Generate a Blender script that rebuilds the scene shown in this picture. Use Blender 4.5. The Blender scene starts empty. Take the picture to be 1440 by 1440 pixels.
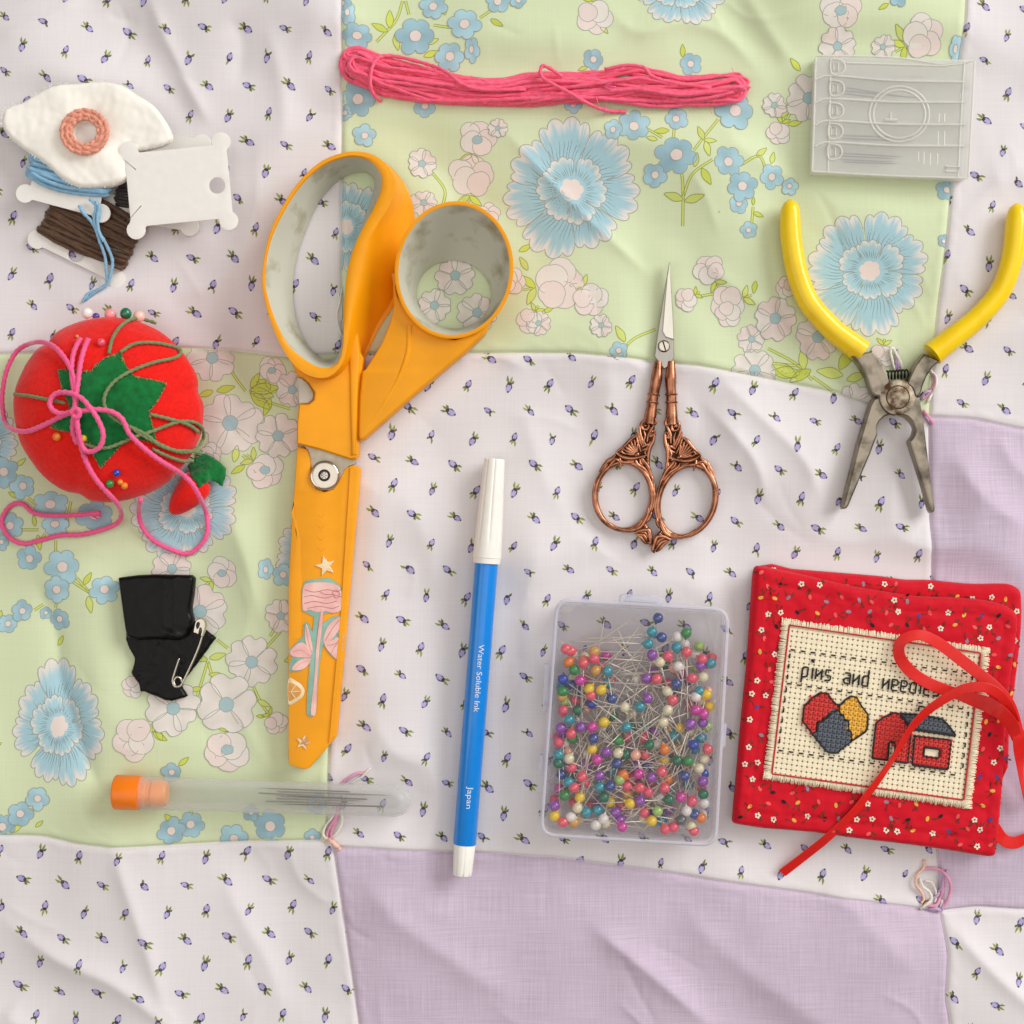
import bpy, math, random
import numpy as np
from mathutils import Vector, Matrix, geometry, noise as mnoise

R = random.Random(7)
scene = bpy.context.scene
C = scene.collection
S = 0.42 / 1440.0            # metres per unit (a unit is about 0.29 mm)
CAM = 0.62                   # camera height, metres
DP = CAM / S

# ------------------------------------------------------------------ camera, world, light, exposure
cd = bpy.data.cameras.new('camera')
cam = bpy.data.objects.new('camera', cd)
C.objects.link(cam)
cam.location = (0, 0, CAM)
cd.sensor_fit = 'HORIZONTAL'
cd.angle = 2 * math.atan(0.21 / CAM)
cd.clip_start = 0.01
cd.clip_end = 50
scene.camera = cam

world = bpy.data.worlds.new('World')
scene.world = world
world.use_nodes = True
wn = world.node_tree.nodes
wl = world.node_tree.links
bg = wn['Background']
wtc = wn.new('ShaderNodeTexCoord')
wsep = wn.new('ShaderNodeSeparateXYZ')
wramp = wn.new('ShaderNodeValToRGB')
wmr = wn.new('ShaderNodeMapRange')
wmr.inputs['From Min'].default_value = -1
wl.new(wtc.outputs['Generated'], wsep.inputs[0])
wl.new(wsep.outputs['Z'], wmr.inputs['Value'])
wl.new(wmr.outputs[0], wramp.inputs[0])
wramp.color_ramp.elements[0].color = (0.55, 0.48, 0.42, 1)
wramp.color_ramp.elements[1].color = (1.0, 0.93, 0.87, 1)
wramp.color_ramp.elements[0].position = 0.45
wl.new(wramp.outputs[0], bg.inputs[0])
bg.inputs[1].default_value = 0.25


def area(name, loc, size, power, col, target=(0, 0, 0)):
    ld = bpy.data.lights.new(name, 'AREA')
    ld.shape = 'RECTANGLE'
    ld.size, ld.size_y = size
    ld.energy = power
    ld.color = col
    o = bpy.data.objects.new(name, ld)
    C.objects.link(o)
    o.location = loc
    o.rotation_euler = (Vector(target) - Vector(loc)).to_track_quat('-Z', 'Y').to_euler()
    return o


area('window_light', (2.4, 1.6, 1.55), (2.2, 1.6), 94.0, (0.98, 0.99, 1.0))
area('left_fill_light', (-1.7, -0.5, 1.7), (1.6, 1.2), 9.0, (1.0, 0.99, 0.98))  # added soft fill lamp, out of view, brightens the lower left

area('overhead_fill_light', (0.1, 0.0, 1.6), (1.7, 1.7), 10.0, (1.0, 0.965, 0.93))  # added overhead lamp: a bright reflection for the metals, plus fill

scene.cycles.transparent_max_bounces = 48
scene.cycles.max_bounces = 14
scene.view_settings.view_transform = 'Standard'
scene.view_settings.look = 'None'
scene.view_settings.exposure = 0.07
scene.view_settings.gamma = 1.0


# ------------------------------------------------------------------ small maths
def lin(c):
    return tuple(((x / 255.0) / 12.92 if x / 255.0 <= 0.04045 else ((x / 255.0 + 0.055) / 1.055) ** 2.4) for x in c)


def U(px, py, h=0.0):
    """a point of the table top seen at picture position (px, py) when it is h above the cloth"""
    k = 1.0 - h / DP
    return ((px - 720.0) * k, (720.0 - py) * k, h)


def UP(pts, h=0.0):
    return [U(p[0], p[1], h)[:2] for p in pts]


def zm(pts, x0, y0, s):
    return [(x0 + p[0] / s, y0 + p[1] / s) + tuple(p[2:]) for p in pts]


def catmull(pts, per=6, closed=False):
    P = np.array(pts, float)
    n = len(P)
    out = []
    if closed:
        idx = range(n)
    else:
        idx = range(n - 1)
    for i in idx:
        if closed:
            p0, p1, p2, p3 = P[(i - 1) % n], P[i], P[(i + 1) % n], P[(i + 2) % n]
        else:
            p0 = P[i - 1] if i > 0 else 2 * P[0] - P[1]
            p1, p2 = P[i], P[i + 1]
            p3 = P[i + 2] if i + 2 < n else 2 * P[-1] - P[-2]
        for j in range(per):
            t = j / per
            out.append(0.5 * ((2 * p1) + (p2 - p0) * t + (2 * p0 - 5 * p1 + 4 * p2 - p3) * t * t
                              + (3 * p1 - p0 - 3 * p2 + p3) * t ** 3))
    if not closed:
        out.append(P[-1])
    return np.array(out)


def resample(path, n, closed=False):
    P = np.array(path, float)
    if closed:
        P = np.vstack([P, P[:1]])
    d = np.r_[0, np.cumsum(np.linalg.norm(np.diff(P, axis=0), axis=1))]
    t = np.linspace(0, d[-1], n, endpoint=not closed)
    return np.stack([np.interp(t, d, P[:, k]) for k in range(P.shape[1])], 1)


def res_len(path, step, closed=False):
    P = np.array(path, float)
    Q = np.vstack([P, P[:1]]) if closed else P
    L = np.linalg.norm(np.diff(Q, axis=0), axis=1).sum()
    return resample(P, max(3, int(L / step)), closed)


def sarea(P):
    P = np.asarray(P, float)
    x, y = P[:, 0], P[:, 1]
    return 0.5 * np.sum(x * np.roll(y, -1) - np.roll(x, -1) * y)


def ccw(P):
    P = np.array(P, float)[:, :2]
    return P if sarea(P) > 0 else P[::-1]


def offset(P, d):
    """move a counter-clockwise outline inwards by d"""
    P = np.asarray(P, float)
    e = np.roll(P, -1, 0) - P
    e /= (np.linalg.norm(e, axis=1, keepdims=True) + 1e-9)
    nrm = np.stack([-e[:, 1], e[:, 0]], 1)
    m = nrm + np.roll(nrm, 1, 0)
    l = np.linalg.norm(m, axis=1, keepdims=True) + 1e-9
    m = m / l
    c = np.clip(np.sum(m * nrm, 1, keepdims=True), 0.5, 1)
    return P + m * d / c


def dist_poly(X, Y, P, closed=True):
    P = np.asarray(P, float)[:, :2]
    Q = np.vstack([P, P[:1]]) if closed else P
    best = np.full(np.shape(X), 1e9)
    for a, b in zip(Q[:-1], Q[1:]):
        ab = b - a
        L2 = ab @ ab + 1e-12
        t = np.clip(((X - a[0]) * ab[0] + (Y - a[1]) * ab[1]) / L2, 0, 1)
        best = np.minimum(best, np.hypot(X - a[0] - t * ab[0], Y - a[1] - t * ab[1]))
    return best


def inside(X, Y, P):
    P = np.asarray(P, float)
    X = np.asarray(X, float)
    Y = np.asarray(Y, float)
    r = np.zeros(X.shape, bool)
    n = len(P)
    for i in range(n):
        x1, y1 = P[i][:2]
        x2, y2 = P[(i + 1) % n][:2]
        if y1 == y2:
            continue
        c = ((y1 > Y) != (y2 > Y)) & (X < (x2 - x1) * (Y - y1) / (y2 - y1) + x1)
        r ^= c
    return r


# ------------------------------------------------------------------ mesh building
class MB:
    def __init__(self):
        self.v, self.f, self.m, self.c = [], [], [], []

    def add(self, vs, fs, mi=0):
        b = len(self.v)
        self.v.extend([tuple(map(float, p)) for p in vs])
        self.f.extend([[b + i for i in f] for f in fs])
        self.m.extend([mi] * len(fs))
        return b

    def loft(self, rings, closed=True, cap0=False, cap1=False, mi=0, loop=False):
        n = len(rings[0])
        vs = [p for r in rings for p in r]
        fs = []
        k = len(rings)
        for a in range(k if loop else k - 1):
            b = (a + 1) % k
            for i in range(n if closed else n - 1):
                j = (i + 1) % n
                fs.append([a * n + i, a * n + j, b * n + j, b * n + i])
        if cap0:
            fs += self._cap(rings[0], 0, True)
        if cap1:
            fs += self._cap(rings[-1], (k - 1) * n, False)
        self.add(vs, fs, mi)

    @staticmethod
    def _cap(ring, base, flip):
        try:
            t = geometry.tessellate_polygon([[Vector(p) for p in ring]])
        except Exception:
            t = []
        return [[base + i for i in (q[::-1] if flip else q)] for q in t]

    def prism(self, outline, layers, mi=0, cap0=True, cap1=True):
        """outline ccw in units, layers = [(inset, z), ...] bottom to top"""
        P = ccw(outline)
        rings = []
        for ins, z in layers:
            Q = offset(P, ins) if ins else P
            if callable(z):
                rings.append([(q[0], q[1], z(q[0], q[1])) for q in Q])
            else:
                rings.append([(q[0], q[1], z) for q in Q])
        self.loft(rings, True, cap0, cap1, mi)

    def tube(self, path, r, n=8, closed=False, mi=0, twist=0.0, lobes=0, amp=0.0, caps=True, flat=1.0):
        P = np.array(path, float)
        m = len(P)
        rr = np.full(m, r) if np.isscalar(r) else np.array(r, float)
        T = np.gradient(P, axis=0) if not closed else (np.roll(P, -1, 0) - np.roll(P, 1, 0))
        T /= (np.linalg.norm(T, axis=1, keepdims=True) + 1e-12)
        up = np.array([0, 0, 1.0]) if abs(T[0][2]) < 0.9 else np.array([1.0, 0, 0])
        rings = []
        s = 0.0
        nn = np.cross(up, T[0])
        nn /= np.linalg.norm(nn) + 1e-12
        for i in range(m):
            if i:
                s += np.linalg.norm(P[i] - P[i - 1])
            nn = nn - T[i] * (nn @ T[i])
            nn /= np.linalg.norm(nn) + 1e-12
            bb = np.cross(T[i], nn)
            ring = []
            for k in range(n):
                a = 2 * math.pi * k / n
                q = rr[i]
                if lobes:
                    q *= 1 + amp * math.cos(lobes * a - twist * s)
                ring.append(P[i] + nn * math.cos(a) * q + bb * math.sin(a) * q * flat)
            rings.append(ring)
        self.loft(rings, True, (not closed) and caps, (not closed) and caps, mi, loop=closed)

    def ball(self, c, rad, nu=12, nv=8, mat=None, mi=0):
        if np.isscalar(rad):
            rad = (rad, rad, rad)
        vs, fs = [], []
        for j in range(nv + 1):
            ph = math.pi * j / nv
            for i in range(nu):
                th = 2 * math.pi * i / nu
                p = Vector((rad[0] * math.sin(ph) * math.cos(th), rad[1] * math.sin(ph) * math.sin(th), rad[2] * math.cos(ph)))
                if mat is not None:
                    p = mat @ p
                vs.append((p[0] + c[0], p[1] + c[1], p[2] + c[2]))
        for j in range(nv):
            for i in range(nu):
                k = (i + 1) % nu
                if j == 0:
                    fs.append([i, (j + 1) * nu + i, (j + 1) * nu + k])
                elif j == nv - 1:
                    fs.append([j * nu + i, (j + 1) * nu + i, j * nu + k])
                else:
                    fs.append([j * nu + i, (j + 1) * nu + i, (j + 1) * nu + k, j * nu + k])
        self.add(vs, fs, mi)

    def lathe(self, prof, o, ax, n=24, mi=0, mod=None, cap0=True, cap1=True):
        """prof = [(t, r)] along axis ax from origin o; mod(t, a) scales the radius"""
        ax = np.array(ax, float)
        ax /= np.linalg.norm(ax)
        up = np.array([0, 0, 1.0]) if abs(ax[2]) < 0.9 else np.array([0, 1.0, 0])
        u = np.cross(up, ax)
        u /= np.linalg.norm(u)
        w = np.cross(ax, u)
        rings = []
        for t, r in prof:
            rings.append([np.array(o) + ax * t + (u * math.cos(2 * math.pi * k / n) + w * math.sin(2 * math.pi * k / n))
                          * r * (mod(t, 2 * math.pi * k / n) if mod else 1) for k in range(n)])
        self.loft(rings, True, cap0, cap1, mi)

    def fill(self, outline, step, zf, base=None, hole=None, mi=0, xyf=None, seed=1):
        """outline filled with a triangulated sheet; zf(x, y, d) heights, skirt down to base"""
        P = res_len(ccw(outline), step, True)
        n = len(P)
        loops = [P]
        if hole is not None:
            Hh = res_len(ccw(hole), step * 0.8, True)
            loops.append(Hh)
        allp = [Vector(p) for L in loops for p in L]
        edges = []
        b = 0
        for L in loops:
            edges += [(b + i, b + (i + 1) % len(L)) for i in range(len(L))]
            b += len(L)
        x0, y0 = P.min(0)
        x1, y1 = P.max(0)
        rr = random.Random(seed)
        gx, gy = np.meshgrid(np.arange(x0, x1, step), np.arange(y0, y1, step * 0.87))
        gx = gx + (np.arange(gx.shape[0]) % 2)[:, None] * step * 0.5
        g = np.stack([gx.ravel(), gy.ravel()], 1)
        ok = inside(g[:, 0], g[:, 1], P)
        dd = dist_poly(g[:, 0], g[:, 1], P)
        ok &= dd > step * 0.55
        if hole is not None:
            ok &= ~inside(g[:, 0], g[:, 1], Hh)
            ok &= dist_poly(g[:, 0], g[:, 1], Hh) > step * 0.5
        allp += [Vector(p) for p in g[ok]]
        res = geometry.delaunay_2d_cdt(allp, edges, [], 1, 1e-4)
        V = np.array([tuple(p) for p in res[0]])
        F = [list(f) for f in res[2]]
        if hole is not None:
            cen = np.array([V[f].mean(0) for f in F])
            hi = inside(cen[:, 0], cen[:, 1], Hh)
            F = [f for f, h in zip(F, hi) if not h]
        d = dist_poly(V[:, 0], V[:, 1], P)
        if hole is not None:
            d = np.minimum(d, dist_poly(V[:, 0], V[:, 1], Hh))
        if xyf is not None:
            vs = [xyf(V[i, 0], V[i, 1], d[i]) for i in range(len(V))]
        else:
            vs = [(V[i, 0], V[i, 1], zf(V[i, 0], V[i, 1], d[i])) for i in range(len(V))]
        # orient up
        F2 = []
        for f in F:
            a, b_, c_ = V[f[0]], V[f[1]], V[f[2]]
            if (b_[0] - a[0]) * (c_[1] - a[1]) - (b_[1] - a[1]) * (c_[0] - a[0]) < 0:
                f = f[::-1]
            F2.append(f)
        base_i = self.add(vs, F2, mi)
        if base is not None:
            cnt = {}
            for f in F2:
                for i in range(3):
                    e = (f[i], f[(i + 1) % 3])
                    cnt[e] = 1
            bd = [e for e in cnt if (e[1], e[0]) not in cnt]
            used = sorted({i for e in bd for i in e})
            mp = {}
            lows = []
            for i in used:
                mp[i] = len(lows)
                p = vs[i]
                lows.append((p[0], p[1], base(p[0], p[1]) if callable(base) else base))
            lb = self.add(lows, [], mi)
            for a, b_ in bd:
                self.f.append([base_i + b_, base_i + a, lb + mp[a], lb + mp[b_]])
                self.m.append(mi)
        return vs


LOC = {}


def make(name, mb, mats, parent=None, label=None, cat=None, group=None, kind=None, smooth=35, data_only=False):
    me = bpy.data.meshes.new(name)
    off = np.array(LOC.get(parent.name, (0, 0, 0))) if parent is not None else np.zeros(3)
    V = np.array(mb.v, float) * S - off
    me.from_pydata([tuple(p) for p in V], [], mb.f)
    for m in (mats if isinstance(mats, (list, tuple)) else [mats]):
        me.materials.append(m)
    if mb.m and max(mb.m) > 0:
        me.polygons.foreach_set('material_index', mb.m)
    if mb.c:
        ca = me.color_attributes.new('Col', 'FLOAT_COLOR', 'POINT')
        arr = np.ones((len(mb.v), 4), np.float32)
        arr[:, :3] = np.array(mb.c, np.float32)
        ca.data.foreach_set('color', arr.ravel())
    if smooth:
        me.polygons.foreach_set('use_smooth', [True] * len(me.polygons))
        if smooth < 180:
            me.set_sharp_from_angle(angle=math.radians(smooth))
    me.update()
    if data_only:
        return me
    o = bpy.data.objects.new(name, me)
    C.objects.link(o)
    if parent is not None:
        o.parent = parent
        LOC[o.name] = tuple(off)
    if label:
        o['label'] = label
    if cat:
        o['category'] = cat
    if group:
        o['group'] = group
    if kind:
        o['kind'] = kind
    return o


def thing(name, label, cat, at, group=None):
    o = bpy.data.objects.new(name, None)
    o.empty_display_size = 0.01
    C.objects.link(o)
    loc = (at[0] * S, at[1] * S, at[2] * S)
    o.location = loc
    LOC[o.name] = loc
    o['label'] = label
    o['category'] = cat
    if group:
        o['group'] = group
    return o


# ------------------------------------------------------------------ materials
def nd(m, t):
    return m.node_tree.nodes.new(t)


def mat(name, rgb, rough=0.5, metal=0.0, var=0.06, vscale=300.0, bump=0.0, bscale=1500.0, rgb2=None, coat=0.0,
        spec=0.5, sheen=0.0, sss=0.0, detail=4.0, stretch=None, pos=(0.4, 0.7), rvar=0.0, attr=False, trans=None, ani=None):
    """procedural material; rgb in sRGB 0..255; trans = share of see-through for thin plastic"""
    m = bpy.data.materials.new(name)
    m.use_nodes = True
    L = m.node_tree.links
    b = m.node_tree.nodes['Principled BSDF']
    out = m.node_tree.nodes['Material Output']
    tc = nd(m, 'ShaderNodeTexCoord')
    src = tc.outputs['Object']
    if stretch:
        mp = nd(m, 'ShaderNodeMapping')
        mp.inputs['Scale'].default_value = stretch
        if ani:
            mp.inputs['Rotation'].default_value = (0, 0, ani)
        L.new(src, mp.inputs[0])
        src = mp.outputs[0]
    n = nd(m, 'ShaderNodeTexNoise')
    n.inputs['Scale'].default_value = vscale
    n.inputs['Detail'].default_value = detail
    L.new(src, n.inputs['Vector'])
    c1 = lin(rgb)
    if attr:
        at = nd(m, 'ShaderNodeAttribute')
        at.attribute_name = 'Col'
        hs = nd(m, 'ShaderNodeHueSaturation')
        mr = nd(m, 'ShaderNodeMapRange')
        mr.inputs['To Min'].default_value = 1 - var
        mr.inputs['To Max'].default_value = 1 + var
        L.new(n.outputs[0], mr.inputs['Value'])
        L.new(mr.outputs[0], hs.inputs['Value'])
        L.new(at.outputs['Color'], hs.inputs['Color'])
        L.new(hs.outputs[0], b.inputs['Base Color'])
    else:
        rp = nd(m, 'ShaderNodeValToRGB')
        if rgb2 is None:
            lo = tuple(max(0, x * (1 - var)) for x in c1)
            hi = tuple(min(1, x * (1 + var)) for x in c1)
        else:
            lo, hi = c1, lin(rgb2)
        rp.color_ramp.elements[0].color = lo + (1,)
        rp.color_ramp.elements[1].color = hi + (1,)
        rp.color_ramp.elements[0].position = pos[0] if rgb2 else 0.3
        rp.color_ramp.elements[1].position = pos[1]
        L.new(n.outputs[0], rp.inputs[0])
        L.new(rp.outputs[0], b.inputs['Base Color'])
    b.inputs['Roughness'].default_value = rough
    if rvar:
        mr2 = nd(m, 'ShaderNodeMapRange')
        mr2.inputs['To Min'].default_value = max(0.02, rough - rvar)
        mr2.inputs['To Max'].default_value = min(1, rough + rvar)
        L.new(n.outputs[0], mr2.inputs['Value'])
        L.new(mr2.outputs[0], b.inputs['Roughness'])
    b.inputs['Metallic'].default_value = metal
    b.inputs['Specular IOR Level'].default_value = spec
    if coat:
        b.inputs['Coat Weight'].default_value = coat
        b.inputs['Coat Roughness'].default_value = 0.08
    if sheen:
        b.inputs['Sheen Weight'].default_value = sheen
        b.inputs['Sheen Roughness'].default_value = 0.5
    if sss:
        b.inputs['Subsurface Weight'].default_value = sss
        b.inputs['Subsurface Scale'].default_value = 0.001
    if bump:
        n2 = nd(m, 'ShaderNodeTexNoise')
        n2.inputs['Scale'].default_value = bscale
        n2.inputs['Detail'].default_value = 3
        L.new(src, n2.inputs['Vector'])
        bp = nd(m, 'ShaderNodeBump')
        bp.inputs['Strength'].default_value = bump
        bp.inputs['Distance'].default_value = 0.0003
        L.new(n2.outputs[0], bp.inputs['Height'])
        L.new(bp.outputs[0], b.inputs['Normal'])
    if trans is not None:
        tr = nd(m, 'ShaderNodeBsdfTransparent')
        tr.inputs[0].default_value = (0.97, 0.97, 0.97, 1)
        tl = nd(m, 'ShaderNodeBsdfTranslucent')
        tl.inputs[0].default_value = c1 + (1,)
        milk = nd(m, 'ShaderNodeMixShader')
        milk.inputs[0].default_value = 0.2
        L.new(b.outputs[0], milk.inputs[1])
        L.new(tl.outputs[0], milk.inputs[2])
        mx = nd(m, 'ShaderNodeMixShader')
        fr = nd(m, 'ShaderNodeLayerWeight')
        fr.inputs['Blend'].default_value = 0.28
        mr3 = nd(m, 'ShaderNodeMapRange')
        mr3.inputs['To Min'].default_value = 1 - trans
        mr3.inputs['To Max'].default_value = min(1.0, 1 - trans + 0.55)
        L.new(fr.outputs['Facing'], mr3.inputs['Value'])
        L.new(mr3.outputs[0], mx.inputs[0])
        L.new(tr.outputs[0], mx.inputs[1])
        L.new(milk.outputs[0], mx.inputs[2])
        L.new(mx.outputs[0], out.inputs[0])
    return m


def cloth_mat(name, rgb, attr=False, slub=0.05, bump=0.25, coarse=1.0, rough=0.75, sheen=0.15):
    """plain woven cotton: crossing stretched noises give slubs, two fine waves give the weave"""
    m = bpy.data.materials.new(name)
    m.use_nodes = True
    L = m.node_tree.links
    b = m.node_tree.nodes['Principled BSDF']
    b.inputs['Roughness'].default_value = rough
    b.inputs['Specular IOR Level'].default_value = 0.25
    b.inputs['Sheen Weight'].default_value = sheen
    b.inputs['Sheen Roughness'].default_value = 0.4
    tc = nd(m, 'ShaderNodeTexCoord')
    ns = []
    for sc in ((45 / coarse, 1500 / coarse, 1), (1500 / coarse, 45 / coarse, 1)):
        mp = nd(m, 'ShaderNodeMapping')
        mp.inputs['Scale'].default_value = sc
        L.new(tc.outputs['Object'], mp.inputs[0])
        n = nd(m, 'ShaderNodeTexNoise')
        n.inputs['Scale'].default_value = 1.0
        n.inputs['Detail'].default_value = 2
        L.new(mp.outputs[0], n.inputs['Vector'])
        ns.append(n)
    ad = nd(m, 'ShaderNodeMath')
    ad.operation = 'ADD'
    L.new(ns[0].outputs[0], ad.inputs[0])
    L.new(ns[1].outputs[0], ad.inputs[1])
    mr = nd(m, 'ShaderNodeMapRange')
    mr.inputs['From Min'].default_value = 0.6
    mr.inputs['From Max'].default_value = 1.4
    mr.inputs['To Min'].default_value = 1 - slub
    mr.inputs['To Max'].default_value = 1 + slub
    L.new(ad.outputs[0], mr.inputs['Value'])
    hs = nd(m, 'ShaderNodeHueSaturation')
    L.new(mr.outputs[0], hs.inputs['Value'])
    if attr:
        at = nd(m, 'ShaderNodeAttribute')
        at.attribute_name = 'Col'
        L.new(at.outputs['Color'], hs.inputs['Color'])
    else:
        hs.inputs['Color'].default_value = lin(rgb) + (1,)
    L.new(hs.outputs[0], b.inputs['Base Color'])
    bp = nd(m, 'ShaderNodeBump')
    bp.inputs['Strength'].default_value = bump
    bp.inputs['Distance'].default_value = 0.0002
    L.new(ad.outputs[0], bp.inputs['Height'])
    L.new(bp.outputs[0], b.inputs['Normal'])
    return m
# ------------------------------------------------------------------ the quilt
def smooth_line(pts, ax=0):
    P = np.array(pts, float)
    k = np.argsort(P[:, ax])
    t = np.arange(P[k[0], ax], P[k[-1], ax] + 1, 2.0)
    v = np.interp(t, P[k, ax], P[k, 1 - ax])
    g = np.exp(-np.linspace(-2, 2, 17) ** 2)
    v = np.convolve(np.pad(v, 8, 'edge'), g / g.sum(), 'valid')
    return np.stack([t, v] if ax == 0 else [v, t], 1)


V_PTS = [[(-640, -600), (-640, 2040)],
         [(484, -600), (482, 0), (480, 300), (482, 497), (470, 800), (461, 1080), (461, 1180), (470, 1192), (480, 1260), (490, 1330), (505, 1440), (530, 2040)],
         [(1380, -600), (1358, 0), (1346, 100), (1338, 260), (1322, 400), (1312, 520), (1307, 590), (1308, 740), (1311, 800), (1316, 1000), (1320, 1195), (1324, 1283), (1332, 1340), (1328, 1400), (1335, 1440), (1345, 2040)],
         [(2060, -600), (2060, 2040)]]
H_PTS = [[(-640, -600), (2060, -600)],
         [(-640, 500), (0, 498), (260, 489), (320, 491), (410, 502), (482, 497), (657, 496), (810, 497), (860, 502), (920, 508), (980, 514), (1074, 531), (1181, 553), (1225, 567), (1307, 586), (1370, 589), (1440, 603), (2060, 640)],
         [(-640, 1180), (0, 1175), (60, 1176), (110, 1186), (160, 1190), (300, 1186), (455, 1180), (475, 1190), (640, 1198), (780, 1206), (1000, 1236), (1323, 1283), (1380, 1277), (1440, 1281), (2060, 1290)],
         [(-640, 2040), (2060, 2040)]]
V_L = [smooth_line(p, 1) for p in V_PTS]
H_L = [smooth_line(p) for p in H_PTS]


def VX(i, y):
    return np.interp(y, V_L[i][:, 1], V_L[i][:, 0])


def HY(j, x):
    return np.interp(x, H_L[j][:, 0], H_L[j][:, 1])


RIDGES = [
    ([(680, 150), (760, 240), (820, 302), (880, 357), (950, 420)], 9, 6),
    ([(830, -20), (890, 45), (960, 32), (1020, 50), (1070, 110), (1115, 175)], 13, 8),
    ([(1030, -40), (1090, 60), (1150, 125)], 17, 9),
    ([(200, -30), (235, 60), (270, 130), (305, 190)], 14, 10),
    ([(370, 20), (395, 110), (400, 200), (385, 260)], 20, 8),
    ([(-30, 62), (60, 30), (130, -15)], 13, 6),
    ([(30, 780), (75, 880), (85, 960), (120, 1060), (147, 1130), (152, 1185)], 15, -10),
    ([(150, 1150), (185, 1260), (215, 1350), (245, 1450)], 15, 9),
    ([(-30, 1270), (80, 1345), (160, 1378), (230, 1430), (290, 1490)], 16, 11),
    ([(500, 1220), (560, 1290), (640, 1350), (740, 1420)], 26, 11),
    ([(820, 1290), (880, 1338), (940, 1388), (1020, 1460)], 15, 13),
    ([(940, 1250), (1010, 1330), (1100, 1400), (1200, 1470)], 30, 11),
    ([(1330, 1290), (1370, 1340), (1430, 1398), (1500, 1450)], 15, 11),
    ([(640, 520), (690, 502), (750, 522)], 10, 5),
    ([(950, 530), (1010, 590), (1060, 650), (1080, 720)], 11, 7),
    ([(1000, 520), (1060, 580), (1130, 650), (1160, 730)], 12, 6),
    ([(1330, 630), (1380, 700), (1450, 750)], 20, 11),
    ([(1400, 600), (1430, 660), (1500, 700)], 16, 8),
    ([(240, 425), (320, 385), (375, 300)], 17, 6),
    ([(850, 620), (862, 520)], 13, 5),
    ([(320, 700), (350, 800), (372, 890)], 16, 7),
    ([(330, 990), (372, 1062), (430, 1105)], 14, 5),
    ([(1370, 130), (1400, 250), (1440, 330)], 20, 8),
    ([(980, 360), (1040, 410), (1090, 440)], 14, 5),
    ([(560, 690), (600, 760), (610, 850)], 22, 5),
    ([(730, 560), (760, 660), (800, 740)], 20, 5),
    ([(520, 1000), (560, 1060), (620, 1080)], 16, 4),
    ([(0, 1420), (60, 1460)], 16, 7),
    ([(300, 1200), (340, 1290), (380, 1360), (400, 1440)], 18, 6),
    ([(1150, 1240), (1220, 1300), (1300, 1380)], 26, 8),
    ([(320, 20), (340, 60), (330, 130)], 16, -5),
    ([(1000, 160), (1040, 210), (1110, 260), (1130, 330)], 18, 6),
]
# where things weigh the cloth down: (x0, y0, x1, y1, radius)
PRESS = [(450, 270, 440, 480, 75), (640, 390, 600, 500, 75), (520, 590, 460, 620, 60), (560, 300, 545, 430, 45), (450, 640, 440, 1060, 45),
         (693, 650, 652, 1228, 24), (937, 372, 930, 560, 16), (930, 590, 920, 760, 60), (880, 700, 965, 705, 45),
         (1112, 290, 1140, 430, 20), (1140, 430, 1215, 495, 22), (1428, 295, 1400, 430, 20), (1400, 430, 1310, 497, 22), (1262, 555, 1262, 560, 45), (1235, 580, 1190, 715, 18), (1285, 580, 1312, 718, 18),
         (150, 580, 160, 580, 130), (285, 680, 255, 710, 30), (60, 200, 180, 220, 60), (120, 330, 290, 260, 60),
         (490, 100, 700, 128, 30), (700, 125, 1050, 130, 32), (1190, 160, 1320, 170, 90),
         (215, 830, 230, 950, 50), (180, 1115, 570, 1127, 26), (870, 900, 900, 920, 110), (880, 1000, 890, 1120, 125),
         (1140, 880, 1350, 900, 90), (1110, 1000, 1330, 1100, 110), (1100, 1130, 1350, 1160, 60)]


def press(x, y):
    m = np.zeros(np.broadcast(x, y).shape)
    for x0, y0, x1, y1, r in PRESS:
        k = (x > min(x0, x1) - r - 60) & (x < max(x0, x1) + r + 60) & (y > min(y0, y1) - r - 60) & (y < max(y0, y1) + r + 60)
        if not np.any(k):
            continue
        dx, dy = x1 - x0, y1 - y0
        t = np.clip(((x[k] - x0) * dx + (y[k] - y0) * dy) / (dx * dx + dy * dy + 1e-6), 0, 1)
        d = np.hypot(x[k] - x0 - t * dx, y[k] - y0 - t * dy)
        q = np.clip(1 - (d - r + 10) / 60.0, 0, 1)
        m[k] = np.maximum(m[k], q * q * (3 - 2 * q))
    return m


_cr = random.Random(17)
for _k in range(110):                      # short sharp creases in the cotton
    _x, _y = _cr.uniform(-20, 1460), _cr.uniform(-20, 1460)
    _a = math.radians(_cr.gauss(52, 28))
    _l = _cr.uniform(40, 150)
    _b = _cr.uniform(-0.5, 0.5)
    RIDGES.append(([(_x, _y), (_x + _l * 0.5 * math.cos(_a), _y + _l * 0.5 * math.sin(_a)), (_x + _l * math.cos(_a + _b), _y + _l * math.sin(_a + _b))], _cr.uniform(3.5, 8), _cr.choice((-1, 1)) * _cr.uniform(0.7, 2.2)))
RIDGES = [(catmull(p, 4), w, a) for p, w, a in RIDGES]
_nr = random.Random(3)
SINES = []
for k in range(16):
    lam = _nr.uniform(130, 420)
    ang = math.radians(_nr.uniform(0, 75))          # fold lines run down to the right
    SINES.append((math.cos(ang) * 2 * math.pi / lam, -math.sin(ang) * 2 * math.pi / lam * 1.0, _nr.uniform(0, 6.28), lam * _nr.uniform(0.0035, 0.0085)))


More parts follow.
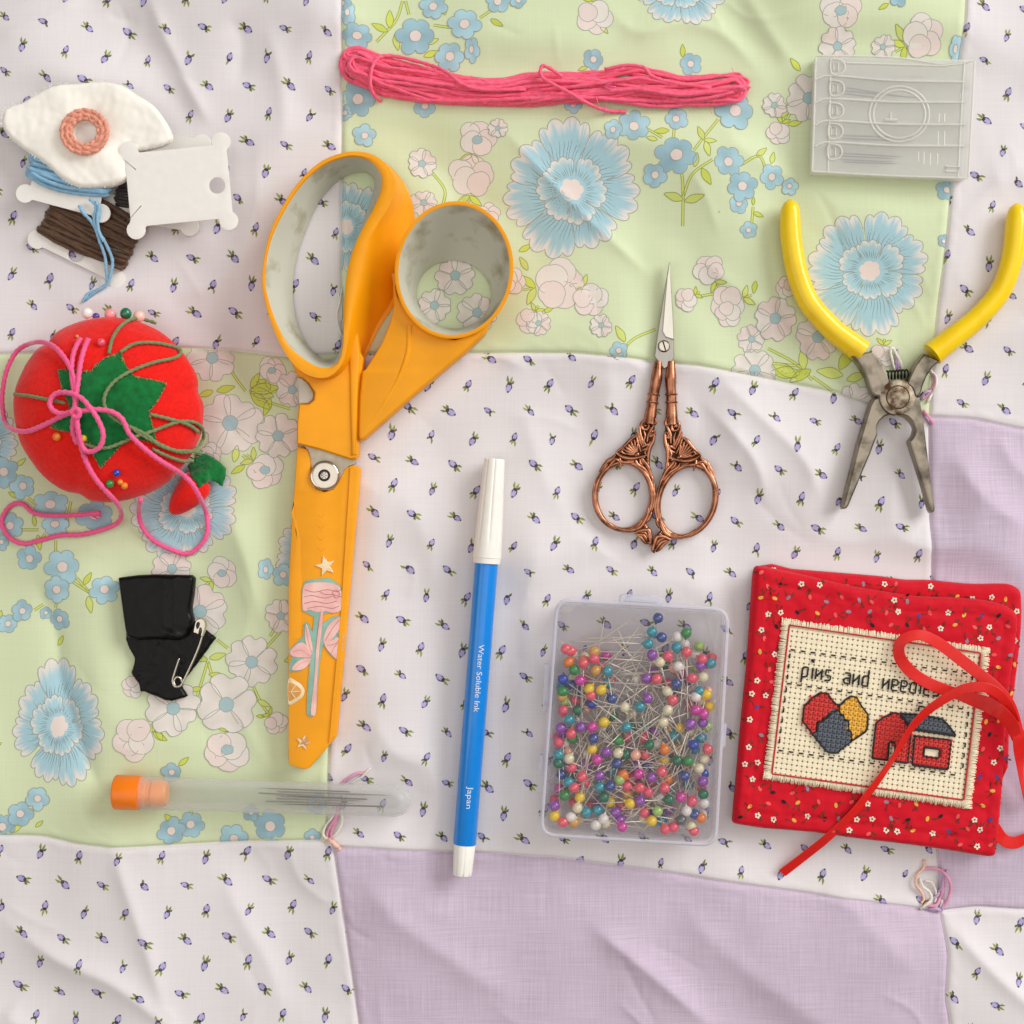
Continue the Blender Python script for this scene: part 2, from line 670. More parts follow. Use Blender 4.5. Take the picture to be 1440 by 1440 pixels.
def HZ(x, y):
    """height of the quilt (units) at picture position x, y (y downwards)"""
    x = np.asarray(x, float)
    y = np.asarray(y, float)
    wx = x + 26 * np.sin(y / 97.0 + 1.0) + 14 * np.sin(y / 41.0 + x / 83.0)
    wy = y + 26 * np.sin(x / 113.0 + 0.4) + 14 * np.sin(x / 47.0 - y / 71.0)
    z = np.zeros(np.broadcast(x, y).shape)
    for a, b, ph, am in SINES:
        s = np.sin(a * wx + b * wy + ph)
        z = z + am * (s + 0.35 * s * s)
    for P, w, a in RIDGES:
        x0, y0 = P.min(0) - 6 * w
        x1, y1 = P.max(0) + 6 * w
        k = (x > x0) & (x < x1) & (y > y0) & (y < y1)
        if not np.any(k):
            continue
        xs, ys = np.broadcast_to(x, z.shape)[k], np.broadcast_to(y, z.shape)[k]
        n = len(P)
        best = np.full(xs.shape, 1e9)
        tt = np.zeros(xs.shape)
        for i in range(n - 1):
            p, q = P[i], P[i + 1]
            ab = q - p
            t = np.clip(((xs - p[0]) * ab[0] + (ys - p[1]) * ab[1]) / (ab @ ab + 1e-9), 0, 1)
            d = np.hypot(xs - p[0] - t * ab[0], ys - p[1] - t * ab[1])
            b = d < best
            best = np.where(b, d, best)
            tt = np.where(b, (i + t) / (n - 1), tt)
        fade = np.clip(np.minimum(tt, 1 - tt) * 3.5, 0, 1)
        fade = fade * fade * (3 - 2 * fade)
        z[k] += 1.3 * a * fade * np.exp(-np.sqrt((best / w) ** 2 + 0.12))
    xb, yb = np.broadcast_arrays(x, y)
    z = (z - 2.0) * (1 - 0.86 * press(xb, yb))
    # seams: a tight groove between softly puffed edges
    dv = np.minimum(np.abs(x - VX(1, y)), np.abs(x - VX(2, y)))
    dh = np.minimum(np.abs(y - HY(1, x)), np.abs(y - HY(2, x)))
    d = np.minimum(dv, dh)
    z = z + 1.0 * np.exp(-((d - 7) / 6.0) ** 2) - 3.2 * np.exp(-(d / 2.0) ** 2) - 1.5 * np.exp(-(d / 9.0) ** 2)
    pk = 1 + 0.35 * np.sin(x / 6.3 + 2 * np.sin(y / 21.0)) * np.sin(y / 5.7 + 2 * np.sin(x / 23.0))
    z = z + 1.0 * np.exp(-((d - 10) / 8.0) ** 2) * (pk - 1)
    return z


def hz(px, py):
    return float(HZ(np.array([px]), np.array([py]))[0])


def rest(pts, q=80):
    P = np.array([p[:2] for p in pts], float)
    return float(np.percentile(HZ(P[:, 0], P[:, 1]), q))


WHITE = (223, 217, 217)
GREEN = (208, 218, 178)
PURPLE = (200, 183, 200)
M_white = cloth_mat('white_cotton', WHITE, slub=0.035, bump=0.12, coarse=1.2)
M_green = cloth_mat('green_cotton', GREEN, slub=0.03, bump=0.1, coarse=1.2, rough=0.62)
M_purple = cloth_mat('lavender_linen', PURPLE, slub=0.14, bump=0.35, coarse=0.85)
M_print = cloth_mat('printed_cotton', (255, 255, 255), attr=True, slub=0.03, bump=0.1, coarse=1.2)

quilt = thing('patchwork_quilt', 'rumpled patchwork quilt of green floral, lavender and sprigged white squares under everything', 'quilt', (0, 0, 0))


def param(a, b, fine0, fine1, lo, hi):
    """grid positions from a to b, fine near seams, coarse outside the lo..hi window"""
    out = [a]
    p = a
    while p < b - 1e-6:
        d = min((p - a) if fine0 else 1e9, (b - p) if fine1 else 1e9)
        st = 1.1 if d < 7 else (2.0 if d < 16 else 3.6)
        if p < lo or p > hi:
            st = 14.0
            if p < lo and lo - p < 14:
                st = max(4, lo - p)
        if fine1 and b - p > 16 and st > b - p - 15:
            st = max(2.0, b - p - 15)
        p += st
        out.append(min(p, b))
    return np.array(out)


def patch_mesh(i, j):
    xs = [-640, 475, 1325, 2060]
    ys = [-600, 515, 1215, 2040]
    s = param(xs[i], xs[i + 1], i > 0, i < 2, -40, 1480)
    t = param(ys[j], ys[j + 1], j > 0, j < 2, -40, 1480)
    s = (s - s[0]) / (s[-1] - s[0])
    t = (t - t[0]) / (t[-1] - t[0])
    sg, tg = np.meshgrid(s, t)
    x = xs[i] + sg * (xs[i + 1] - xs[i])
    y = ys[j] + tg * (ys[j + 1] - ys[j])
    for _ in range(8):
        x = (1 - sg) * VX(i, y) + sg * VX(i + 1, y)
        y = (1 - tg) * HY(j, x) + tg * HY(j + 1, x)
    z = HZ(x, y)
    ny, nx = x.shape
    vs = np.stack([(x - 720).ravel(), (720 - y).ravel(), z.ravel()], 1)
    idx = np.arange(ny * nx).reshape(ny, nx)
    fs = np.stack([idx[:-1, :-1], idx[1:, :-1], idx[1:, 1:], idx[:-1, 1:]], -1).reshape(-1, 4)
    mb = MB()
    mb.v = [tuple(p) for p in vs]
    mb.f = fs.tolist()
    mb.m = [0] * len(fs)
    return mb


KINDS = {(0, 0): 'w', (1, 0): 'g', (2, 0): 'w', (0, 1): 'g', (1, 1): 'w', (2, 1): 'p', (0, 2): 'w', (1, 2): 'p', (2, 2): 'w'}
PATCH = {}
for (i, j), k in KINDS.items():
    m_ = {'w': M_white, 'g': M_green, 'p': M_purple}[k]
    lab = {'w': 'white cotton patch printed with small purple rosebuds', 'g': 'pale green cotton patch printed with blue and white flowers', 'p': 'plain lavender linen patch'}[k]
    PATCH[(i, j)] = make('fabric_patch', patch_mesh(i, j), m_, quilt, label=lab, smooth=180)


# ------------------------------------------------------------------ prints (flat printed motifs lying in the cloth)
class Print:
    def __init__(self, zf=None, step=1.0, base=0.16, lay=0.065, flipy=True):
        self.x, self.y, self.l, self.c, self.t = [], [], [], [], []
        self.step = step
        self.zf = zf or HZ
        self.base, self.lay = base, lay

    def tri(self, pts, cols, layer, tris):
        b = len(self.x)
        for (x, y), c in zip(pts, cols):
            self.x.append(x)
            self.y.append(y)
            self.l.append(layer)
            self.c.append(c)
        self.t.extend([(a + b, b_ + b, c_ + b) for a, b_, c_ in tris])

    def fan(self, outline, cen, col, layer, rings=3):
        """outline filled from cen; col a colour or f(u, k) with u 0..1 outward, k the outline index"""
        n = len(outline)
        pts, cols, tris = [cen], [col(0, 0) if callable(col) else col], []
        for r in range(1, rings + 1):
            u = r / rings
            for k, (x, y) in enumerate(outline):
                pts.append((cen[0] + (x - cen[0]) * u, cen[1] + (y - cen[1]) * u))
                cols.append(col(u, k) if callable(col) else col)
        for k in range(n):
            tris.append((0, 1 + k, 1 + (k + 1) % n))
        for r in range(rings - 1):
            for k in range(n):
                a, b = 1 + r * n + k, 1 + r * n + (k + 1) % n
                tris += [(a, a + n, b + n), (a, b + n, b)]
        self.tri(pts, cols, layer, tris)

    def line(self, pts, w, col, layer, closed=False, taper=False):
        P = np.array(pts, float)
        n = len(P)
        T = (np.roll(P, -1, 0) - np.roll(P, 1, 0)) if closed else np.gradient(P, axis=0)
        T /= np.linalg.norm(T, axis=1, keepdims=True) + 1e-9
        N = np.stack([-T[:, 1], T[:, 0]], 1)
        ww = np.full(n, w / 2.0)
        if taper:
            ww = w / 2.0 * np.interp(np.linspace(0, 1, n), [0, 0.5, 1], [0.35, 1, 0.2])
        A = P + N * ww[:, None]
        B = P - N * ww[:, None]
        pts2 = [tuple(p) for p in A] + [tuple(p) for p in B]
        tris = []
        for k in range(n if closed else n - 1):
            j = (k + 1) % n
            tris += [(k, j, n + j), (k, n + j, n + k)]
        self.tri(pts2, [col] * (2 * n), layer, tris)

    def clip(self, f):
        """keep the side where f(x, y) > 0"""
        X, Y = np.array(self.x), np.array(self.y)
        F = f(X, Y)
        T = np.array(self.t)
        pos = (F[T] > 0).sum(1)
        keep = [tuple(t) for t in T[pos == 3]]
        for t in T[(pos > 0) & (pos < 3)]:
            poly = []
            for a, b in ((t[0], t[1]), (t[1], t[2]), (t[2], t[0])):
                fa, fb = F[a], F[b]
                if fa > 0:
                    poly.append(int(a))
                if (fa > 0) != (fb > 0):
                    u = fa / (fa - fb)
                    self.x.append(X[a] + u * (X[b] - X[a]))
                    self.y.append(Y[a] + u * (Y[b] - Y[a]))
                    self.l.append(self.l[a])
                    ca, cb = self.c[a], self.c[b]
                    self.c.append(tuple(ca[q] + u * (cb[q] - ca[q]) for q in range(3)))
                    poly.append(len(self.x) - 1)
            for q in range(1, len(poly) - 1):
                keep.append((poly[0], poly[q], poly[q + 1]))
        self.t = keep

    def mesh(self, xf=None):
        if not self.t:
            return None
        T = np.array(self.t)
        used, inv = np.unique(T.ravel(), return_inverse=True)
        T = inv.reshape(-1, 3)
        X, Y, Lr = np.array(self.x)[used], np.array(self.y)[used], np.array(self.l)[used]
        Z = self.zf(X, Y) + self.base + self.lay * Lr
        if xf is None:
            vx, vy = X - 720, 720 - Y
        else:
            vx, vy = xf(X, Y, Z)
        a, b, c = T[:, 0], T[:, 1], T[:, 2]
        ar = (vx[b] - vx[a]) * (vy[c] - vy[a]) - (vy[b] - vy[a]) * (vx[c] - vx[a])
        T[ar < 0] = T[ar < 0][:, ::-1]
        mb = MB()
        mb.v = list(zip(vx.tolist(), vy.tolist(), Z.tolist()))
        mb.f = T.tolist()
        mb.m = [0] * len(T)
        mb.c = [self.c[i] for i in used]
        return mb


def L3(c):
    return lin(c)


def jit(c, a, rnd):
    k = 1 + rnd.uniform(-a, a)
    return tuple(min(1, x * k) for x in c)


BUD, BUD2, DARK = L3((134, 124, 168)), L3((176, 168, 206)), L3((76, 64, 82))
LEAF, LEAF2 = L3((140, 148, 76)), L3((104, 112, 62))


def rosebud(p, x, y, ang, rnd):
    """ang: direction of the bud tip, degrees, counter-clockwise on the page"""
    a = math.radians(ang)
    d = (math.cos(a), -math.sin(a))
    n = (-d[1], d[0])
    s = rnd.uniform(0.74, 0.98)

    def q(u, v):
        return (x + (d[0] * u + n[0] * v) * s, y + (d[1] * u + n[1] * v) * s)
    for v0, v1, ln, c in ((0, -2, -11, LEAF), (1.0, 5.0, -10, LEAF), (-1.0, -6.0, -6, LEAF2)):
        if rnd.random() < 0.12:
            continue
        ln *= rnd.uniform(0.8, 1.15)
        p.line([q(-2, v0), q(-2 + ln * 0.5, v0 + (v1 - v0) * 0.75), q(-2 + ln, v1)], 3.7 * s, jit(c, 0.25, rnd), 1, taper=True)
    out = []
    w0 = rnd.uniform(4.6, 5.6)
    for k in range(14):
        t = 2 * math.pi * k / 14
        u = 4 + 6.8 * math.cos(t)
        v = w0 * math.sin(t) * (1.0 - 0.18 * math.cos(t))
        out.append(q(u, v))
    b1, b2 = jit(BUD, 0.15, rnd), jit(BUD2, 0.12, rnd)
    sg = rnd.choice((-1, 1))
    p.fan(out, q(4.4, 0.8), lambda u, k: b2 if (u < 0.7 or (sg * math.sin(2 * math.pi * k / 14) > 0.2)) else b1, 2, 2)
    p.fan([q(-2.2 + 2.5 * math.cos(t) , 3.4 * math.sin(t)) for t in np.linspace(0, 6.283, 9)[:-1]], q(-2.2, 0), jit(DARK, 0.3, rnd), 3, 1)
    p.line([q(-2, -3.2), q(2.5, -4.3), q(6, -3.6)], 1.7, DARK, 3, taper=True)
    p.line([q(-2, 3.0), q(1.5, 3.6), q(4, 2.6)], 1.5, DARK, 3, taper=True)
    p.fan([q(10.2 + 1.5 * math.cos(t), 1.7 * math.sin(t)) for t in np.linspace(0, 6.283, 7)[:-1]], q(10.2, 0), DARK, 3, 1)


def bud_patch(i, j, x0, y0, dx, dy, rot, box, first=0, shear=0.0):
    p = Print()
    rnd = random.Random(i * 7 + j * 31 + 5)
    ca, sa = math.cos(math.radians(rot)), math.sin(math.radians(rot))
    for r in range(-45, 46):
        for c in range(-30, 31):
            u = c * dx + (0.5 * dx if r % 2 else 0)
            v = r * dy
            x = x0 + u * ca - v * sa + shear * v + rnd.uniform(-2.5, 2.5) + 6 * math.sin(v / 60.0)
            y = y0 + u * sa + v * ca + rnd.uniform(-2.5, 2.5) + 5 * math.sin(u / 80.0)
            if not (box[0] < x < box[2] and box[1] < y < box[3]):
                continue
            if r % 2 == first:
                ang = 68 if (c + r // 2) % 2 else 252
            else:
                ang = 148 if (c + (r - 1) // 2) % 2 else -38
            rosebud(p, x, y, ang + rnd.uniform(-12, 12), rnd)
    if i > 0:
        p.clip(lambda X, Y: X - VX(i, Y) - 0.3)
    if i < 2:
        p.clip(lambda X, Y: VX(i + 1, Y) - X - 0.3)
    if j > 0:
        p.clip(lambda X, Y: Y - HY(j, X) - 0.3)
    if j < 2:
        p.clip(lambda X, Y: HY(j + 1, X) - Y - 0.3)
    mb = p.mesh()
    make('rosebud_print', mb, M_print, PATCH[(i, j)], kind='stuff', smooth=180)


bud_patch(0, 0, 36, 68, 57, 40, 3, (-170, -170, 520, 530))
bud_patch(1, 1, 550, 609, 57, 37.5, 1.5, (440, 470, 1350, 1310))
bud_patch(2, 0, 1416, 52, 60, 40, 4, (1290, -170, 1620, 640))
bud_patch(0, 2, 56, 1200, 58, 38, 0.5, (-170, 1160, 560, 1620))
bud_patch(2, 2, 1375, 1290, 60, 39, 6, (1310, 1260, 1620, 1620))

# ---- the green floral
OUT = L3((156, 160, 148))
OUT_L = L3((142, 146, 72))
BLUE = L3((164, 198, 206))
BLUE2 = L3((154, 188, 198))
PALE = L3((224, 216, 206))
PINKC = L3((226, 210, 201))
GREYC = L3((164, 190, 192))
YG = L3((200, 210, 92))
YG2 = L3((204, 214, 118))


def lobes(cx, cy, R_, n, dep, rot, sx=1, sy=1, seg=10, rnd=None, sharp=0.6):
    out = []
    m = n * seg
    js = [1 + (rnd.uniform(-0.1, 0.1) if rnd else 0) for _ in range(n)]
    for k in range(m):
        t = 2 * math.pi * k / m
        ph = (t * n / (2 * math.pi)) % 1.0
        r = R_ * (1 - dep + dep * abs(math.sin(math.pi * ph)) ** sharp)
        i0 = int(t * n / (2 * math.pi)) % n
        r *= 1 + (js[i0] - 1) * math.sin(math.pi * ph)
        a = t + rot
        out.append((cx + sx * r * math.cos(a), cy + sy * r * math.sin(a)))
    return out


def blue_flower(p, x, y, R_, rnd, sx=1.0, sy=1.0, dk=0.0):
    rot = rnd.uniform(0, 6.28)
    L = rnd.choice((0, 4.5, 9)) + 1
    n = 6 if R_ > 18 else 5
    o = lobes(x, y, R_, n, 0.26, rot, sx, sy, 9, rnd)
    c = jit(BLUE if rnd.random() < 0.6 else BLUE2, 0.06, rnd)
    ph_ = rnd.uniform(0, 6.28)
    wash = lambda u, k: tuple(min(1, q * (1.0 + 0.10 * math.sin(ph_ + k * 0.21) + 0.10 * (u - 0.5))) for q in c)
    p.fan(o, (x, y), wash, L, max(3, int(R_ / 4)))
    p.line(o, 0.95, OUT, L + 1, True)
    ci = lobes(x + rnd.uniform(-1, 1), y + rnd.uniform(-1, 1), R_ * 0.32, 5, 0.05, rot, sx, sy, 3)
    p.fan(ci, (x, y), PINKC, L + 2, 2)
    p.line(ci, 0.9, OUT, L + 3, True)


def white_flower(p, x, y, R_, rnd, rot=None, n=None, cen=True):
    rot = rnd.uniform(0, 6.28) if rot is None else rot
    n = n or (5 if R_ < 34 else 5)
    L = rnd.choice((0, 4.5, 9)) + 1
    for k in range(n):
        a = rot + 2 * math.pi * k / n + rnd.uniform(-0.1, 0.1)
        rr = R_ * rnd.uniform(0.9, 1.08)
        w = R_ * math.sin(math.pi / n) * rnd.uniform(0.95, 1.12)
        o = []
        prof = [(0.12, 0.12), (0.35, 0.55), (0.6, 0.85), (0.8, 0.9), (0.97, 0.62), (1.0, 0.33), (0.88, 0.0), (1.0, -0.33), (0.97, -0.62), (0.8, -0.9), (0.6, -0.85), (0.35, -0.55), (0.12, -0.12)]
        for u, v in prof:
            o.append((x + math.cos(a) * u * rr - math.sin(a) * v * w, y + math.sin(a) * u * rr + math.cos(a) * v * w))
        o = [tuple(q) for q in catmull(o, 3, True)]
        cx, cy = x + math.cos(a) * rr * 0.55, y + math.sin(a) * rr * 0.55
        c1, c2 = PALE, jit(PINKC, 0.04, rnd)
        cc_ = c1 if rnd.random() < 0.7 else c2
        p.fan(o, (cx, cy), lambda u, k_: tuple(min(1, q * (0.97 + 0.08 * u * math.sin(k_ * 0.3 + a))) for q in cc_), L + 0.2 * k, 3)
        p.line(o, 0.85, OUT, L + 1 + 0.2 * k, True)
    if cen:
        o = lobes(x, y, R_ * 0.26, 6, 0.06, rot, 1, 1, 3)
        p.fan(o, (x, y), GREYC, L + 2.4, 2)
        p.line(o, 0.85, OUT, L + 2.8, True)


def leaf(p, x, y, ln, ang, rnd, w=0.42):
    a = math.radians(ang)
    d = (math.cos(a), -math.sin(a))
    n = (-d[1], d[0])
    pr = [(0, 0), (0.25, 0.8), (0.5, 1), (0.8, 0.55), (1, 0), (0.8, -0.5), (0.5, -0.9), (0.25, -0.75)]
    o = [(x + d[0] * u * ln + n[0] * v * ln * w * 0.5, y + d[1] * u * ln + n[1] * v * ln * w * 0.5) for u, v in pr]
    o = [tuple(q) for q in catmull(o, 3, True)]
    c = x + d[0] * ln * .5, y + d[1] * ln * .5
    p.fan(o, c, jit(YG if rnd.random() < 0.6 else YG2, 0.08, rnd), 0.6, 2)
    p.line(o, 0.9, OUT_L, 1.4, True)


def stem(p, pts, w=3.2):
    P = catmull(pts, 6)
    p.line(P, w, YG2, 0, False)
    T = np.gradient(P, axis=0)
    T /= np.linalg.norm(T, axis=1, keepdims=True)
    N = np.stack([-T[:, 1], T[:, 0]], 1)
    p.line(P + N * w / 2, 0.8, OUT_L, 0.5)
    p.line(P - N * w / 2, 0.8, OUT_L, 0.5)


def bud_flower(p, x, y, R_, rnd, rot, cen=False):
    """a half-open blossom: overlapping rounded petals; rot points to its base"""
    a = math.radians(rot)
    L = rnd.choice((0, 4.5, 9)) + 1
    d = (math.cos(a), -math.sin(a))
    n = (-d[1], d[0])
    for q, (u, v, r) in enumerate(((-0.45, 0.0, 0.62), (-0.25, 0.5, 0.56), (-0.2, -0.5, 0.56), (0.2, 0.22, 0.64), (0.25, -0.35, 0.55))):
        cx = x + (d[0] * u + n[0] * v) * R_
        cy = y + (d[1] * u + n[1] * v) * R_
        o = lobes(cx, cy, R_ * r, 3, 0.1, rnd.uniform(0, 6), 1, 1, 8, rnd)
        p.fan(o, (cx, cy), PALE if q % 2 else jit(PINKC, .04, rnd), L + 0.5 * q, 2)
        p.line(o, 0.85, OUT, L + 0.5 * q + 0.3, True)
    if cen:
        o = lobes(x, y, R_ * 0.3, 5, 0.1, 0, 1, 0.8, 3)
        p.fan(o, (x, y), GREYC, L + 3.2, 2)
        p.line(o, 0.85, OUT, L + 3.5, True)
    bx, by = x + d[0] * R_ * 0.85, y + d[1] * R_ * 0.85
    leaf(p, bx, by, R_ * 0.75, rot + 55, rnd)
    leaf(p, bx, by, R_ * 0.75, rot - 50, rnd)
    stem(p, [(bx, by), (bx + d[0] * R_ * 0.5, by + d[1] * R_ * 0.5)], 2.6)


def big_flower(p, x, y, R_, rnd, sx=1.0, sy=1.0, rot=0.0):
    def layer(Rr, npet, nlob, L, r_in):
        petals = []
        for k in range(npet):
            a0 = rot + 2 * math.pi * (k + rnd.uniform(-0.08, 0.08)) / npet
            wd = math.pi / npet * rnd.uniform(1.12, 1.3)
            rr = Rr * rnd.uniform(0.86, 1.08)
            m = 44
            o, inn = [], []
            for q in range(m + 1):
                t = -1 + 2 * q / m
                env = (1 - abs(t) ** 3.2) ** 0.45
                ph = ((t + 1) / 2 * nlob) % 1.0
                sc = 1 - 0.10 * (1 - abs(math.sin(math.pi * ph)) ** 0.7)
                r = rr * (0.55 + 0.45 * env) * sc
                a = a0 + t * wd * (0.82 + 0.18 * env)
                o.append((a, r))
            petals.append((a0, wd, o, rr))
        order = list(range(npet))
        for ii, k in enumerate(order):
            a0, wd, o, rr = petals[k]
            Lk = L + 0.22 * ii
            nr = max(8, int(rr / 6))
            pts, cols, tris = [], [], []
            m = len(o)
            tint = rnd.uniform(-0.05, 0.05)
            wig = [rnd.uniform(-0.16, 0.12) for _ in range(m)]
            for i in range(nr + 1):
                u = i / nr
                for q, (a, r) in enumerate(o):
                    rad = r_in + (r - r_in) * u
                    pts.append((x + sx * rad * math.cos(a), y + sy * rad * math.sin(a)))
                    e = np.clip((u - 0.80 - 0.8 * wig[q]) / 0.18, 0, 1)
                    tt = abs(q / (m - 1) - 0.5) * 2
                    e = max(e, np.clip((tt - 0.9) / 0.1, 0, 1) * 0.5)
                    cols.append(tuple((BLUE[z] * (1 + tint)) * (1 - e) + PALE[z] * e for z in range(3)))
            for i in range(nr):
                for q in range(m - 1):
                    A = i * m + q
                    tris += [(A, A + m, A + m + 1), (A, A + m + 1, A + 1)]
            p.tri(pts, cols, Lk, tris)
            p.line([(x + sx * r * math.cos(a), y + sy * r * math.sin(a)) for a, r in o], 1.1, OUT, Lk + 0.15)
            for s_ in range(9):
                t = -0.72 + 1.44 * s_ / 8 + rnd.uniform(-0.05, 0.05)
                a = a0 + t * wd
                ra, rb = max(r_in, rr * 0.40), rr * rnd.uniform(0.58, 0.76)
                p.line([(x + sx * r * math.cos(a + 0.05 * math.sin(r / 9)), y + sy * r * math.sin(a + 0.05 * math.sin(r / 9))) for r in np.linspace(ra, rb, 6)], 0.95, L3((118, 140, 142)), Lk + 0.15, taper=True)
    layer(R_, 7, 4, 1, R_ * 0.15)
    layer(R_ * 0.53, 6, 4, 3, R_ * 0.1)
    o = lobes(x, y, R_ * 0.17, 6, 0.18, rot + 0.3, sx, sy, 8, rnd)
    p.fan(o, (x, y), PINKC, 5, 3)


def green_patch(i, j, blues, whites, buds, bigs, stems, leaves):
    p = Print()
    rnd = random.Random(i * 13 + j * 5 + 2)
    for s in stems:
        stem(p, s)
    for x, y, ln, a in leaves:
        leaf(p, x, y, ln, a, rnd)
    for b in bigs:
        big_flower(p, b[0], b[1], b[2], rnd, *b[3:])
    for w in whites:
        white_flower(p, w[0], w[1], w[2], rnd, *w[3:])
    for b in buds:
        bud_flower(p, b[0], b[1], b[2], rnd, b[3], len(b) > 4)
    for b in blues:
        blue_flower(p, b[0], b[1], b[2], rnd, *b[3:])
    if i > 0:
        p.clip(lambda X, Y: X - VX(i, Y) - 0.3)
    if i < 2:
        p.clip(lambda X, Y: VX(i + 1, Y) - X - 0.3)
    if j > 0:
        p.clip(lambda X, Y: Y - HY(j, X) - 0.3)
    if j < 2:
        p.clip(lambda X, Y: HY(j + 1, X) - Y - 0.3)
    make('flower_print', p.mesh(), M_print, PATCH[(i, j)], kind='stuff', smooth=180)


green_patch(
    1, 0,
    blues=[(585, 51, 27), (653, 36, 23), (610, 9, 19), (701, 4, 18), (728, 3, 12), (632, 81, 21), (664, 72, 14, .75, 1.2), (490, 22, 16, .7, 1.1), (503, 53, 22, 1, .8), (483, 8, 12),
           (503, 139, 25), (597, 150, 16), (512, 190, 16), (484, 158, 12), (834, 85, 15), (971, 89, 16), (1033, 156, 27), (806, 147, 13), (891, 179, 22), (862, 184, 15, .85, 1), (951, 168, 17),
           (949, 221, 28, 1, .92), (920, 248, 17), (1022, 230, 21), (1042, 264, 21), (1037, 289, 14), (1052, 325, 12), (1084, 250, 17), (1110, 263, 12), (869, 495, 13), (1260, 1, 13), (1343, 70, 14, .7, 1.4), (1331, 268, 15), (1010, 300, 0.1), (1326, 340, 10),
           (500, -40, 22), (640, -45, 24), (780, -60, 20), (1100, -60, 22), (1300, -60, 20)],
    whites=[(1090, 448, 30), (1061, 521, 31), (1150, 474, 32), (1057, 477, 19), (757, 456, 16), (845, 459, 15), (1137, 138, 32), (640, 388, 27), (611, 430, 24), (671, 440, 26), (593, 228, 20), (1089, 148, 17), (1241, 67, 16), (1177, 66, 24), (596, 285, 18), (700, 181, 13), (1200, 567, 26), (1247, 560, 22), (1000, -40, 24), (1200, -50, 28)],
    buds=[(836, 24, 25, 100), (671, 196, 25, 250, 1), (662, 247, 30, 265), (783, 400, 36, 190), (829, 421, 24, 120), (997, 381, 21, 300), (966, 421, 16, 30), (1025, 427, 25, 20), (1095, 186, 17, 70), (1179, 20, 28, 270, 1), (1293, 54, 29, 210), (687, 300, 16, 270), (745, 452, 18, 60), (1025, 441, 18, 60), (1106, 405, 15, 0), (1240, 500, 18, 80), (720, 395, 18, 180), (900, -40, 25, 100)],
    bigs=[(804, 267, 97, 1.0, 0.98, 0.15), (1223, 381, 90, 1.0, 0.97, 0.5), (955, -22, 74, 1.0, 0.82, 0.2), (487, 320, 62, 1.0, 1.15, 0.3)],
    stems=[[(960, 318), (960, 280), (958, 250), (952, 235)], [(960, 278), (972, 248), (1000, 228)], [(974, 215), (985, 200), (1010, 168)], [(945, 200), (948, 175)], [(900, 178), (930, 197)], [(1040, 235), (1065, 222), (1075, 240)], [(1056, 315), (1058, 292)],
           [(870, 500), (890, 478), (922, 463)], [(878, 500), (880, 485)], [(622, 290), (625, 265), (607, 240)], [(648, 285), (655, 268)], [(1010, 400), (1000, 395)], [(985, 416), (1010, 412)], [(530, 60), (556, 30), (566, 0)], [(570, 0), (575, 20)], [(610, 36), (632, 40)], [(675, 28), (690, 18)], [(1080, 490), (1120, 512), (1142, 535)], [(1080, 510), (1125, 515)], [(1090, 525), (1130, 520)], [(1142, 530), (1170, 550)], [(1140, 110), (1105, 170)]],
    leaves=[(960, 282, 28, 160), (962, 284, 28, 15), (988, 200, 22, 110), (988, 200, 18, -5), (990, 202, 22, -75), (985, 240, 26, -60), (975, 238, 20, 80), (940, 186, 22, 185), (923, 200, 16, 165), (1062, 222, 20, 40), (1083, 232, 18, 75), (1058, 300, 16, -20), (1058, 290, 12, 90), (545, 45, 24, 155), (548, 40, 26, 90), (556, 48, 24, -80), (600, 62, 18, 20), (596, 80, 22, 20), (690, 30, 20, -30), (626, 22, 16, 100), (878, 482, 26, 120), (730, 353, 20, 30), (742, 380, 22, 120), (732, 380, 20, 200), (816, 405, 18, 250), (765, 440, 16, 30), (1062, 396, 18, 260), (843, 35, 18, -50), (960, 80, 18, 90), (826, 95, 14, 200), (1120, 530, 40, 150), (1125, 525, 42, 178), (1130, 520, 30, 95), (1140, 520, 34, 210), (1180, 520, 40, 60), (1185, 528, 38, 170), (1190, 535, 30, 20), (1125, 100, 22, 130), (1270, 60, 26, 120), (1275, 70, 24, 60), (1100, 165, 24, 60), (1108, 175, 20, 10), (1246, 10, 16, 210), (695, 360, 22, 35), (612, 362, 0.1, 0), (655, 300, 20, 160), (1103, 470, 22, 100)])

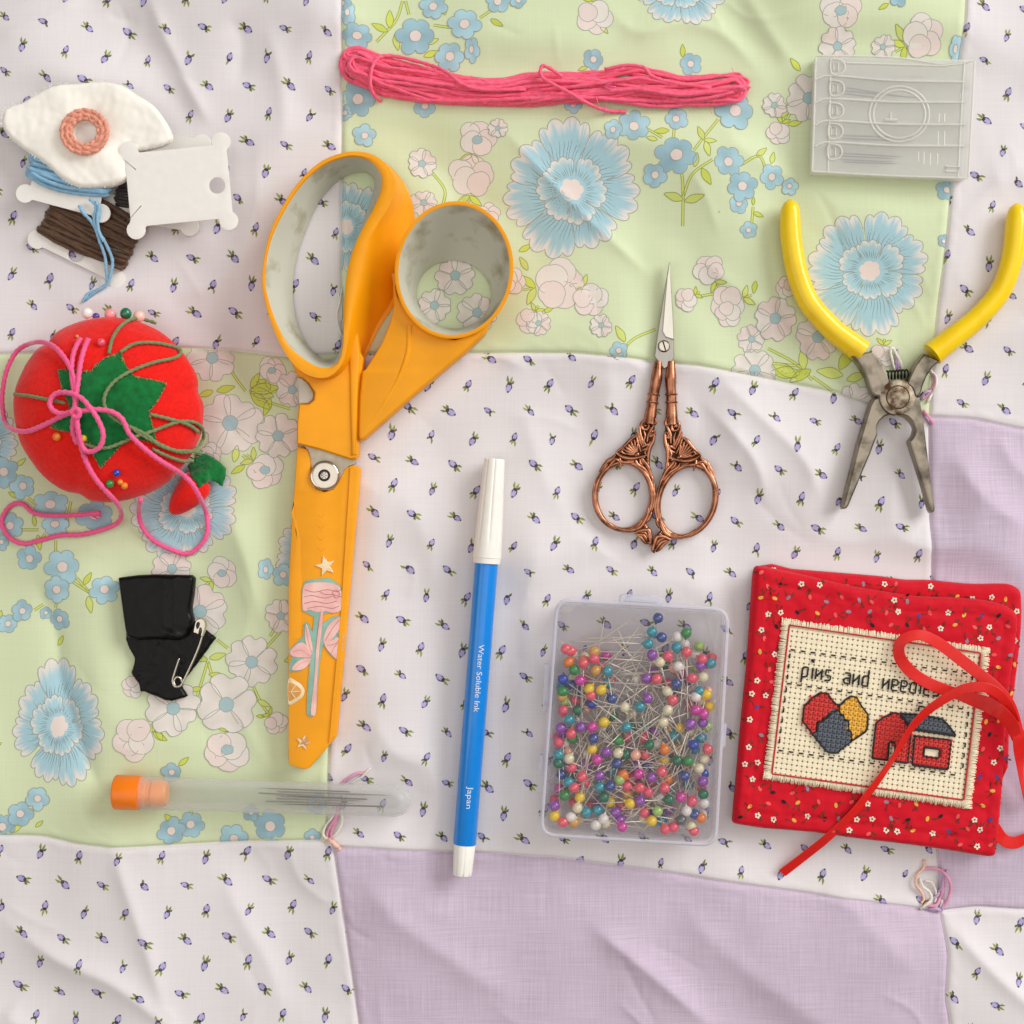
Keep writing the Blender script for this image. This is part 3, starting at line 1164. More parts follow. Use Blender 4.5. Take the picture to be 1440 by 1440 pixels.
green_patch(
    0, 1,
    blues=[(5, 664, 21), (32, 684, 18), (72, 710, 24, 1.05, .85), (134, 725, 24, 1.1, .9), (79, 737, 21, 1, .8), (14, 740, 19), (1, 763, 11), (41, 785, 18), (90, 797, 25), (81, 829, 20), (148, 829, 20), (31, 859, 15), (84, 871, 15), (12, 877, 14), (64, 862, 9), (53, 1122, 17), (29, 1145, 18), (4, 1163, 19), (242, 1086, 14), (242, 1168, 19), (269, 1160, 19), (328, 1180, 21), (380, 1162, 24), (353, 1143, 12), (375, 800, 12, .9, 1.3), (399, 808, 16), (445, 1130, 14), (438, 720, 14), (60, 640, 14), (-40, 1000, 24), (-70, 800, 24), (-60, 1120, 20), (200, 1200, 0.1), (440, 1176, 12)],
    whites=[(354, 931, 34), (318, 991, 41, 0.1, 4), (244, 996, 36), (281, 860, 36), (324, 595, 42), (298, 503, 32), (391, 613, 30), (395, 866, 22), (411, 548, 24), (242, 800, 26), (440, 900, 26), (-50, 900, 30), (-60, 700, 28)],
    buds=[(320, 1054, 30, 90, 1), (388, 1016, 16, 130), (373, 661, 25, 140, 1), (382, 521, 19, 240, 1), (193, 1038, 30, 20), (312, 806, 22, 215, 1), (188, 965, 15, 50), (440, 640, 20, 90), (296, 640, 16, 200)],
    bigs=[(82, 1022, 92, 0.78, 1.0, 0.2), (262, 716, 78, 1.0, 0.95, 0.4), (-28, 622, 60, 1.0, 1.0, 0.2), (450, 780, 60, 1, 1, 0)],
    stems=[[(292, 930), (280, 970), (270, 1000)], [(292, 930), (300, 955), (308, 965)], [(305, 900), (320, 912)], [(370, 915), (395, 888)], [(356, 965), (368, 990), (380, 1008)], [(345, 550), (330, 530), (325, 520)], [(350, 552), (410, 550)], [(360, 560), (408, 575)], [(342, 640), (352, 652)], [(100, 815), (128, 833)], [(110, 812), (130, 835)], [(55, 765), (65, 750)], [(80, 775), (80, 760)], [(30, 745), (55, 745)], [(48, 858), (60, 850)], [(78, 855), (80, 845)], [(268, 1140), (272, 1150)], [(95, 735), (100, 705)], [(318, 1022), (318, 1036)], [(40, 700), (52, 710)], [(392, 872), (380, 895)]],
    leaves=[(352, 548, 40, 5), (350, 548, 36, -15), (352, 552, 36, -40), (352, 545, 24, 60), (380, 560, 26, 250), (305, 550, 26, 15), (300, 550, 22, 200), (356, 620, 16, 60), (330, 650, 24, 80), (345, 655, 22, 210), (292, 928, 22, 170), (294, 926, 24, 15), (284, 968, 18, 190), (286, 970, 18, -10), (315, 952, 22, 170), (362, 985, 20, -25), (372, 1008, 12, 175), (120, 822, 20, 60), (126, 838, 24, -80), (54, 752, 22, -80), (50, 740, 16, 100), (24, 655, 16, 40), (25, 700, 16, 150), (80, 908, 16, 60), (2, 1045, 18, 200), (225, 1130, 20, 180), (232, 1145, 18, -40), (210, 1135, 16, 160), (252, 1076, 18, 40), (14, 1170, 20, 30), (50, 1163, 14, 40), (0, 870, 12, 80), (230, 1040, 20, 120), (212, 1030, 24, 60), (400, 930, 22, 20), (310, 1048, 14, 150), (270, 905, 24, 30)])

# ---- tufts of embroidery thread that tie the quilt at the patch corners
M_tpink = mat('thread_pink', (226, 150, 178), 0.7, var=0.1, sheen=0.3)
M_tpeach = mat('thread_peach', (240, 190, 170), 0.7, var=0.1, sheen=0.3)
M_twhite = mat('thread_white', (232, 226, 214), 0.7, var=0.05, sheen=0.3)
M_tlilac = mat('thread_lilac', (190, 160, 196), 0.7, var=0.1, sheen=0.3)


def lay_path(pts, r, up=0.0, per=5, arch=0.0):
    P = catmull([p[:2] for p in pts], per)
    z = HZ(P[:, 0], P[:, 1]) + r * 0.8 + up
    if arch:
        z = z + arch * np.sin(np.linspace(0, math.pi, len(P)))
    return np.stack([P[:, 0] - 720, 720 - P[:, 1], z], 1)


def tie(strands):
    mb = MB()
    for pts, r, mi, arch in strands:
        mb.tube(lay_path(pts, r, 0.4, arch=arch), r, 7, mi=mi, lobes=2, amp=0.15, twist=0.9)
    make('thread_tie', mb, [M_tpink, M_tpeach, M_twhite, M_tlilac], quilt, smooth=180)


_a = lambda q: zm(q, 440, 1060, 9)
tie([(_a([(290, 640), (260, 780), (170, 900), (140, 1000), (190, 1070)]), 1.9, 2, 3),
     (_a([(310, 640), (290, 800), (220, 920), (190, 1000), (200, 1080)]), 2.1, 0, 5),
     (_a([(330, 650), (300, 830), (250, 950), (240, 1060)]), 1.9, 0, 3),
     (_a([(360, 700), (380, 840), (330, 960), (260, 1040)]), 2.0, 2, 6),
     (_a([(180, 1060), (260, 1090), (310, 1140), (360, 1200)]), 3.2, 1, 3),
     (_a([(360, 380), (450, 300), (560, 240), (660, 240)]), 1.8, 0, 1),
     (_a([(480, 370), (560, 320), (640, 270), (700, 200), (740, 170)]), 1.6, 2, 1),
     (_a([(400, 370), (480, 300), (540, 260), (600, 230)]), 1.5, 3, 2)])
_a = lambda q: zm(q, 1240, 1180, 5.54)
tie([(_a([(325, 160), (325, 220), (270, 280), (265, 350), (310, 410), (330, 470), (310, 500)]), 1.8, 1, 4),
     (_a([(320, 230), (400, 225), (470, 250), (520, 320), (535, 400), (510, 490), (470, 550)]), 2.1, 0, 6),
     (_a([(510, 240), (480, 310), (470, 380), (440, 440), (380, 480)]), 2.0, 3, 5),
     (_a([(300, 310), (320, 370), (370, 410), (385, 470), (330, 520), (310, 545)]), 2.1, 2, 5),
     (_a([(340, 330), (390, 340), (420, 390), (430, 450), (420, 500)]), 1.5, 2, 2),
     (_a([(330, 510), (400, 520), (450, 490), (480, 400), (490, 320)]), 2.2, 0, 4),
     (_a([(370, 550), (430, 545), (470, 560), (490, 500)]), 2.3, 3, 3),
     (_a([(480, 480), (470, 530), (455, 570)]), 2.0, 2, 2)])
_a = lambda q: zm(q, 1180, 480, 9)
tie([(_a([(700, 370), (660, 230), (640, 120), (670, 90), (720, 180), (770, 270), (800, 360)]), 2.0, 2, 4),
     (_a([(720, 360), (720, 240), (740, 100)]), 1.8, 3, 2),
     (_a([(740, 370), (740, 280), (700, 260)]), 1.8, 3, 3),
     (_a([(1150, 360), (1210, 440), (1210, 560), (1160, 680), (1110, 770)]), 2.0, 2, 6),
     (_a([(1180, 380), (1200, 500), (1140, 640), (1050, 740)]), 1.8, 0, 4),
     (_a([(1040, 740), (1060, 660), (1120, 640), (1180, 650)]), 2.2, 3, 5),
     (_a([(1060, 880), (1100, 930), (1160, 1010), (1170, 1040)]), 2.6, 0, 3),
     (_a([(1070, 930), (1110, 990), (1160, 1040)]), 2.0, 3, 2)])
# ================================================================== the things on the quilt
def cen(pts):
    P = np.array([p[:2] for p in pts], float)
    return P.mean(0)


def at_px(px, py, h=None):
    return U(px, py, hz(px, py) if h is None else h)


M_chrome = mat('nickel_steel', (205, 196, 182), 0.2, 1.0, var=0.08, vscale=200, rvar=0.08)
M_steel = mat('pin_shaft_steel', (232, 222, 206), 0.34, 0.55, var=0.05)
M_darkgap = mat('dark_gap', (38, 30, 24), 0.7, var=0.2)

# ------------------------------------------------------------------ orange fabric shears
M_orange = mat('orange_plastic', (243, 160, 6), 0.42, var=0.07, vscale=60, bump=0.03, bscale=2500, spec=0.32)
M_lining = mat('grey_soft_grip', (150, 138, 104), 0.62, rgb2=(196, 194, 176), vscale=90, pos=(0.26, 0.48), bump=0.12, bscale=1800, detail=7)
M_plate = mat('pivot_steel', (176, 166, 146), 0.42, 1.0, var=0.15, vscale=250)

shears = thing('fabric_shears', 'large orange fabric shears closed in an orange blade cover with a rose sticker', 'scissors', U(456, 660, 0))
z0 = 3.0
# --- finger handle (long loop)
OTp = [(409, 508), (386, 467), (371, 418), (368.5, 386), (374, 347), (386, 311), (415, 262), (448, 229), (480.5, 215), (506, 213), (530, 220), (548, 238), (557, 262), (547, 291), (527, 321), (513.5, 347), (503, 386), (494, 435), (489, 477), (482, 510), (462, 530), (434, 528)]
OT = UP(catmull(OTp, 5, True), 62)
ITp = [(405, 484), (388, 452), (376, 415), (373, 388), (378, 350), (390, 316), (418, 268), (450, 236), (481, 222.5), (505, 221), (524, 229), (536, 246), (537, 262), (530, 284), (517, 308), (502, 338), (492, 366), (485.5, 402), (482.5, 451), (482, 480), (477, 506), (463, 517), (445, 515), (425, 503)]
IT = UP(catmull(ITp, 5, True), 60)
IBp = [(432, 484), (419, 457), (412, 418), (415, 373), (428, 330), (448, 285), (474, 255), (497, 244), (518, 243), (529, 262), (514, 301), (494, 356), (488, 386), (484.5, 418), (482.5, 467), (479, 490), (471, 502), (451, 503)]
IB = UP(catmull(IBp, 6, True), 4)
OBp = [(412, 505), (392, 467), (378, 418), (376, 386), (381, 347), (393, 311), (421, 266), (452, 234), (484, 220), (512, 217), (542, 228), (564, 250), (577, 275), (583, 306), (580, 345), (571, 385), (562, 410), (552, 432), (533, 461), (514, 500), (500, 520), (478, 535), (440, 535)]
OB = UP(catmull(OBp, 5, True), 8)


def angsort(P, c, n=110):
    """outline sampled at even angles round c (for star shaped loops)"""
    P = np.array(P)
    a = np.unwrap(np.arctan2(P[:, 1] - c[1], P[:, 0] - c[0]))
    if a[-1] < a[0]:
        P, a = P[::-1], a[::-1]
    t = np.linspace(-math.pi, math.pi, n, endpoint=False)
    aa = np.r_[a - 2 * math.pi, a, a + 2 * math.pi]
    XX, YY = np.r_[P[:, 0], P[:, 0], P[:, 0]], np.r_[P[:, 1], P[:, 1], P[:, 1]]
    o = np.argsort(aa)
    return np.stack([np.interp(t, aa[o], XX[o]), np.interp(t, aa[o], YY[o])], 1)


def ring_part(OBl, OTl, ITl, IBl, c, zb, zt, zi, n=110):
    ob, ot, it, ib = [angsort(q, c, n) for q in (OBl, OTl, ITl, IBl)]
    f = lambda z: (lambda x, y: z) if not callable(z) else z
    zt, zi = f(zt), f(zi)
    mid = lambda A, B, u: A * (1 - u) + B * u
    rings = []
    for u, zz in ((0.0, 0.0), (0.12, 0.02), (0.35, 0.3), (0.6, 0.6), (0.82, 0.84), (0.93, 0.955)):
        q = mid(ob, ot, u)
        rings.append([(x, y, zb + (zt(x, y) - zb) * zz) for x, y in q])
    q = ot
    rings.append([(x, y, zt(x, y) - 0.6) for x, y in ot])
    q = mid(ot, it, 0.3)
    rings.append([(x, y, zt(x, y)) for x, y in q])
    q = mid(ot, it, 0.75)
    rings.append([(x, y, zt(x, y) - 0.3) for x, y in q])
    rings.append([(x, y, zi(x, y) - 0.5) for x, y in it])
    rings.append([(x, y, zi(x, y) - 1.8) for x, y in mid(it, ib, 0.004)])
    lining = []
    for u in (0.0, 0.03, 0.06, 0.2, 0.45, 0.7, 0.9, 1.0):
        q = mid(it, ib, u)
        lining.append([(x, y, zi(x, y) - 0.9 - (zi(x, y) - zb - 0.9) * u ** 1.1) for x, y in q])
    return rings, lining


c0 = np.array(U(452, 385, 40)[:2])
rings, lining = ring_part(OB, OT, IT, IB, c0, 4, 62, 60)
mb = MB()
mb.loft(rings)
sh = [(406, 500), (418, 529), (425, 531), (434, 539), (442, 552), (441, 562), (434, 568), (420, 568.5), (417, 596), (417, 624.5), (448, 632), (493, 646.5), (500, 645), (503.5, 640), (505, 600), (506.5, 549), (511, 503), (498, 480), (488, 470), (480, 508), (462, 520), (440, 515)]
mb.prism(UP(sh, 36), [(0, 6), (0, 33), (0.8, 36), (2.5, 37.5)])
# raised long edge running down the shank
ed = UP([(486, 430), (487, 470), (490, 520), (491, 580), (493, 642), (502.5, 640), (504.5, 549), (507, 500), (504, 470), (500, 430)], 42)
mb.prism(ed, [(0, 30), (0.8, 37.5), (2.6, 40.0), (4, 40.6)])
make('finger_handle', mb, M_orange, shears, smooth=40)
mb = MB()
mb.loft(lining)
make('grip_lining', mb, M_lining, shears, smooth=60)
mb = MB()
mb.prism(UP([(417.5, 529.5), (424.5, 531.5), (433.5, 539.5), (441.5, 552), (440.5, 561.5), (433.5, 567.5), (419.5, 568), (418.5, 548)], 30), [(0, 8), (0, 27), (1.5, 29)])
make('grip_pad', mb, M_lining, shears)

# --- thumb handle (round loop, rim tilted)
def ell(cx, cy, rx, ry, rot=0.0, n=80):
    ca, sa = math.cos(rot), math.sin(rot)
    return [(cx + rx * math.cos(t) * ca - ry * math.sin(t) * sa, cy + rx * math.cos(t) * sa + ry * math.sin(t) * ca) for t in np.linspace(0, 2 * math.pi, n, endpoint=False)]


ztop = lambda x, y: 74 + (y - 318) * 0.22      # higher at the far end of the loop
def UPz(pts, zf):
    out = []
    for px, py in pts:
        z = 70.0
        for _ in range(4):
            x, y, _z = U(px, py, z)
            z = zf(x, y)
        out.append((x, y))
    return out


rim = ell(638.5, 379.5, 83.5, 97, 0.12)
rimi = ell(638.5, 379.5, 78, 91.5, 0.12)
OT2, IT2 = UPz(rim, ztop), UPz(rimi, ztop)
IB2 = UP(ell(638, 414, 52.5, 48, 0.1), 6)
OB2 = UP(ell(639, 412, 66, 66, 0.1), 6)
c1 = np.array(U(638, 395, 40)[:2])
rings, lining = ring_part(OB2, OT2, IT2, IB2, c1, 5, ztop, ztop)
mb = MB()
mb.loft(rings)
sh = [(554, 380), (553, 410), (554, 431), (548, 456), (536, 484), (514, 518.5), (508.5, 522), (505, 560), (503.5, 612), (505, 619), (508, 620), (578, 558), (656, 493), (682, 468), (692, 446), (664, 470), (638, 478), (608, 468), (582, 448), (560, 418)]
zs = lambda x, y: 40 + max(0, (y - 230)) * 0.10
P = UP(sh, 44)
mb.prism(res_len(P, 6, True), [(0, 8), (0, lambda x, y: 38 + max(0, (y - 200)) * 0.11), (1.2, lambda x, y: 41.5 + max(0, (y - 200)) * 0.11), (3.2, lambda x, y: 42.5 + max(0, (y - 200)) * 0.11)])
# soft crease where the loop runs out into the shank
cr = U(576, 456, 50), U(573, 495, 48), U(560, 532, 46), U(535, 575, 44.5), U(509, 612, 43.5)
mb.tube(catmull([(p[0], p[1], 42.2 + max(0, (p[1] - 200)) * 0.11 - 2.6) for p in cr], 5), np.linspace(5.0, 3.0, 21), 10, flat=1.0)
make('thumb_handle', mb, M_orange, shears, smooth=45)
mb = MB()
mb.loft(lining)
make('grip_lining', mb, M_lining, shears, smooth=60)

# --- pivot plate, pivot, blade, cover
mb = MB()
mb.prism(UP([(420, 620), (432, 633), (437, 656), (446, 690), (478, 690), (490, 656), (500, 652), (500, 640), (460, 620)], 24), [(0, 14), (0, 22), (0.6, 22.6)])
mb.prism(UP([(428, 690), (412, 1040), (430, 1065), (460, 1030), (482, 690)], 16), [(0, 11), (3, 15)])
make('blade', mb, M_plate, shears)
mb = MB()
pc = U(456, 668.5, 34)
mb.lathe([(0, 19), (8, 20.6), (10.5, 20.2), (11.6, 18.6), (11.9, 15), (12.2, 9.0)], (pc[0], pc[1], 22), (0, 0, 1), 40, cap0=False)
pv = make('pivot_screw', mb, M_chrome, shears, smooth=50)
mb = MB()
mb.lathe([(0, 8.6), (0.5, 8.4), (0.6, 6.4)], (pc[0], pc[1], 33.9), (0, 0, 1), 24, cap0=False, mi=1)
mb.lathe([(0, 5.6), (0.9, 5.2), (1.4, 3.4)], (pc[0], pc[1], 34.4), (0, 0, 1), 20, mi=0)
for k in range(6):
    a = k * math.pi / 3
    mb.tube([(pc[0] + 1.2 * math.cos(a), pc[1] + 1.2 * math.sin(a), 35.6), (pc[0] + 4.6 * math.cos(a), pc[1] + 4.6 * math.sin(a), 35.4)], 0.55, 6, mi=1)
make('screw_core', mb, [M_chrome, M_darkgap], pv)
cov = [(417.5, 627), (432, 631.5), (436, 645), (436.5, 660), (438, 676), (445, 687), (456, 691.5), (468, 688), (476, 677), (484, 660), (492, 655), (500, 655), (505.5, 657.5), (506, 662), (472.5, 1037), (435.5, 1080), (430, 1082), (425, 1082), (406.5, 1076), (405, 1068), (405, 826), (409.5, 739), (413, 690)]
mb = MB()
mb.prism(UP(cov, 30), [(0.5, 5), (0, 7), (0, 26), (0.8, 28.4), (2.2, 29)])
mb.prism(UP([(491, 657), (499, 656.5), (504.5, 660), (471, 1036), (461.5, 1046), (478, 860)], 32), [(0, 22), (0.3, 29.6), (1.6, 31.2)])
mb.prism(UP([(413, 700), (415, 720), (424, 760), (426, 830), (424, 900), (407, 900), (406.5, 826), (410.5, 740)], 29.5), [(0, 24), (2.0, 29.2), (5.2, 29.7)])
for k in range(4):                                # moulded chevron marks
    y = 726 + k * 16
    c = [U(447, y - 3, 29), U(452, y + 1, 29), U(457, y - 4, 29)]
    mb.tube([(a[0], a[1], 28.7) for a in c], 0.8, 6)
sheath = make('blade_cover', mb, M_orange, shears, smooth=30)

M_stk_pink = mat('sticker_pink_foil', (226, 168, 160), 0.32, 0.25, rgb2=(240, 196, 182), vscale=140, coat=0.4, bump=0.2, bscale=500)
M_stk_teal = mat('sticker_teal_edge', (132, 176, 158), 0.35, 0.1, var=0.1, coat=0.4)
M_stk_cream = mat('sticker_cream_foil', (230, 200, 150), 0.3, 0.35, rgb2=(246, 226, 196), vscale=200, coat=0.4)
M_stk_line = mat('sticker_line', (196, 110, 122), 0.4, 0.2, var=0.1)
M_stk_gold = mat('sticker_orange_fill', (214, 150, 70), 0.4, 0.1, var=0.1)


def flat(mb, pts, z, t=0.35, mi=0, smooth=None):
    P = UP(catmull(pts, smooth, True) if smooth else pts, z)
    mb.prism(P, [(0, z), (0, z + t * 0.7), (0.25, z + t)], mi)


z4 = lambda q: zm(q, 380, 600, 2.88)
mb = MB()
flat(mb, z4([(140, 625), (170, 618), (240, 612), (280, 640), (300, 690), (298, 745), (250, 752), (215, 760), (208, 800), (250, 770), (290, 765), (295, 800), (300, 850), (290, 920), (272, 948), (240, 920), (214, 880), (200, 960), (185, 1160), (165, 1178), (148, 1165), (150, 1080), (160, 960), (120, 990), (82, 995), (76, 975), (88, 930), (72, 910), (110, 870), (132, 850), (136, 800), (150, 788), (172, 830), (178, 770), (130, 745), (128, 660)]), 29.9, mi=1)
bl = z4([(134, 650), (165, 632), (238, 632), (278, 650), (292, 700), (290, 740), (258, 755), (225, 748), (190, 752), (160, 742), (132, 740)])
flat(mb, bl, 30.2, 0.5, 0, 4)
flat(mb, z4([(205, 745), (216, 745), (208, 830), (198, 920), (190, 1040), (186, 1155), (172, 1170), (164, 1150), (178, 1020), (186, 900)]), 30.60, 0.5, 0, 3)
flat(mb, z4([(215, 860), (232, 810), (262, 780), (286, 775), (280, 820), (250, 860), (225, 880)]), 30.32, 0.5, 0, 4)
flat(mb, z4([(220, 880), (260, 860), (295, 840), (290, 880), (276, 940), (250, 925)]), 30.38, 0.5, 0, 4)
flat(mb, z4([(172, 900), (160, 840), (146, 800), (140, 850), (150, 900), (165, 925)]), 30.44, 0.5, 0, 4)
flat(mb, z4([(165, 930), (140, 880), (112, 878), (80, 912), (92, 930), (130, 935)]), 30.50, 0.5, 0, 4)
flat(mb, z4([(165, 940), (130, 940), (100, 960), (88, 985), (125, 985), (150, 970)]), 30.56, 0.5, 0, 4)
rose = make('rose_sticker', mb, [M_stk_pink, M_stk_teal], sheath, label='rose sticker with teal edge on the orange cover', smooth=30)
mb = MB()
for ln in ([(140, 660), (180, 670), (230, 660), (270, 668), (288, 660)], [(136, 690), (170, 684), (220, 694), (262, 684), (290, 690)], [(138, 716), (180, 708), (230, 716), (270, 706)], [(150, 736), (200, 728), (250, 736), (280, 726)],
           [(262, 690), (252, 672), (268, 662), (280, 676), (272, 694), (258, 690)], [(200, 668), (226, 680), (262, 678)],
           [(222, 868), (250, 820), (282, 780)], [(230, 885), (262, 880), (290, 850)], [(245, 920), (262, 890), (280, 870)], [(270, 835), (282, 860), (296, 820)], [(168, 915), (152, 860), (146, 812)], [(160, 930), (125, 905), (90, 912)], [(160, 945), (125, 958), (96, 982)],
           [(206, 760), (196, 860), (182, 1000), (172, 1150)], [(198, 780), (186, 900)]):
    P = catmull(z4(ln), 4)
    mb.tube([U(p[0], p[1], 30.75) for p in P], 0.42, 5)
make('sticker_lines', mb, M_stk_line, rose)


def star(cx, cy, r, rot, rin=0.42):
    return [(cx + (r if k % 2 == 0 else r * rin) * math.sin(rot + k * math.pi / 5), cy - (r if k % 2 == 0 else r * rin) * math.cos(rot + k * math.pi / 5)) for k in range(10)]


for cx, cy, r, rot, lb in ((458, 796, 15, -0.25, 'pale star sticker above the rose'), (426.5, 1044, 11.5, 0.25, 'brownish star sticker near the tip of the cover')):
    mb = MB()
    flat(mb, star(cx, cy, r, rot), 30.0, 0.6, 0)
    flat(mb, star(cx + 1.5, cy - 1.0, r * 0.7, rot + 0.1, 0.4), 30.7, 0.3, 1 if r < 13 else 0)
    make('star_sticker', mb, [M_stk_cream, mat('sticker_star_face', (196, 150, 112), 0.3, 0.4, var=0.25, vscale=400)], sheath, label=lb, smooth=20)
mb = MB()
sl = [(405.5, 955), (416, 957), (425, 964), (428.5, 972), (425, 981), (415, 988), (405.8, 990)]
flat(mb, sl, 29.9, 0.4, 0, 3)
flat(mb, [(405.8, 961), (414, 962), (421, 967), (424, 972.5), (420, 979), (413, 983), (405.8, 985)], 30.3, 0.25, 1, 3)
for a, b in (((406, 973), (423, 972)), ((409, 973), (416, 963)), ((409, 973), (415, 982))):
    mb.tube([U(a[0], a[1], 30.7), U(b[0], b[1], 30.7)], 0.8, 6)
make('fruit_slice_sticker', mb, [M_stk_cream, M_stk_gold], sheath, smooth=30)
# pale thread caught in the loop
mb = MB()
mb.tube(lay_path([(481, 405), (478, 425), (474, 445), (478, 465), (484, 478)], 1.1, 1.0), 1.1, 6)
mb.tube(lay_path([(476, 412), (480, 430), (480, 450)], 0.8, 1.0), 0.8, 6)
tt = make('loose_thread', mb, M_twhite, None, 'short cream thread scrap lying inside the orange finger loop', 'thread')

# ------------------------------------------------------------------ marking pen
M_penblue = mat('blue_barrel', (0, 132, 222), 0.30, var=0.03, spec=0.5, coat=0.3)
M_penwhite = mat('white_cap', (240, 236, 226), 0.42, var=0.02, sss=0.0)
M_ink = mat('white_lettering', (214, 226, 236), 0.5, var=0.03)
pen = thing('marker_pen', 'blue water soluble ink pen with fluted white cap and white end plug', 'pen', U(672, 940, 0))
zc = 21.0 + 1.5
pA, pB = np.array(U(695.6, 645, zc)), np.array(U(650, 1231, zc))
L_pen = np.linalg.norm(pB - pA)
ax = (pB - pA) / L_pen
tb = L_pen * (792 - 645) / (1231 - 645)
te = L_pen * (1185 - 645) / (1231 - 645)
flute = lambda lo, hi, dp: (lambda t, a: 1 - (dp * (max(0.0, math.cos(8 * a + 0.6)) ** 6) if lo < t < hi else 0))
mb = MB()
mb.lathe([(0, 12.6), (1.2, 14.0), (4, 14.5), (40, 16.0), (80, 17.8), (112, 19.2), (116, 19.3), (134, 19.9), (138, 20.0), (138.6, 19.2), (140, 19.2), (tb, 18.8), (tb + 0.5, 16.5)], pA, ax, 96, mod=flute(-1, 113, 0.085))
make('cap', mb, M_penwhite, pen, smooth=45)
mb = MB()
mb.lathe([(tb - 4, 16.0), (te + 1, 16.0), (te + 2, 15.4)], pA, ax, 48)
barrel = make('barrel', mb, M_penblue, pen)
mb = MB()
mb.lathe([(te, 14.6), (te + 1.5, 15.4), (te + 38, 13.6), (L_pen - 1, 13.0), (L_pen, 11.5)], pA, ax, 96, mod=flute(te + 4, 1e9, 0.10))
make('end_plug', mb, M_penwhite, pen, smooth=45)


def text_mesh(txt, size):
    cu = bpy.data.curves.new('lettering', 'FONT')
    cu.body = txt
    cu.size = size
    cu.resolution_u = 3
    o = bpy.data.objects.new('lettering', cu)
    C.objects.link(o)
    bpy.context.view_layer.update()
    dg = bpy.context.evaluated_depsgraph_get()
    me = o.evaluated_get(dg).to_mesh()
    V = np.array([tuple(v.co) for v in me.vertices])
    F = [list(p.vertices) for p in me.polygons]
    o.evaluated_get(dg).to_mesh_clear()
    bpy.data.objects.remove(o)
    bpy.data.curves.remove(cu)
    return V, F


side = np.cross(ax, (0, 0, 1.0))
side /= np.linalg.norm(side)         # to the left of the direction of travel seen from above
for txt, y0, y1, lat in (('Water Soluble Ink', 905, 999, 2.5), ('Japan', 1103, 1134, 2.5)):
    V, F = text_mesh(txt, 10.8)
    V[:, 0] -= V[:, 0].min()
    t0 = L_pen * (y0 - 645) / 586.0
    t1 = L_pen * (y1 - 645) / 586.0
    V[:, 0] *= (t1 - t0) / V[:, 0].max()
    out = []
    for x, y, _ in V:
        th = (-lat - (y - 4) * 1.0) / 16.0
        q = pA + ax * (t0 + x) + (-side) * (16.6 * math.sin(-th)) * -1 * -1 + np.array([0, 0, 16.6 * math.cos(th)])
        out.append(q)
    mb = MB()
    mb.add(out, F)
    make('lettering', mb, M_ink, barrel, smooth=0)

# ------------------------------------------------------------------ embroidery scissors
M_blade2 = mat('blade_flat_steel', (172, 168, 160), 0.36, 1.0, var=0.06, vscale=150, stretch=(6, 1, 1))
M_blade = mat('polished_blade', (216, 211, 200), 0.3, 1.0, var=0.03, vscale=120, stretch=(4, 1, 1))
M_copper = mat('antique_copper', (96, 58, 40), 0.3, 1.0, rgb2=(196, 134, 102), vscale=220, pos=(0.25, 0.6), rvar=0.12)
M_copdark = mat('copper_patina', (40, 26, 18), 0.5, 0.8, rgb2=(96, 62, 42), vscale=350)
es = thing('embroidery_scissors', 'small embroidery scissors with ornate copper handles and fine steel blades', 'scissors', U(930, 600, 0))
zb = 4.0
mb = MB()
mb.prism(UP([(941.5, 368), (934, 411), (923.7, 478), (920.5, 501), (934, 519), (940, 515), (948, 503), (947.5, 478), (944, 420)], 12), [(0, 6), (0, 11), (0.8, 12)])
make('blade', mb, M_blade2, es)
mb = MB()
mb.prism(UP([(942.3, 367), (938, 390), (934.5, 430), (931.5, 466), (936, 474), (948, 478), (946.5, 440), (944, 400)], 16), [(0, 11.5), (0, 14), (1.0, 15.6)])
make('blade', mb, M_blade, es)
mb = MB()
sc = U(934, 486.5, 16)
mb.lathe([(0, 7.4), (3.0, 7.6), (4.2, 6.6), (4.6, 4.5)], (sc[0], sc[1], 11.5), (0, 0, 1), 28)
mb.prism([(sc[0] - 1.0 + 2, sc[1] - 6.2), (sc[0] + 1.0 + 2, sc[1] - 6), (sc[0] + 1.0 - 1.6, sc[1] + 6.2), (sc[0] - 1.0 - 1.6, sc[1] + 6)], [(0, 15.2), (0, 16.3)], mi=1)
mb.lathe([(0, 8.6), (0.5, 8.4)], (sc[0], sc[1], 12), (0, 0, 1), 28, mi=1)
make('pivot_screw', mb, [M_chrome, M_darkgap], es)


def mirror(p):
    x, y = p[0], p[1]
    return (1861 - (y - 570) * 0.1445 - x, y + max(0, (y - 575)) * 0.055) + tuple(p[2:])


e6 = lambda q: zm(q, 820, 560, 6.545)


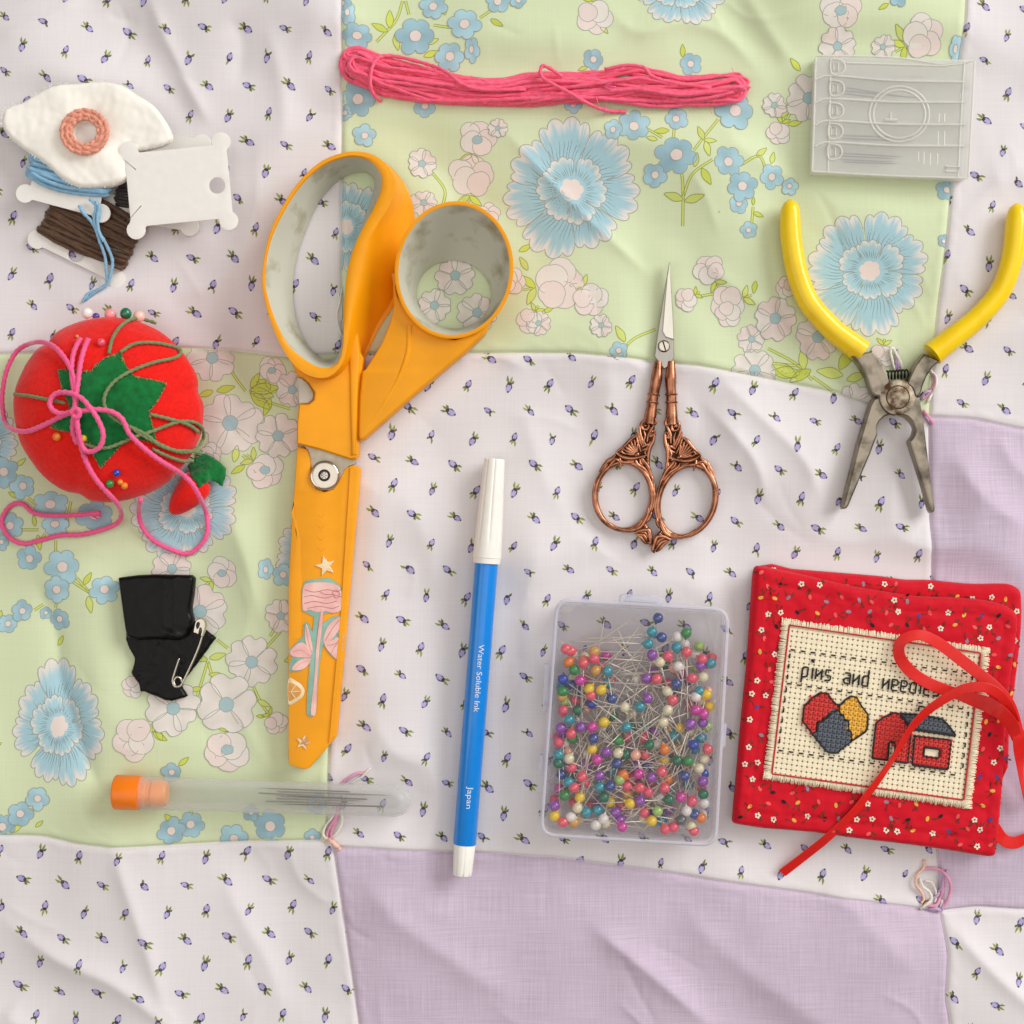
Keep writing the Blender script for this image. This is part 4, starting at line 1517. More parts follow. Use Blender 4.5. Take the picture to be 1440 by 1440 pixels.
def esc_handle(mp):
    mb = MB()

    def path(pts, r, h, per=5, n=7):
        P = catmull([mp(p) for p in pts], per)
        rr = r if np.isscalar(r) else np.interp(np.linspace(0, 1, len(P)), np.linspace(0, 1, len(r)), r)
        mb.tube([U(p[0], p[1], h) for p in P], rr, n)
    # shank with collar rings
    a = [mp(p) for p in [(926, 508), (923, 535), (919.5, 553), (916, 575), (913, 596)]]
    P = catmull(a, 6)
    mb.tube([U(p[0], p[1], 10) for p in P], np.interp(np.linspace(0, 1, len(P)), [0, .2, .45, .7, 1], [5.0, 8.0, 7.2, 7.4, 9.5]), 14)
    for y in (553.5, 564.5):
        x = 919.5 - (y - 553) * 0.16
        p0 = U(*mp((x, y)), 10)
        p1 = U(*mp((x - 0.5, y + 3)), 10)
        mb.lathe([(0, 7.6), (0.6, 9.0), (2.2, 9.0), (3, 7.6)], p0, np.array(p1) - np.array(p0), 16)
    # finger loop: ellipse tube, flat toward the outside
    el = [(877 + 40.2 * math.cos(t), 697.5 + 47.5 * math.sin(t)) for t in np.linspace(0, 2 * math.pi, 64, endpoint=False)]
    rr = [3.4 + 1.2 * abs(math.cos(t)) ** 2 for t in np.linspace(0, 2 * math.pi, 64, endpoint=False)]
    mb.tube([U(*mp(p), 9) for p in el], rr, 12, closed=True, flat=1.5)
    # scrolls and leaves
    S1 = [
        ([(600, 120), (585, 190), (540, 230), (545, 280), (590, 285), (605, 240), (575, 225)], 2.0),
        ([(590, 100), (600, 180), (640, 160), (655, 110)], 1.8),
        ([(655, 115), (640, 190), (650, 240), (668, 215), (660, 180)], 2.0),
        ([(520, 260), (525, 330), (545, 390), (555, 430)], 1.8),
        ([(500, 300), (520, 380), (540, 440)], 1.6),
        ([(660, 230), (625, 290), (600, 340), (590, 400)], 1.9),
        ([(665, 300), (630, 310), (610, 350), (640, 340), (660, 310)], 2.2),
        ([(660, 320), (640, 400), (612, 460), (600, 540), (605, 650)], 2.4),
        ([(500, 340), (440, 380), (380, 440), (300, 500)], 2.2),
        ([(490, 340), (500, 400), (515, 450), (530, 490)], 1.6),
        ([(300, 500), (360, 540), (440, 555), (530, 540), (600, 520)], 2.4),
        ([(540, 450), (580, 430), (605, 430), (590, 460), (545, 480)], 1.9),
        ([(530, 540), (560, 590), (600, 640), (635, 740)], 2.6),
        ([(480, 560), (500, 610), (560, 650), (615, 720)], 2.2),
        ([(550, 520), (545, 570), (580, 600), (600, 560), (590, 530)], 1.7),
        ([(340, 540), (340, 580), (400, 590), (470, 590)], 2.2),
        ([(300, 520), (260, 560), (200, 610), (150, 680)], 2.4),
        ([(330, 560), (280, 580), (230, 640), (180, 690)], 2.0),
        ([(280, 540), (220, 580), (200, 640), (150, 700)], 2.0),
        ([(250, 560), (300, 560), (340, 590), (350, 640)], 1.6),
        ([(600, 1010), (590, 1080), (560, 1140), (520, 1190), (440, 1220), (360, 1225)], 2.4),
        ([(630, 1030), (610, 1100), (570, 1150)], 2.2),
        ([(540, 1150), (480, 1200), (420, 1215), (330, 1200), (250, 1150)], 2.0),
        ([(560, 1160), (580, 1190), (560, 1205), (530, 1200)], 2.6),
        ([(470, 1240), (540, 1215), (600, 1215), (615, 1270), (620, 1330), (600, 1350)], 2.8),
        ([(500, 1250), (550, 1260), (580, 1300), (595, 1340)], 2.2),
        ([(490, 1250), (530, 1280), (560, 1320), (590, 1345)], 1.8),
        ([(520, 1230), (570, 1240), (600, 1290)], 1.6),
        ([(650, 780), (650, 860), (655, 940), (640, 1010), (600, 1100)], 2.2),
    ]
    rs = random.Random(5)
    for pts, r in S1:
        q = e6(pts)
        path(q, [r * 0.7, r * 1.4, r * 1.25, r * 0.65], 12.8 + rs.uniform(-0.6, 1.2))
    extra = [[(610, 150), (630, 180), (620, 220), (640, 250)], [(560, 300), (570, 350), (560, 400), (580, 430)], [(590, 460), (570, 500), (590, 540)], [(450, 400), (470, 360), (500, 345)],
             [(350, 480), (360, 500), (400, 520)], [(400, 565), (430, 580), (470, 575)], [(520, 560), (530, 600), (560, 620)], [(560, 430), (540, 400), (550, 370)], [(380, 450), (360, 480), (330, 500)],
             [(620, 400), (610, 430), (625, 470)], [(585, 560), (600, 600), (612, 640)], [(230, 590), (210, 630), (180, 660)], [(480, 1180), (440, 1200), (400, 1205)], [(540, 1120), (520, 1160), (480, 1180)],
             [(630, 700), (640, 760), (645, 820)], [(110, 760), (98, 840), (98, 920)], [(200, 1110), (260, 1170), (330, 1205)]]
    for pts in extra:
        path(e6(pts), [0.8, 1.8, 1.6, 0.7], 13.6)
    for c_, r_ in (((575, 250), 16), ((655, 160), 13), ((560, 545), 13), ((350, 545), 12), ((600, 520), 11), ((635, 310), 12), ((570, 1175), 13), ((600, 1330), 12)):
        q0 = U(*mp(e6([c_])[0]), 14.0)
        mb.ball(q0, (r_ / 6.5, r_ / 6.5, 1.8), 10, 6)
    # shell with ribs
    c = (500, 520)
    for k in range(7):
        t = k / 6.0
        a0 = math.radians(172 - 84 * t)
        L = 118 + 40 * math.sin(math.pi * t)
        e = (c[0] + L * math.cos(a0), c[1] - L * math.sin(a0))
        m_ = (c[0] + 0.55 * L * math.cos(a0 + .1), c[1] - 0.55 * L * math.sin(a0 + .1))
        path(e6([c, m_, e]), [1.3, 2.2, 2.4, 1.0], 14.0)
    p0 = U(*mp(e6([(495, 520)])[0]), 14.5)
    mb.ball(p0, (4.2, 4.2, 3.2), 12, 8)
    return mb


for mp, nm in ((lambda p: p, 'left'), (mirror, 'right')):
    mb = esc_handle(mp)
    h = make('handle', mb, M_copper, es, smooth=60)
    mb = MB()
    mb2 = MB()
    pl = e6([(600, 130), (580, 220), (510, 330), (400, 420), (300, 510), (210, 600), (150, 690), (200, 650), (260, 610), (340, 590), (400, 585), (480, 600), (560, 650), (610, 720), (612, 640), (604, 540), (616, 460), (650, 350), (664, 220), (664, 120)])
    mb.prism(UP([mp(p) for p in pl], 9), [(0, 4), (0, 9), (0.8, 10.5)])
    pl = e6([(480, 1245), (540, 1225), (600, 1220), (618, 1290), (605, 1345), (560, 1310), (520, 1270)])
    mb2.prism(UP([mp(p) for p in pl], 9), [(0, 5), (0, 9), (0.8, 10.5)])
    make('filigree_backing', mb, M_copdark, h)
    make('tail_backing', mb2, M_copdark, h)

# ------------------------------------------------------------------ long nose pliers
M_yellow = mat('yellow_dipped_vinyl', (240, 192, 6), 0.34, var=0.05, vscale=90, spec=0.4, rgb2=(250, 212, 16), pos=(0.25, 0.5), coat=0.2, bump=0.06, bscale=400)
M_iron = mat('worn_grey_steel', (58, 50, 40), 0.4, 0.95, rgb2=(160, 150, 134), vscale=140, pos=(0.25, 0.55), bump=0.15, bscale=900, detail=8, rvar=0.12)
M_rust = mat('rusty_rivet_steel', (84, 56, 34), 0.55, 0.75, rgb2=(186, 172, 150), vscale=230, pos=(0.40, 0.62), bump=0.3, bscale=900, detail=8)
pl_ = thing('long_nose_pliers', 'open needle nose pliers with yellow dipped handles and worn steel jaws', 'pliers', U(1263, 558, 0))
p9 = lambda q: zm(q, 1180, 480, 9)
p3 = lambda q: zm(q, 1080, 260, 3)
zbse = 4
lower = p9([(1075, 150), (1290, 245), (1185, 330), (1110, 450), (1065, 560), (1040, 660), (1000, 700), (900, 800), (760, 900), (640, 930)]) + \
    [(1244, 586), (1236, 594), (1233.5, 603), (1235, 611), (1231, 620)] + p3([(435, 1130), (395, 1225), (338, 1362), (322, 1370), (313, 1362)]) + p3([(340, 1260), (380, 1100), (430, 930), (447, 900), (470, 895)]) + p9([(560, 640), (700, 540), (860, 520), (900, 430), (960, 300)])
upper = p9([(160, 188), (290, 150), (430, 112), (500, 210), (570, 310), (625, 440), (640, 520), (690, 498), (760, 488), (830, 505), (890, 545), (945, 610), (972, 690), (1020, 695), (1050, 860), (1075, 1010), (1110, 1300)]) + \
    p3([(690, 1250), (707, 1372), (700, 1384), (690, 1384)]) + p3([(655, 1260), (598, 1080), (615, 1060), (624, 1030), (615, 1005), (590, 980), (560, 968)]) + p9([(700, 925), (620, 890), (560, 840), (525, 745), (520, 700), (440, 690), (405, 610), (350, 440), (250, 280)])


def plier_half(outl, zl, zh, side_):
    mb = MB()
    mb.prism(res_len(UP(outl, zh), 5, True), [(1.2, zl), (0, zl + 2), (0, zh - 3.5), (0.9, zh - 1.2), (2.6, zh)])
    make('jaw', mb, M_iron, pl_, smooth=30)


plier_half(lower, 6, 27, 0)
plier_half(upper, 9, 32, 1)
mb = MB()
rc = U(1263, 558.5, 34)
mb.lathe([(0, 24.5), (2.2, 24.5), (3.2, 23)], (rc[0], rc[1], 29.5), (0, 0, 1), 48, cap0=False)
mb.lathe([(0, 15.2), (1.4, 15.0), (2.4, 13.6), (2.7, 9)], (rc[0], rc[1], 32.3), (0, 0, 1), 40, cap0=False)
make('rivet', mb, M_rust, pl_, smooth=40)
mb = MB()
mb.lathe([(0, 16.8), (0.25, 16.6)], (rc[0], rc[1], 32.75), (0, 0, 1), 40, cap0=False)
make('rivet_grime', mb, mat('grime', (70, 46, 26), 0.8, 0.2, rgb2=(110, 84, 56), vscale=300), pl_)
mb = MB()
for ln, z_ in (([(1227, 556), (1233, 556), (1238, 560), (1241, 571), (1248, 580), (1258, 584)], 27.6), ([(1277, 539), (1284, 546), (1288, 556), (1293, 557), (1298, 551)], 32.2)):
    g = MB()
    g.tube([U(p[0], p[1], z_) for p in catmull(ln, 5)], 1.0, 6, flat=0.5)  # dark tube standing in for the shade where the layers meet
    make('joint_shade', g, M_darkgap, pl_, smooth=180)
hx = []
for t in np.linspace(0, 1, 120):
    a = t * 2 * math.pi * 6.5
    x, y, _ = U(1247 + 30 * t, 527.5 - 2 * t, 16)
    hx.append((x, y + 6.0 * math.cos(a), 15 + 6.0 * math.sin(a)))
mb.tube(hx, 1.15, 7)
make('spring', mb, mat('black_spring', (40, 36, 32), 0.35, 0.9, var=0.2), pl_, smooth=180)
gl = p3([(97, 62), (94, 120), (95, 200), (106, 290), (130, 395), (176, 500), (268, 605), (330, 655), (398, 706)])
gr = [(1430.5, 286), (1429, 310), (1424, 358), (1412, 398), (1396, 424), (1369, 452), (1340, 475), (1311, 498)]
for g in (gl, gr):
    P = catmull(g, 6)
    P = resample(P, 46)
    rr = np.interp(np.linspace(0, 1, 46), [0, 0.012, 0.03, 0.06, 0.12, 0.7, 0.93, 1.0], [3, 8, 11, 13.3, 14.6, 15.2, 16.2, 17.2])
    mb = MB()
    mb.tube([U(p[0], p[1], 20) for p in P], rr, 20, flat=1.05)
    make('handle_grip', mb, M_yellow, pl_, smooth=60)
# ------------------------------------------------------------------ tomato pincushion
M_red = mat('red_felt', (232, 22, 10), 0.85, var=0.13, vscale=700, bump=0.6, bscale=2600, sheen=0.25, spec=0.2)
M_leafg = mat('green_felt', (10, 108, 48), 0.9, var=0.25, vscale=350, bump=0.5, bscale=2500, sheen=0.3, spec=0.2)
M_yarn = mat('olive_yarn', (118, 134, 84), 0.8, var=0.15, vscale=600, sheen=0.2)
M_pinkf = mat('pink_floss', (244, 86, 142), 0.6, var=0.1, vscale=600, sheen=0.35)
TC = np.array(U(153, 576, 62))
TR = np.array([128.5, 126.0, 66.0])
tz = lambda q: zm(q, 0, 420, 3.788)
EYE = np.array([0, 0, DP])


def tom_hit(px, py, grow=0.0):
    d = np.array([px - 720.0, 720.0 - py, -DP])
    r = TR + grow
    o = (EYE - TC) / r
    e = d / r
    a, b, c = e @ e, 2 * o @ e, o @ o - 1
    D_ = b * b - 4 * a * c
    if D_ < 0:
        return None
    t = (-b - math.sqrt(D_)) / (2 * a)
    p = EYE + d * t
    return p if p[2] > 0 else None


tom = thing('tomato_pincushion', 'round red felt tomato pincushion with green felt leaf star and olive yarn', 'pincushion', (TC[0], TC[1], 0))
mb = MB()
nu, nv = 200, 80
vs, fs = [], []
top = tom_hit(150, 572)
for j in range(nv + 1):
    ph = math.pi * j / nv
    for i in range(nu):
        th = 2 * math.pi * i / nu
        k = 1 - 0.038 * max(0.0, math.cos(3 * (th - 0.2))) ** 24 * math.sin(ph) ** 1.2 - 0.010 * math.sin(11 * th + 2 * math.sin(3 * th)) * (1 - math.sin(ph)) ** 1.0 * math.sin(ph) - 0.012 * max(0, math.cos(8 * th + 1.0)) ** 3 * (1 - math.sin(ph)) * (1 if ph < 1.57 else 0)
        p = Vector((math.sin(ph) * math.cos(th), math.sin(ph) * math.sin(th), math.cos(ph)))
        n_ = mnoise.noise(p * 2.5) * 0.016 + mnoise.noise(p * 7) * 0.006 + mnoise.noise(p * 16) * 0.0022
        zc_ = p.z * (1 - 0.10 * math.exp(-(math.sin(ph) / 0.22) ** 2))
        vs.append((TC[0] + TR[0] * p.x * (k + n_), TC[1] + TR[1] * p.y * (k + n_), TC[2] + TR[2] * zc_ * (k + n_)))
for j in range(nv):
    for i in range(nu):
        k = (i + 1) % nu
        if j == 0:
            fs.append([i, nu + i, nu + k])
        else:
            fs.append([j * nu + i, (j + 1) * nu + i, (j + 1) * nu + k, j * nu + k])
mb.add(vs, fs)
make('body', mb, M_red, tom, smooth=180)
lf = tz([(645, 283), (664, 340), (690, 390), (720, 415), (800, 428), (890, 450), (862, 510), (820, 575), (796, 600), (806, 650), (822, 700), (840, 782), (800, 765), (750, 752), (700, 752), (650, 778), (600, 830), (535, 905), (510, 860), (492, 825), (505, 790), (470, 775), (430, 745), (390, 712), (330, 706), (262, 684), (300, 655), (345, 622), (372, 590), (362, 545), (335, 500), (318, 440), (304, 374), (340, 376), (390, 384), (490, 385), (510, 350), (560, 312)])


def rag(P, a, rnd, step=1.6):
    P = res_len(P, step, True)
    return [(x + rnd.uniform(-a, a), y + rnd.uniform(-a, a)) for x, y in P]


mb = MB()
lfr = rag(lf, 0.7, R, 2.5)


def drape(x, y, d):
    g = 3.0 + 1.3 * mnoise.noise(Vector((x / 14.0, y / 14.0, 3))) - 1.2 * math.exp(-d / 2.5)
    p = tom_hit(x, y, 0)
    c = np.array([150, 572.0])
    rr = math.hypot(x - c[0], y - c[1])
    q = tom_hit(x, y, g - 5.5 * math.exp(-(rr / 26) ** 2))
    return tuple(q)


mb.fill(lfr, 3.0, None, xyf=drape, seed=4)
nv0 = len(mb.v)
leafo = make('leaf_star', mb, M_leafg, tom, smooth=180)
so = leafo.modifiers.new('thick', 'SOLIDIFY')
so.thickness = 1.8 * S
so.offset = 1


M_tan = mat('frayed_thread', (150, 140, 84), 0.8, var=0.2)


def hairs(name, outline, zf, n, ln, r, mt, parent, seed, inward=0.3):
    """short stray fibres along a cut edge"""
    rnd = random.Random(seed)
    P = np.asarray(outline)
    m = MB()
    for _ in range(n):
        i = rnd.randrange(len(P))
        a, b = P[i], P[(i + 1) % len(P)]
        t = rnd.random()
        x, y = a[0] + (b[0] - a[0]) * t, a[1] + (b[1] - a[1]) * t
        d = np.array([b[1] - a[1], -(b[0] - a[0])])
        d = d / (np.linalg.norm(d) + 1e-9)
        ang = rnd.gauss(0, 0.8)
        d = np.array([d[0] * math.cos(ang) - d[1] * math.sin(ang), d[0] * math.sin(ang) + d[1] * math.cos(ang)])
        L_ = ln * rnd.uniform(0.4, 1.2)
        p0 = zf(x - d[0] * L_ * inward, y - d[1] * L_ * inward)
        p1 = zf(x + d[0] * L_ * 0.3, y + d[1] * L_ * 0.3)
        p2 = zf(x + d[0] * L_ * 0.7 + rnd.uniform(-1, 1), y + d[1] * L_ * 0.7 + rnd.uniform(-1, 1))
        m.tube([p0, p1, p2], r, 4)
    return make(name, m, mt, parent, kind='stuff', smooth=180)


hairs('frayed_edge', lfr[::-1] if sarea(lfr) > 0 else lfr, lambda x, y: tuple(tom_hit(x, y, 3.4)) if tom_hit(x, y, 3.4) is not None else U(x, y, 60), 260, 4.5, 0.38, M_tan, tom, 5)


def yarn_path(pts, r, lift=0.0, ground=True, per=6, sm=9):
    """a thread over the pincushion that comes down to the cloth beyond its rim"""
    P = res_len(catmull([p[:2] for p in pts], per), 2.2)
    out = []
    for px, py in P:
        g = 1.0
        q = tom_hit(px, py, r * 0.85 + lift + 1.2)
        if q is None:
            rad = math.hypot((px - 153) / 133.0, (py - 576) / 130.0)
            sd = dist_poly(np.array([px]), np.array([py]), [(243, 719), (288, 670), (296, 656)], False)[0]
            h = hz(px, py) + r + 50 * math.exp(-(sd / 26.0) ** 4) + (52 * math.exp(-(rad - 1.0) / 0.13))
            out.append(U(px, py, h))
        else:
            # inside the star: on top of the felt
            out.append(tuple(q))
    A = np.array(out)
    ins = inside(P[:, 0], P[:, 1], lf)
    w = np.convolve(np.pad(ins.astype(float), 4, 'edge'), np.ones(9) / 9, 'valid')
    A[:, 2] += w * 3.4
    k = np.ones(sm) / sm
    z = np.convolve(np.pad(A[:, 2], sm // 2, 'edge'), k, 'valid')
    z = np.maximum(z, A[:, 2] - 1.0)
    kk = (DP - z) / DP
    return np.stack([(P[:, 0] - 720) * kk, (720 - P[:, 1]) * kk, z], 1)


mb = MB()
for pts, lift in (([(75, 508), (170, 520), (260, 538), (350, 556)], -0.5),
                  ([(580, 292), (600, 210), (650, 140), (720, 105), (800, 120), (832, 132)], 1.5),
                  ([(640, 285), (720, 240), (830, 235), (940, 260), (965, 285), (930, 315), (820, 340), (700, 385), (610, 440), (560, 510), (560, 580), (610, 640), (700, 690), (780, 740), (850, 775), (950, 815), (1030, 810), (1078, 760), (1082, 700), (1040, 660), (960, 655), (880, 680), (800, 710), (720, 735), (640, 770), (570, 795), (500, 790), (450, 775)], 0.8),
                  ([(800, 615), (900, 640), (1000, 670), (1060, 712)], 0.6),
                  ([(690, 680), (780, 725), (850, 780), (930, 808), (1010, 812), (1078, 822)], 1.2),
                  ([(810, 798), (890, 838), (970, 864), (1030, 862)], 0.8)):
    mb.tube(yarn_path(tz(pts), 2.2, lift), 2.3, 8, lobes=2, amp=0.22, twist=0.8)
make('yarn', mb, M_yarn, tom, smooth=180)

# pink floss strand, looped and knotted on top
fl = thing('pink_floss_strand', 'loose bright pink floss strand looped over the red tomato pincushion', 'thread', U(120, 560, 60))
mb = MB()
for pts, lift, r in (([(405, 600), (330, 625), (240, 670), (150, 705), (80, 700), (30, 660), (12, 560), (15, 480), (40, 370), (100, 270), (200, 230), (280, 250), (340, 310), (380, 380), (402, 460), (404, 560), (390, 640), (388, 710), (412, 775)], 3.0, 3.3),
                     ([(472, 212), (448, 270), (428, 350), (415, 450), (400, 560), (408, 650), (425, 760), (460, 870), (510, 960), (570, 1030), (620, 1085), (645, 1140), (630, 1190), (560, 1225), (440, 1255), (320, 1260), (220, 1285), (130, 1305), (60, 1280), (15, 1220), (15, 1160), (60, 1100), (120, 1093), (170, 1135), (230, 1152), (330, 1155), (440, 1150), (535, 1140)], 4.0, 3.3),
                     ([(430, 208), (392, 290), (382, 400), (398, 520), (402, 600)], 2.5, 3.2),
                     ([(405, 598), (330, 612), (285, 595), (265, 560), (285, 515), (340, 498), (420, 520), (480, 580), (530, 660), (550, 730), (530, 790), (480, 815), (440, 790), (416, 700), (408, 610)], 8.0, 3.3),
                     ([(395, 605), (500, 590), (590, 600), (650, 640), (690, 720), (760, 790), (850, 860), (940, 915), (1010, 970), (1060, 1050), (1100, 1150), (1105, 1240), (1070, 1310), (1000, 1360), (920, 1340), (820, 1290), (760, 1220), (740, 1150), (748, 1066)], 6.0, 3.3),
                     ([(372, 610), (400, 585), (425, 600), (415, 630), (385, 625)], 11.0, 3.4)):
    mb.tube(yarn_path(tz(pts), r, lift), r, 9, lobes=3, amp=0.16, twist=0.75)
for dx, dy in ((0, -7), (2, 6), (-20, 14)):
    mb.tube(yarn_path(tz([(470, 1150), (505, 1150 + dy), (540 + dx, 1146 + 2 * dy)]), 1.2, 0), 1.1, 6)
make('strand', mb, M_pinkf, fl, kind='stuff', smooth=180)

# pins stuck in the pincushion
PEARL = {}


def head_mat(name, rgb, pearl=True):
    if name not in PEARL:
        PEARL[name] = mat('pin_head_' + name, rgb, 0.26 if pearl else 0.3, 0.0, var=0.08, vscale=900, coat=1.0 if pearl else 0.3, spec=0.7)
    return PEARL[name]


PIN_R = 7.0


def pin_meshes(colname, rgb, r=PIN_R, ln=112, pearl=True, sr=0.75, cache={}):
    key = (colname, r, ln)
    if key not in cache:
        a = MB()
        a.ball((0, 0, 0), r, 14, 9)
        a.lathe([(0, r * 0.32), (r * 0.4, 0.9)], (0, 0, -r * 0.93), (0, 0, -1), 8)
        b = MB()
        b.lathe([(0, sr), (ln - 12, sr), (ln, 0.12)], (0, 0, -r * 0.6), (0, 0, -1), 6)
        cache[key] = (make('pin_head', a, head_mat(colname, rgb, pearl), data_only=True, smooth=180), make('pin_shaft', b, M_steel, data_only=True, smooth=180))
    return cache[key]


def add_pin(name, label, pos, direc, colname, rgb, r=PIN_R, ln=112, group=None, pearl=True, sr=0.75):
    """pos = middle of the head (units), direc = from head to point"""
    hm, sm = pin_meshes(colname, rgb, r, ln, pearl, sr)
    o = bpy.data.objects.new(name, None)
    o.empty_display_size = 0.002
    C.objects.link(o)
    o.location = [q * S for q in pos]
    o.rotation_euler = Vector(direc).to_track_quat('-Z', 'Y').to_euler()
    o['label'] = label
    o['category'] = 'pin'
    if group:
        o['group'] = group
    for nm, me in (('head', hm), ('shaft', sm)):
        c = bpy.data.objects.new(nm, me)
        C.objects.link(c)
        c.parent = o
    return o


CL = {'white': (238, 230, 222), 'violet': (70, 50, 150), 'rose': (250, 150, 150), 'emerald': (0, 110, 72), 'blush': (250, 196, 180), 'pink': (236, 84, 110), 'gold': (214, 160, 70),
      'orange': (240, 128, 20), 'yellow': (246, 206, 20), 'blue': (20, 60, 170), 'green': (40, 140, 60), 'amber': (230, 140, 40)}
for px, py, h, r, c, lb in ((122.5, 440.5, 64, 8, 'white', 'white ball pin on the upper rim of the tomato pincushion'),
                            (135, 445, 60, 5, 'violet', 'small violet pin between the white and rose pins behind the tomato pincushion'),
                            (155, 442, 64, 8, 'rose', 'rose ball pin on the upper rim of the tomato pincushion'),
                            (177, 441, 66, 8, 'emerald', 'dark green ball pin on the upper rim of the tomato pincushion'),
                            (195.5, 445, 64, 8, 'blush', 'pale blush ball pin on the upper rim of the tomato pincushion')):
    p = U(px, py, h)
    add_pin('ball_pin', lb, p, (TC[0] - p[0], TC[1] - p[1] - 10, TC[2] - p[2] - 25), c, CL[c], r, 60, 'ball pins in the tomato pincushion', False)
for px, py, r, c, lb in ((142.5, 481.5, 5.6, 'pink', 'pink ball pin beside the pink floss ends on the tomato'), (108.5, 473, 2.2, 'gold', 'tiny gold pin head where the pink floss ends'),
                         (80, 614, 5.8, 'orange', 'orange ball pin low on the left of the tomato'), (117, 616.5, 5.0, 'yellow', 'yellow ball pin under the pink floss loop'),
                         (164, 665, 5.2, 'blue', 'blue ball pin topmost of the cluster below the leaf'), (154.5, 680, 5.6, 'green', 'green ball pin leftmost of the cluster below the leaf'),
                         (169, 678, 4.0, 'amber', 'small amber pin between green and orange pins below the leaf'), (175, 683, 4.8, 'orange', 'orange ball pin rightmost of the cluster below the leaf')):
    p = tom_hit(px, py, r * 0.6)
    n_ = (p - TC) / TR ** 2
    add_pin('ball_pin', lb, p, tuple(-n_ / np.linalg.norm(n_)), c, CL[c], r, 40, 'ball pins in the tomato pincushion', False)

# strawberry
sb = thing('felt_strawberry', 'small red felt strawberry with ragged green felt cap hanging off the pincushion', 'strawberry', U(268, 695, 0))
A_, B_ = np.array(U(241, 721, 15)), np.array(U(288, 670, 22))
axs = (B_ - A_) / np.linalg.norm(B_ - A_)
Ls = np.linalg.norm(B_ - A_)
mb = MB()
mb.lathe([(-1, 0.5), (0, 4), (3, 7.5), (8, 11), (18, 15.5), (32, 19.5), (45, 22), (56, 22), (64, 16), (68, 6)], A_, axs, 36, mod=lambda t, a: 1 + 0.02 * math.sin(5 * a))
make('body', mb, M_red, sb, smooth=180)
cap = rag(zm([(1000, 890), (1030, 850), (1090, 822), (1140, 848), (1175, 875), (1207, 905), (1200, 950), (1188, 1003), (1160, 985), (1130, 968), (1100, 985), (1060, 1008), (1045, 970), (1015, 950), (1010, 920)], 0, 420, 3.788), 0.5, R, 2.5)


def capz(x, y, d):
    p = np.array(U(x, y, 40))
    t = np.clip((p - A_) @ axs, 0, 66)
    c_ = A_ + axs * t
    rr = np.interp(t, [0, 18, 45, 56, 66], [4, 18, 25, 24, 14])
    off = p - c_
    off[2] = 0
    s_ = np.linalg.norm(off[:2])
    h = c_[2] + math.sqrt(max(0, rr * rr - min(s_, rr * 0.98) ** 2)) + 2.5 + 2.0 * mnoise.noise(Vector((x / 7., y / 7., 1))) - 1.5 * math.exp(-d / 2)
    if s_ > rr:
        h -= (s_ - rr) * 0.6
    return U(x, y, max(6, h))


mb.__init__()
mb.fill(cap, 2.4, None, xyf=capz, seed=8)
co = make('leaf_cap', mb, M_leafg, sb, smooth=180)
so = co.modifiers.new('thick', 'SOLIDIFY')
so.thickness = 1.6 * S
so.offset = 1
mb = MB()
rr_ = random.Random(3)
for k in range(9):
    x, y = 268 + rr_.uniform(0, 30), 640 + rr_.uniform(-4, 12)
    z = 44 + rr_.uniform(-2, 5)
    q = [U(x, y, z), U(x + rr_.uniform(-8, 8), y + rr_.uniform(-4, 6), z + 4), U(x + rr_.uniform(-12, 12), y + rr_.uniform(-3, 9), z + rr_.uniform(-2, 2))]
    mb.tube(catmull(q, 4), 1.0, 5)
make('cap_threads', mb, M_leafg, sb, kind='stuff', smooth=180)

# ------------------------------------------------------------------ floss bobbins and felt
M_card = mat('white_plastic_card', (236, 232, 224), 0.45, var=0.02, spec=0.4)
M_bluef = mat('pale_blue_floss', (134, 182, 210), 0.55, var=0.12, vscale=500, sheen=0.3)
M_brownf = mat('brown_floss', (86, 56, 30), 0.55, var=0.25, vscale=500, sheen=0.2)
M_darkf = mat('dark_brown_floss', (40, 28, 22), 0.55, var=0.3, vscale=500, sheen=0.2)


def bobbin_outline(w, h, er=13.5, seg=14):
    """flat thread card: ears at four corners, local axes a (across) and b (up the page)"""
    pts = []
    for sx, sy in ((1, -1), (1, 1), (-1, 1), (-1, -1)):
        cx, cy = sx * (w / 2), sy * (h / 2)
        arc = [(cx + sx * er * math.cos(t), cy + sy * er * math.sin(t)) for t in np.linspace(math.radians(-62), math.radians(198), seg)]
        pts += arc if sx * sy > 0 else arc[::-1]
    return pts


def place(pts, cx, cy, ang, flip=1):
    ca, sa = math.cos(math.radians(ang)), math.sin(math.radians(ang))
    # a runs right, b runs up the page; ang turns clockwise on the page
    return [(cx + a * ca + b * sa, cy + a * sa - b * ca) for a, b in pts]


def bobbin(label, cx, cy, ang, w, h, z, hole=None, slits=True, er=13.5, group='thread bobbins'):
    t = thing('thread_bobbin', label, 'bobbin', U(cx, cy, 0), group)
    o = place(bobbin_outline(w, h, er), cx, cy, ang)
    P = UP(o, z)
    mb = MB()
    if hole:
        hp = UP(place([(hole[0] + hole[2] * math.cos(q), hole[1] + hole[2] * math.sin(q)) for q in np.linspace(0, 6.283, 29)[:-1]], cx, cy, ang), z)
        mb.fill(P, 5, lambda x, y, d: z - 0.7 * math.exp(-d / 0.8), base=z - 3, hole=hp)
    else:
        mb.prism(P, [(0.4, z - 3), (0, z - 2.4), (0, z - 0.6), (0.5, z)])
    make('card', mb, M_card, t, smooth=40)
    return t


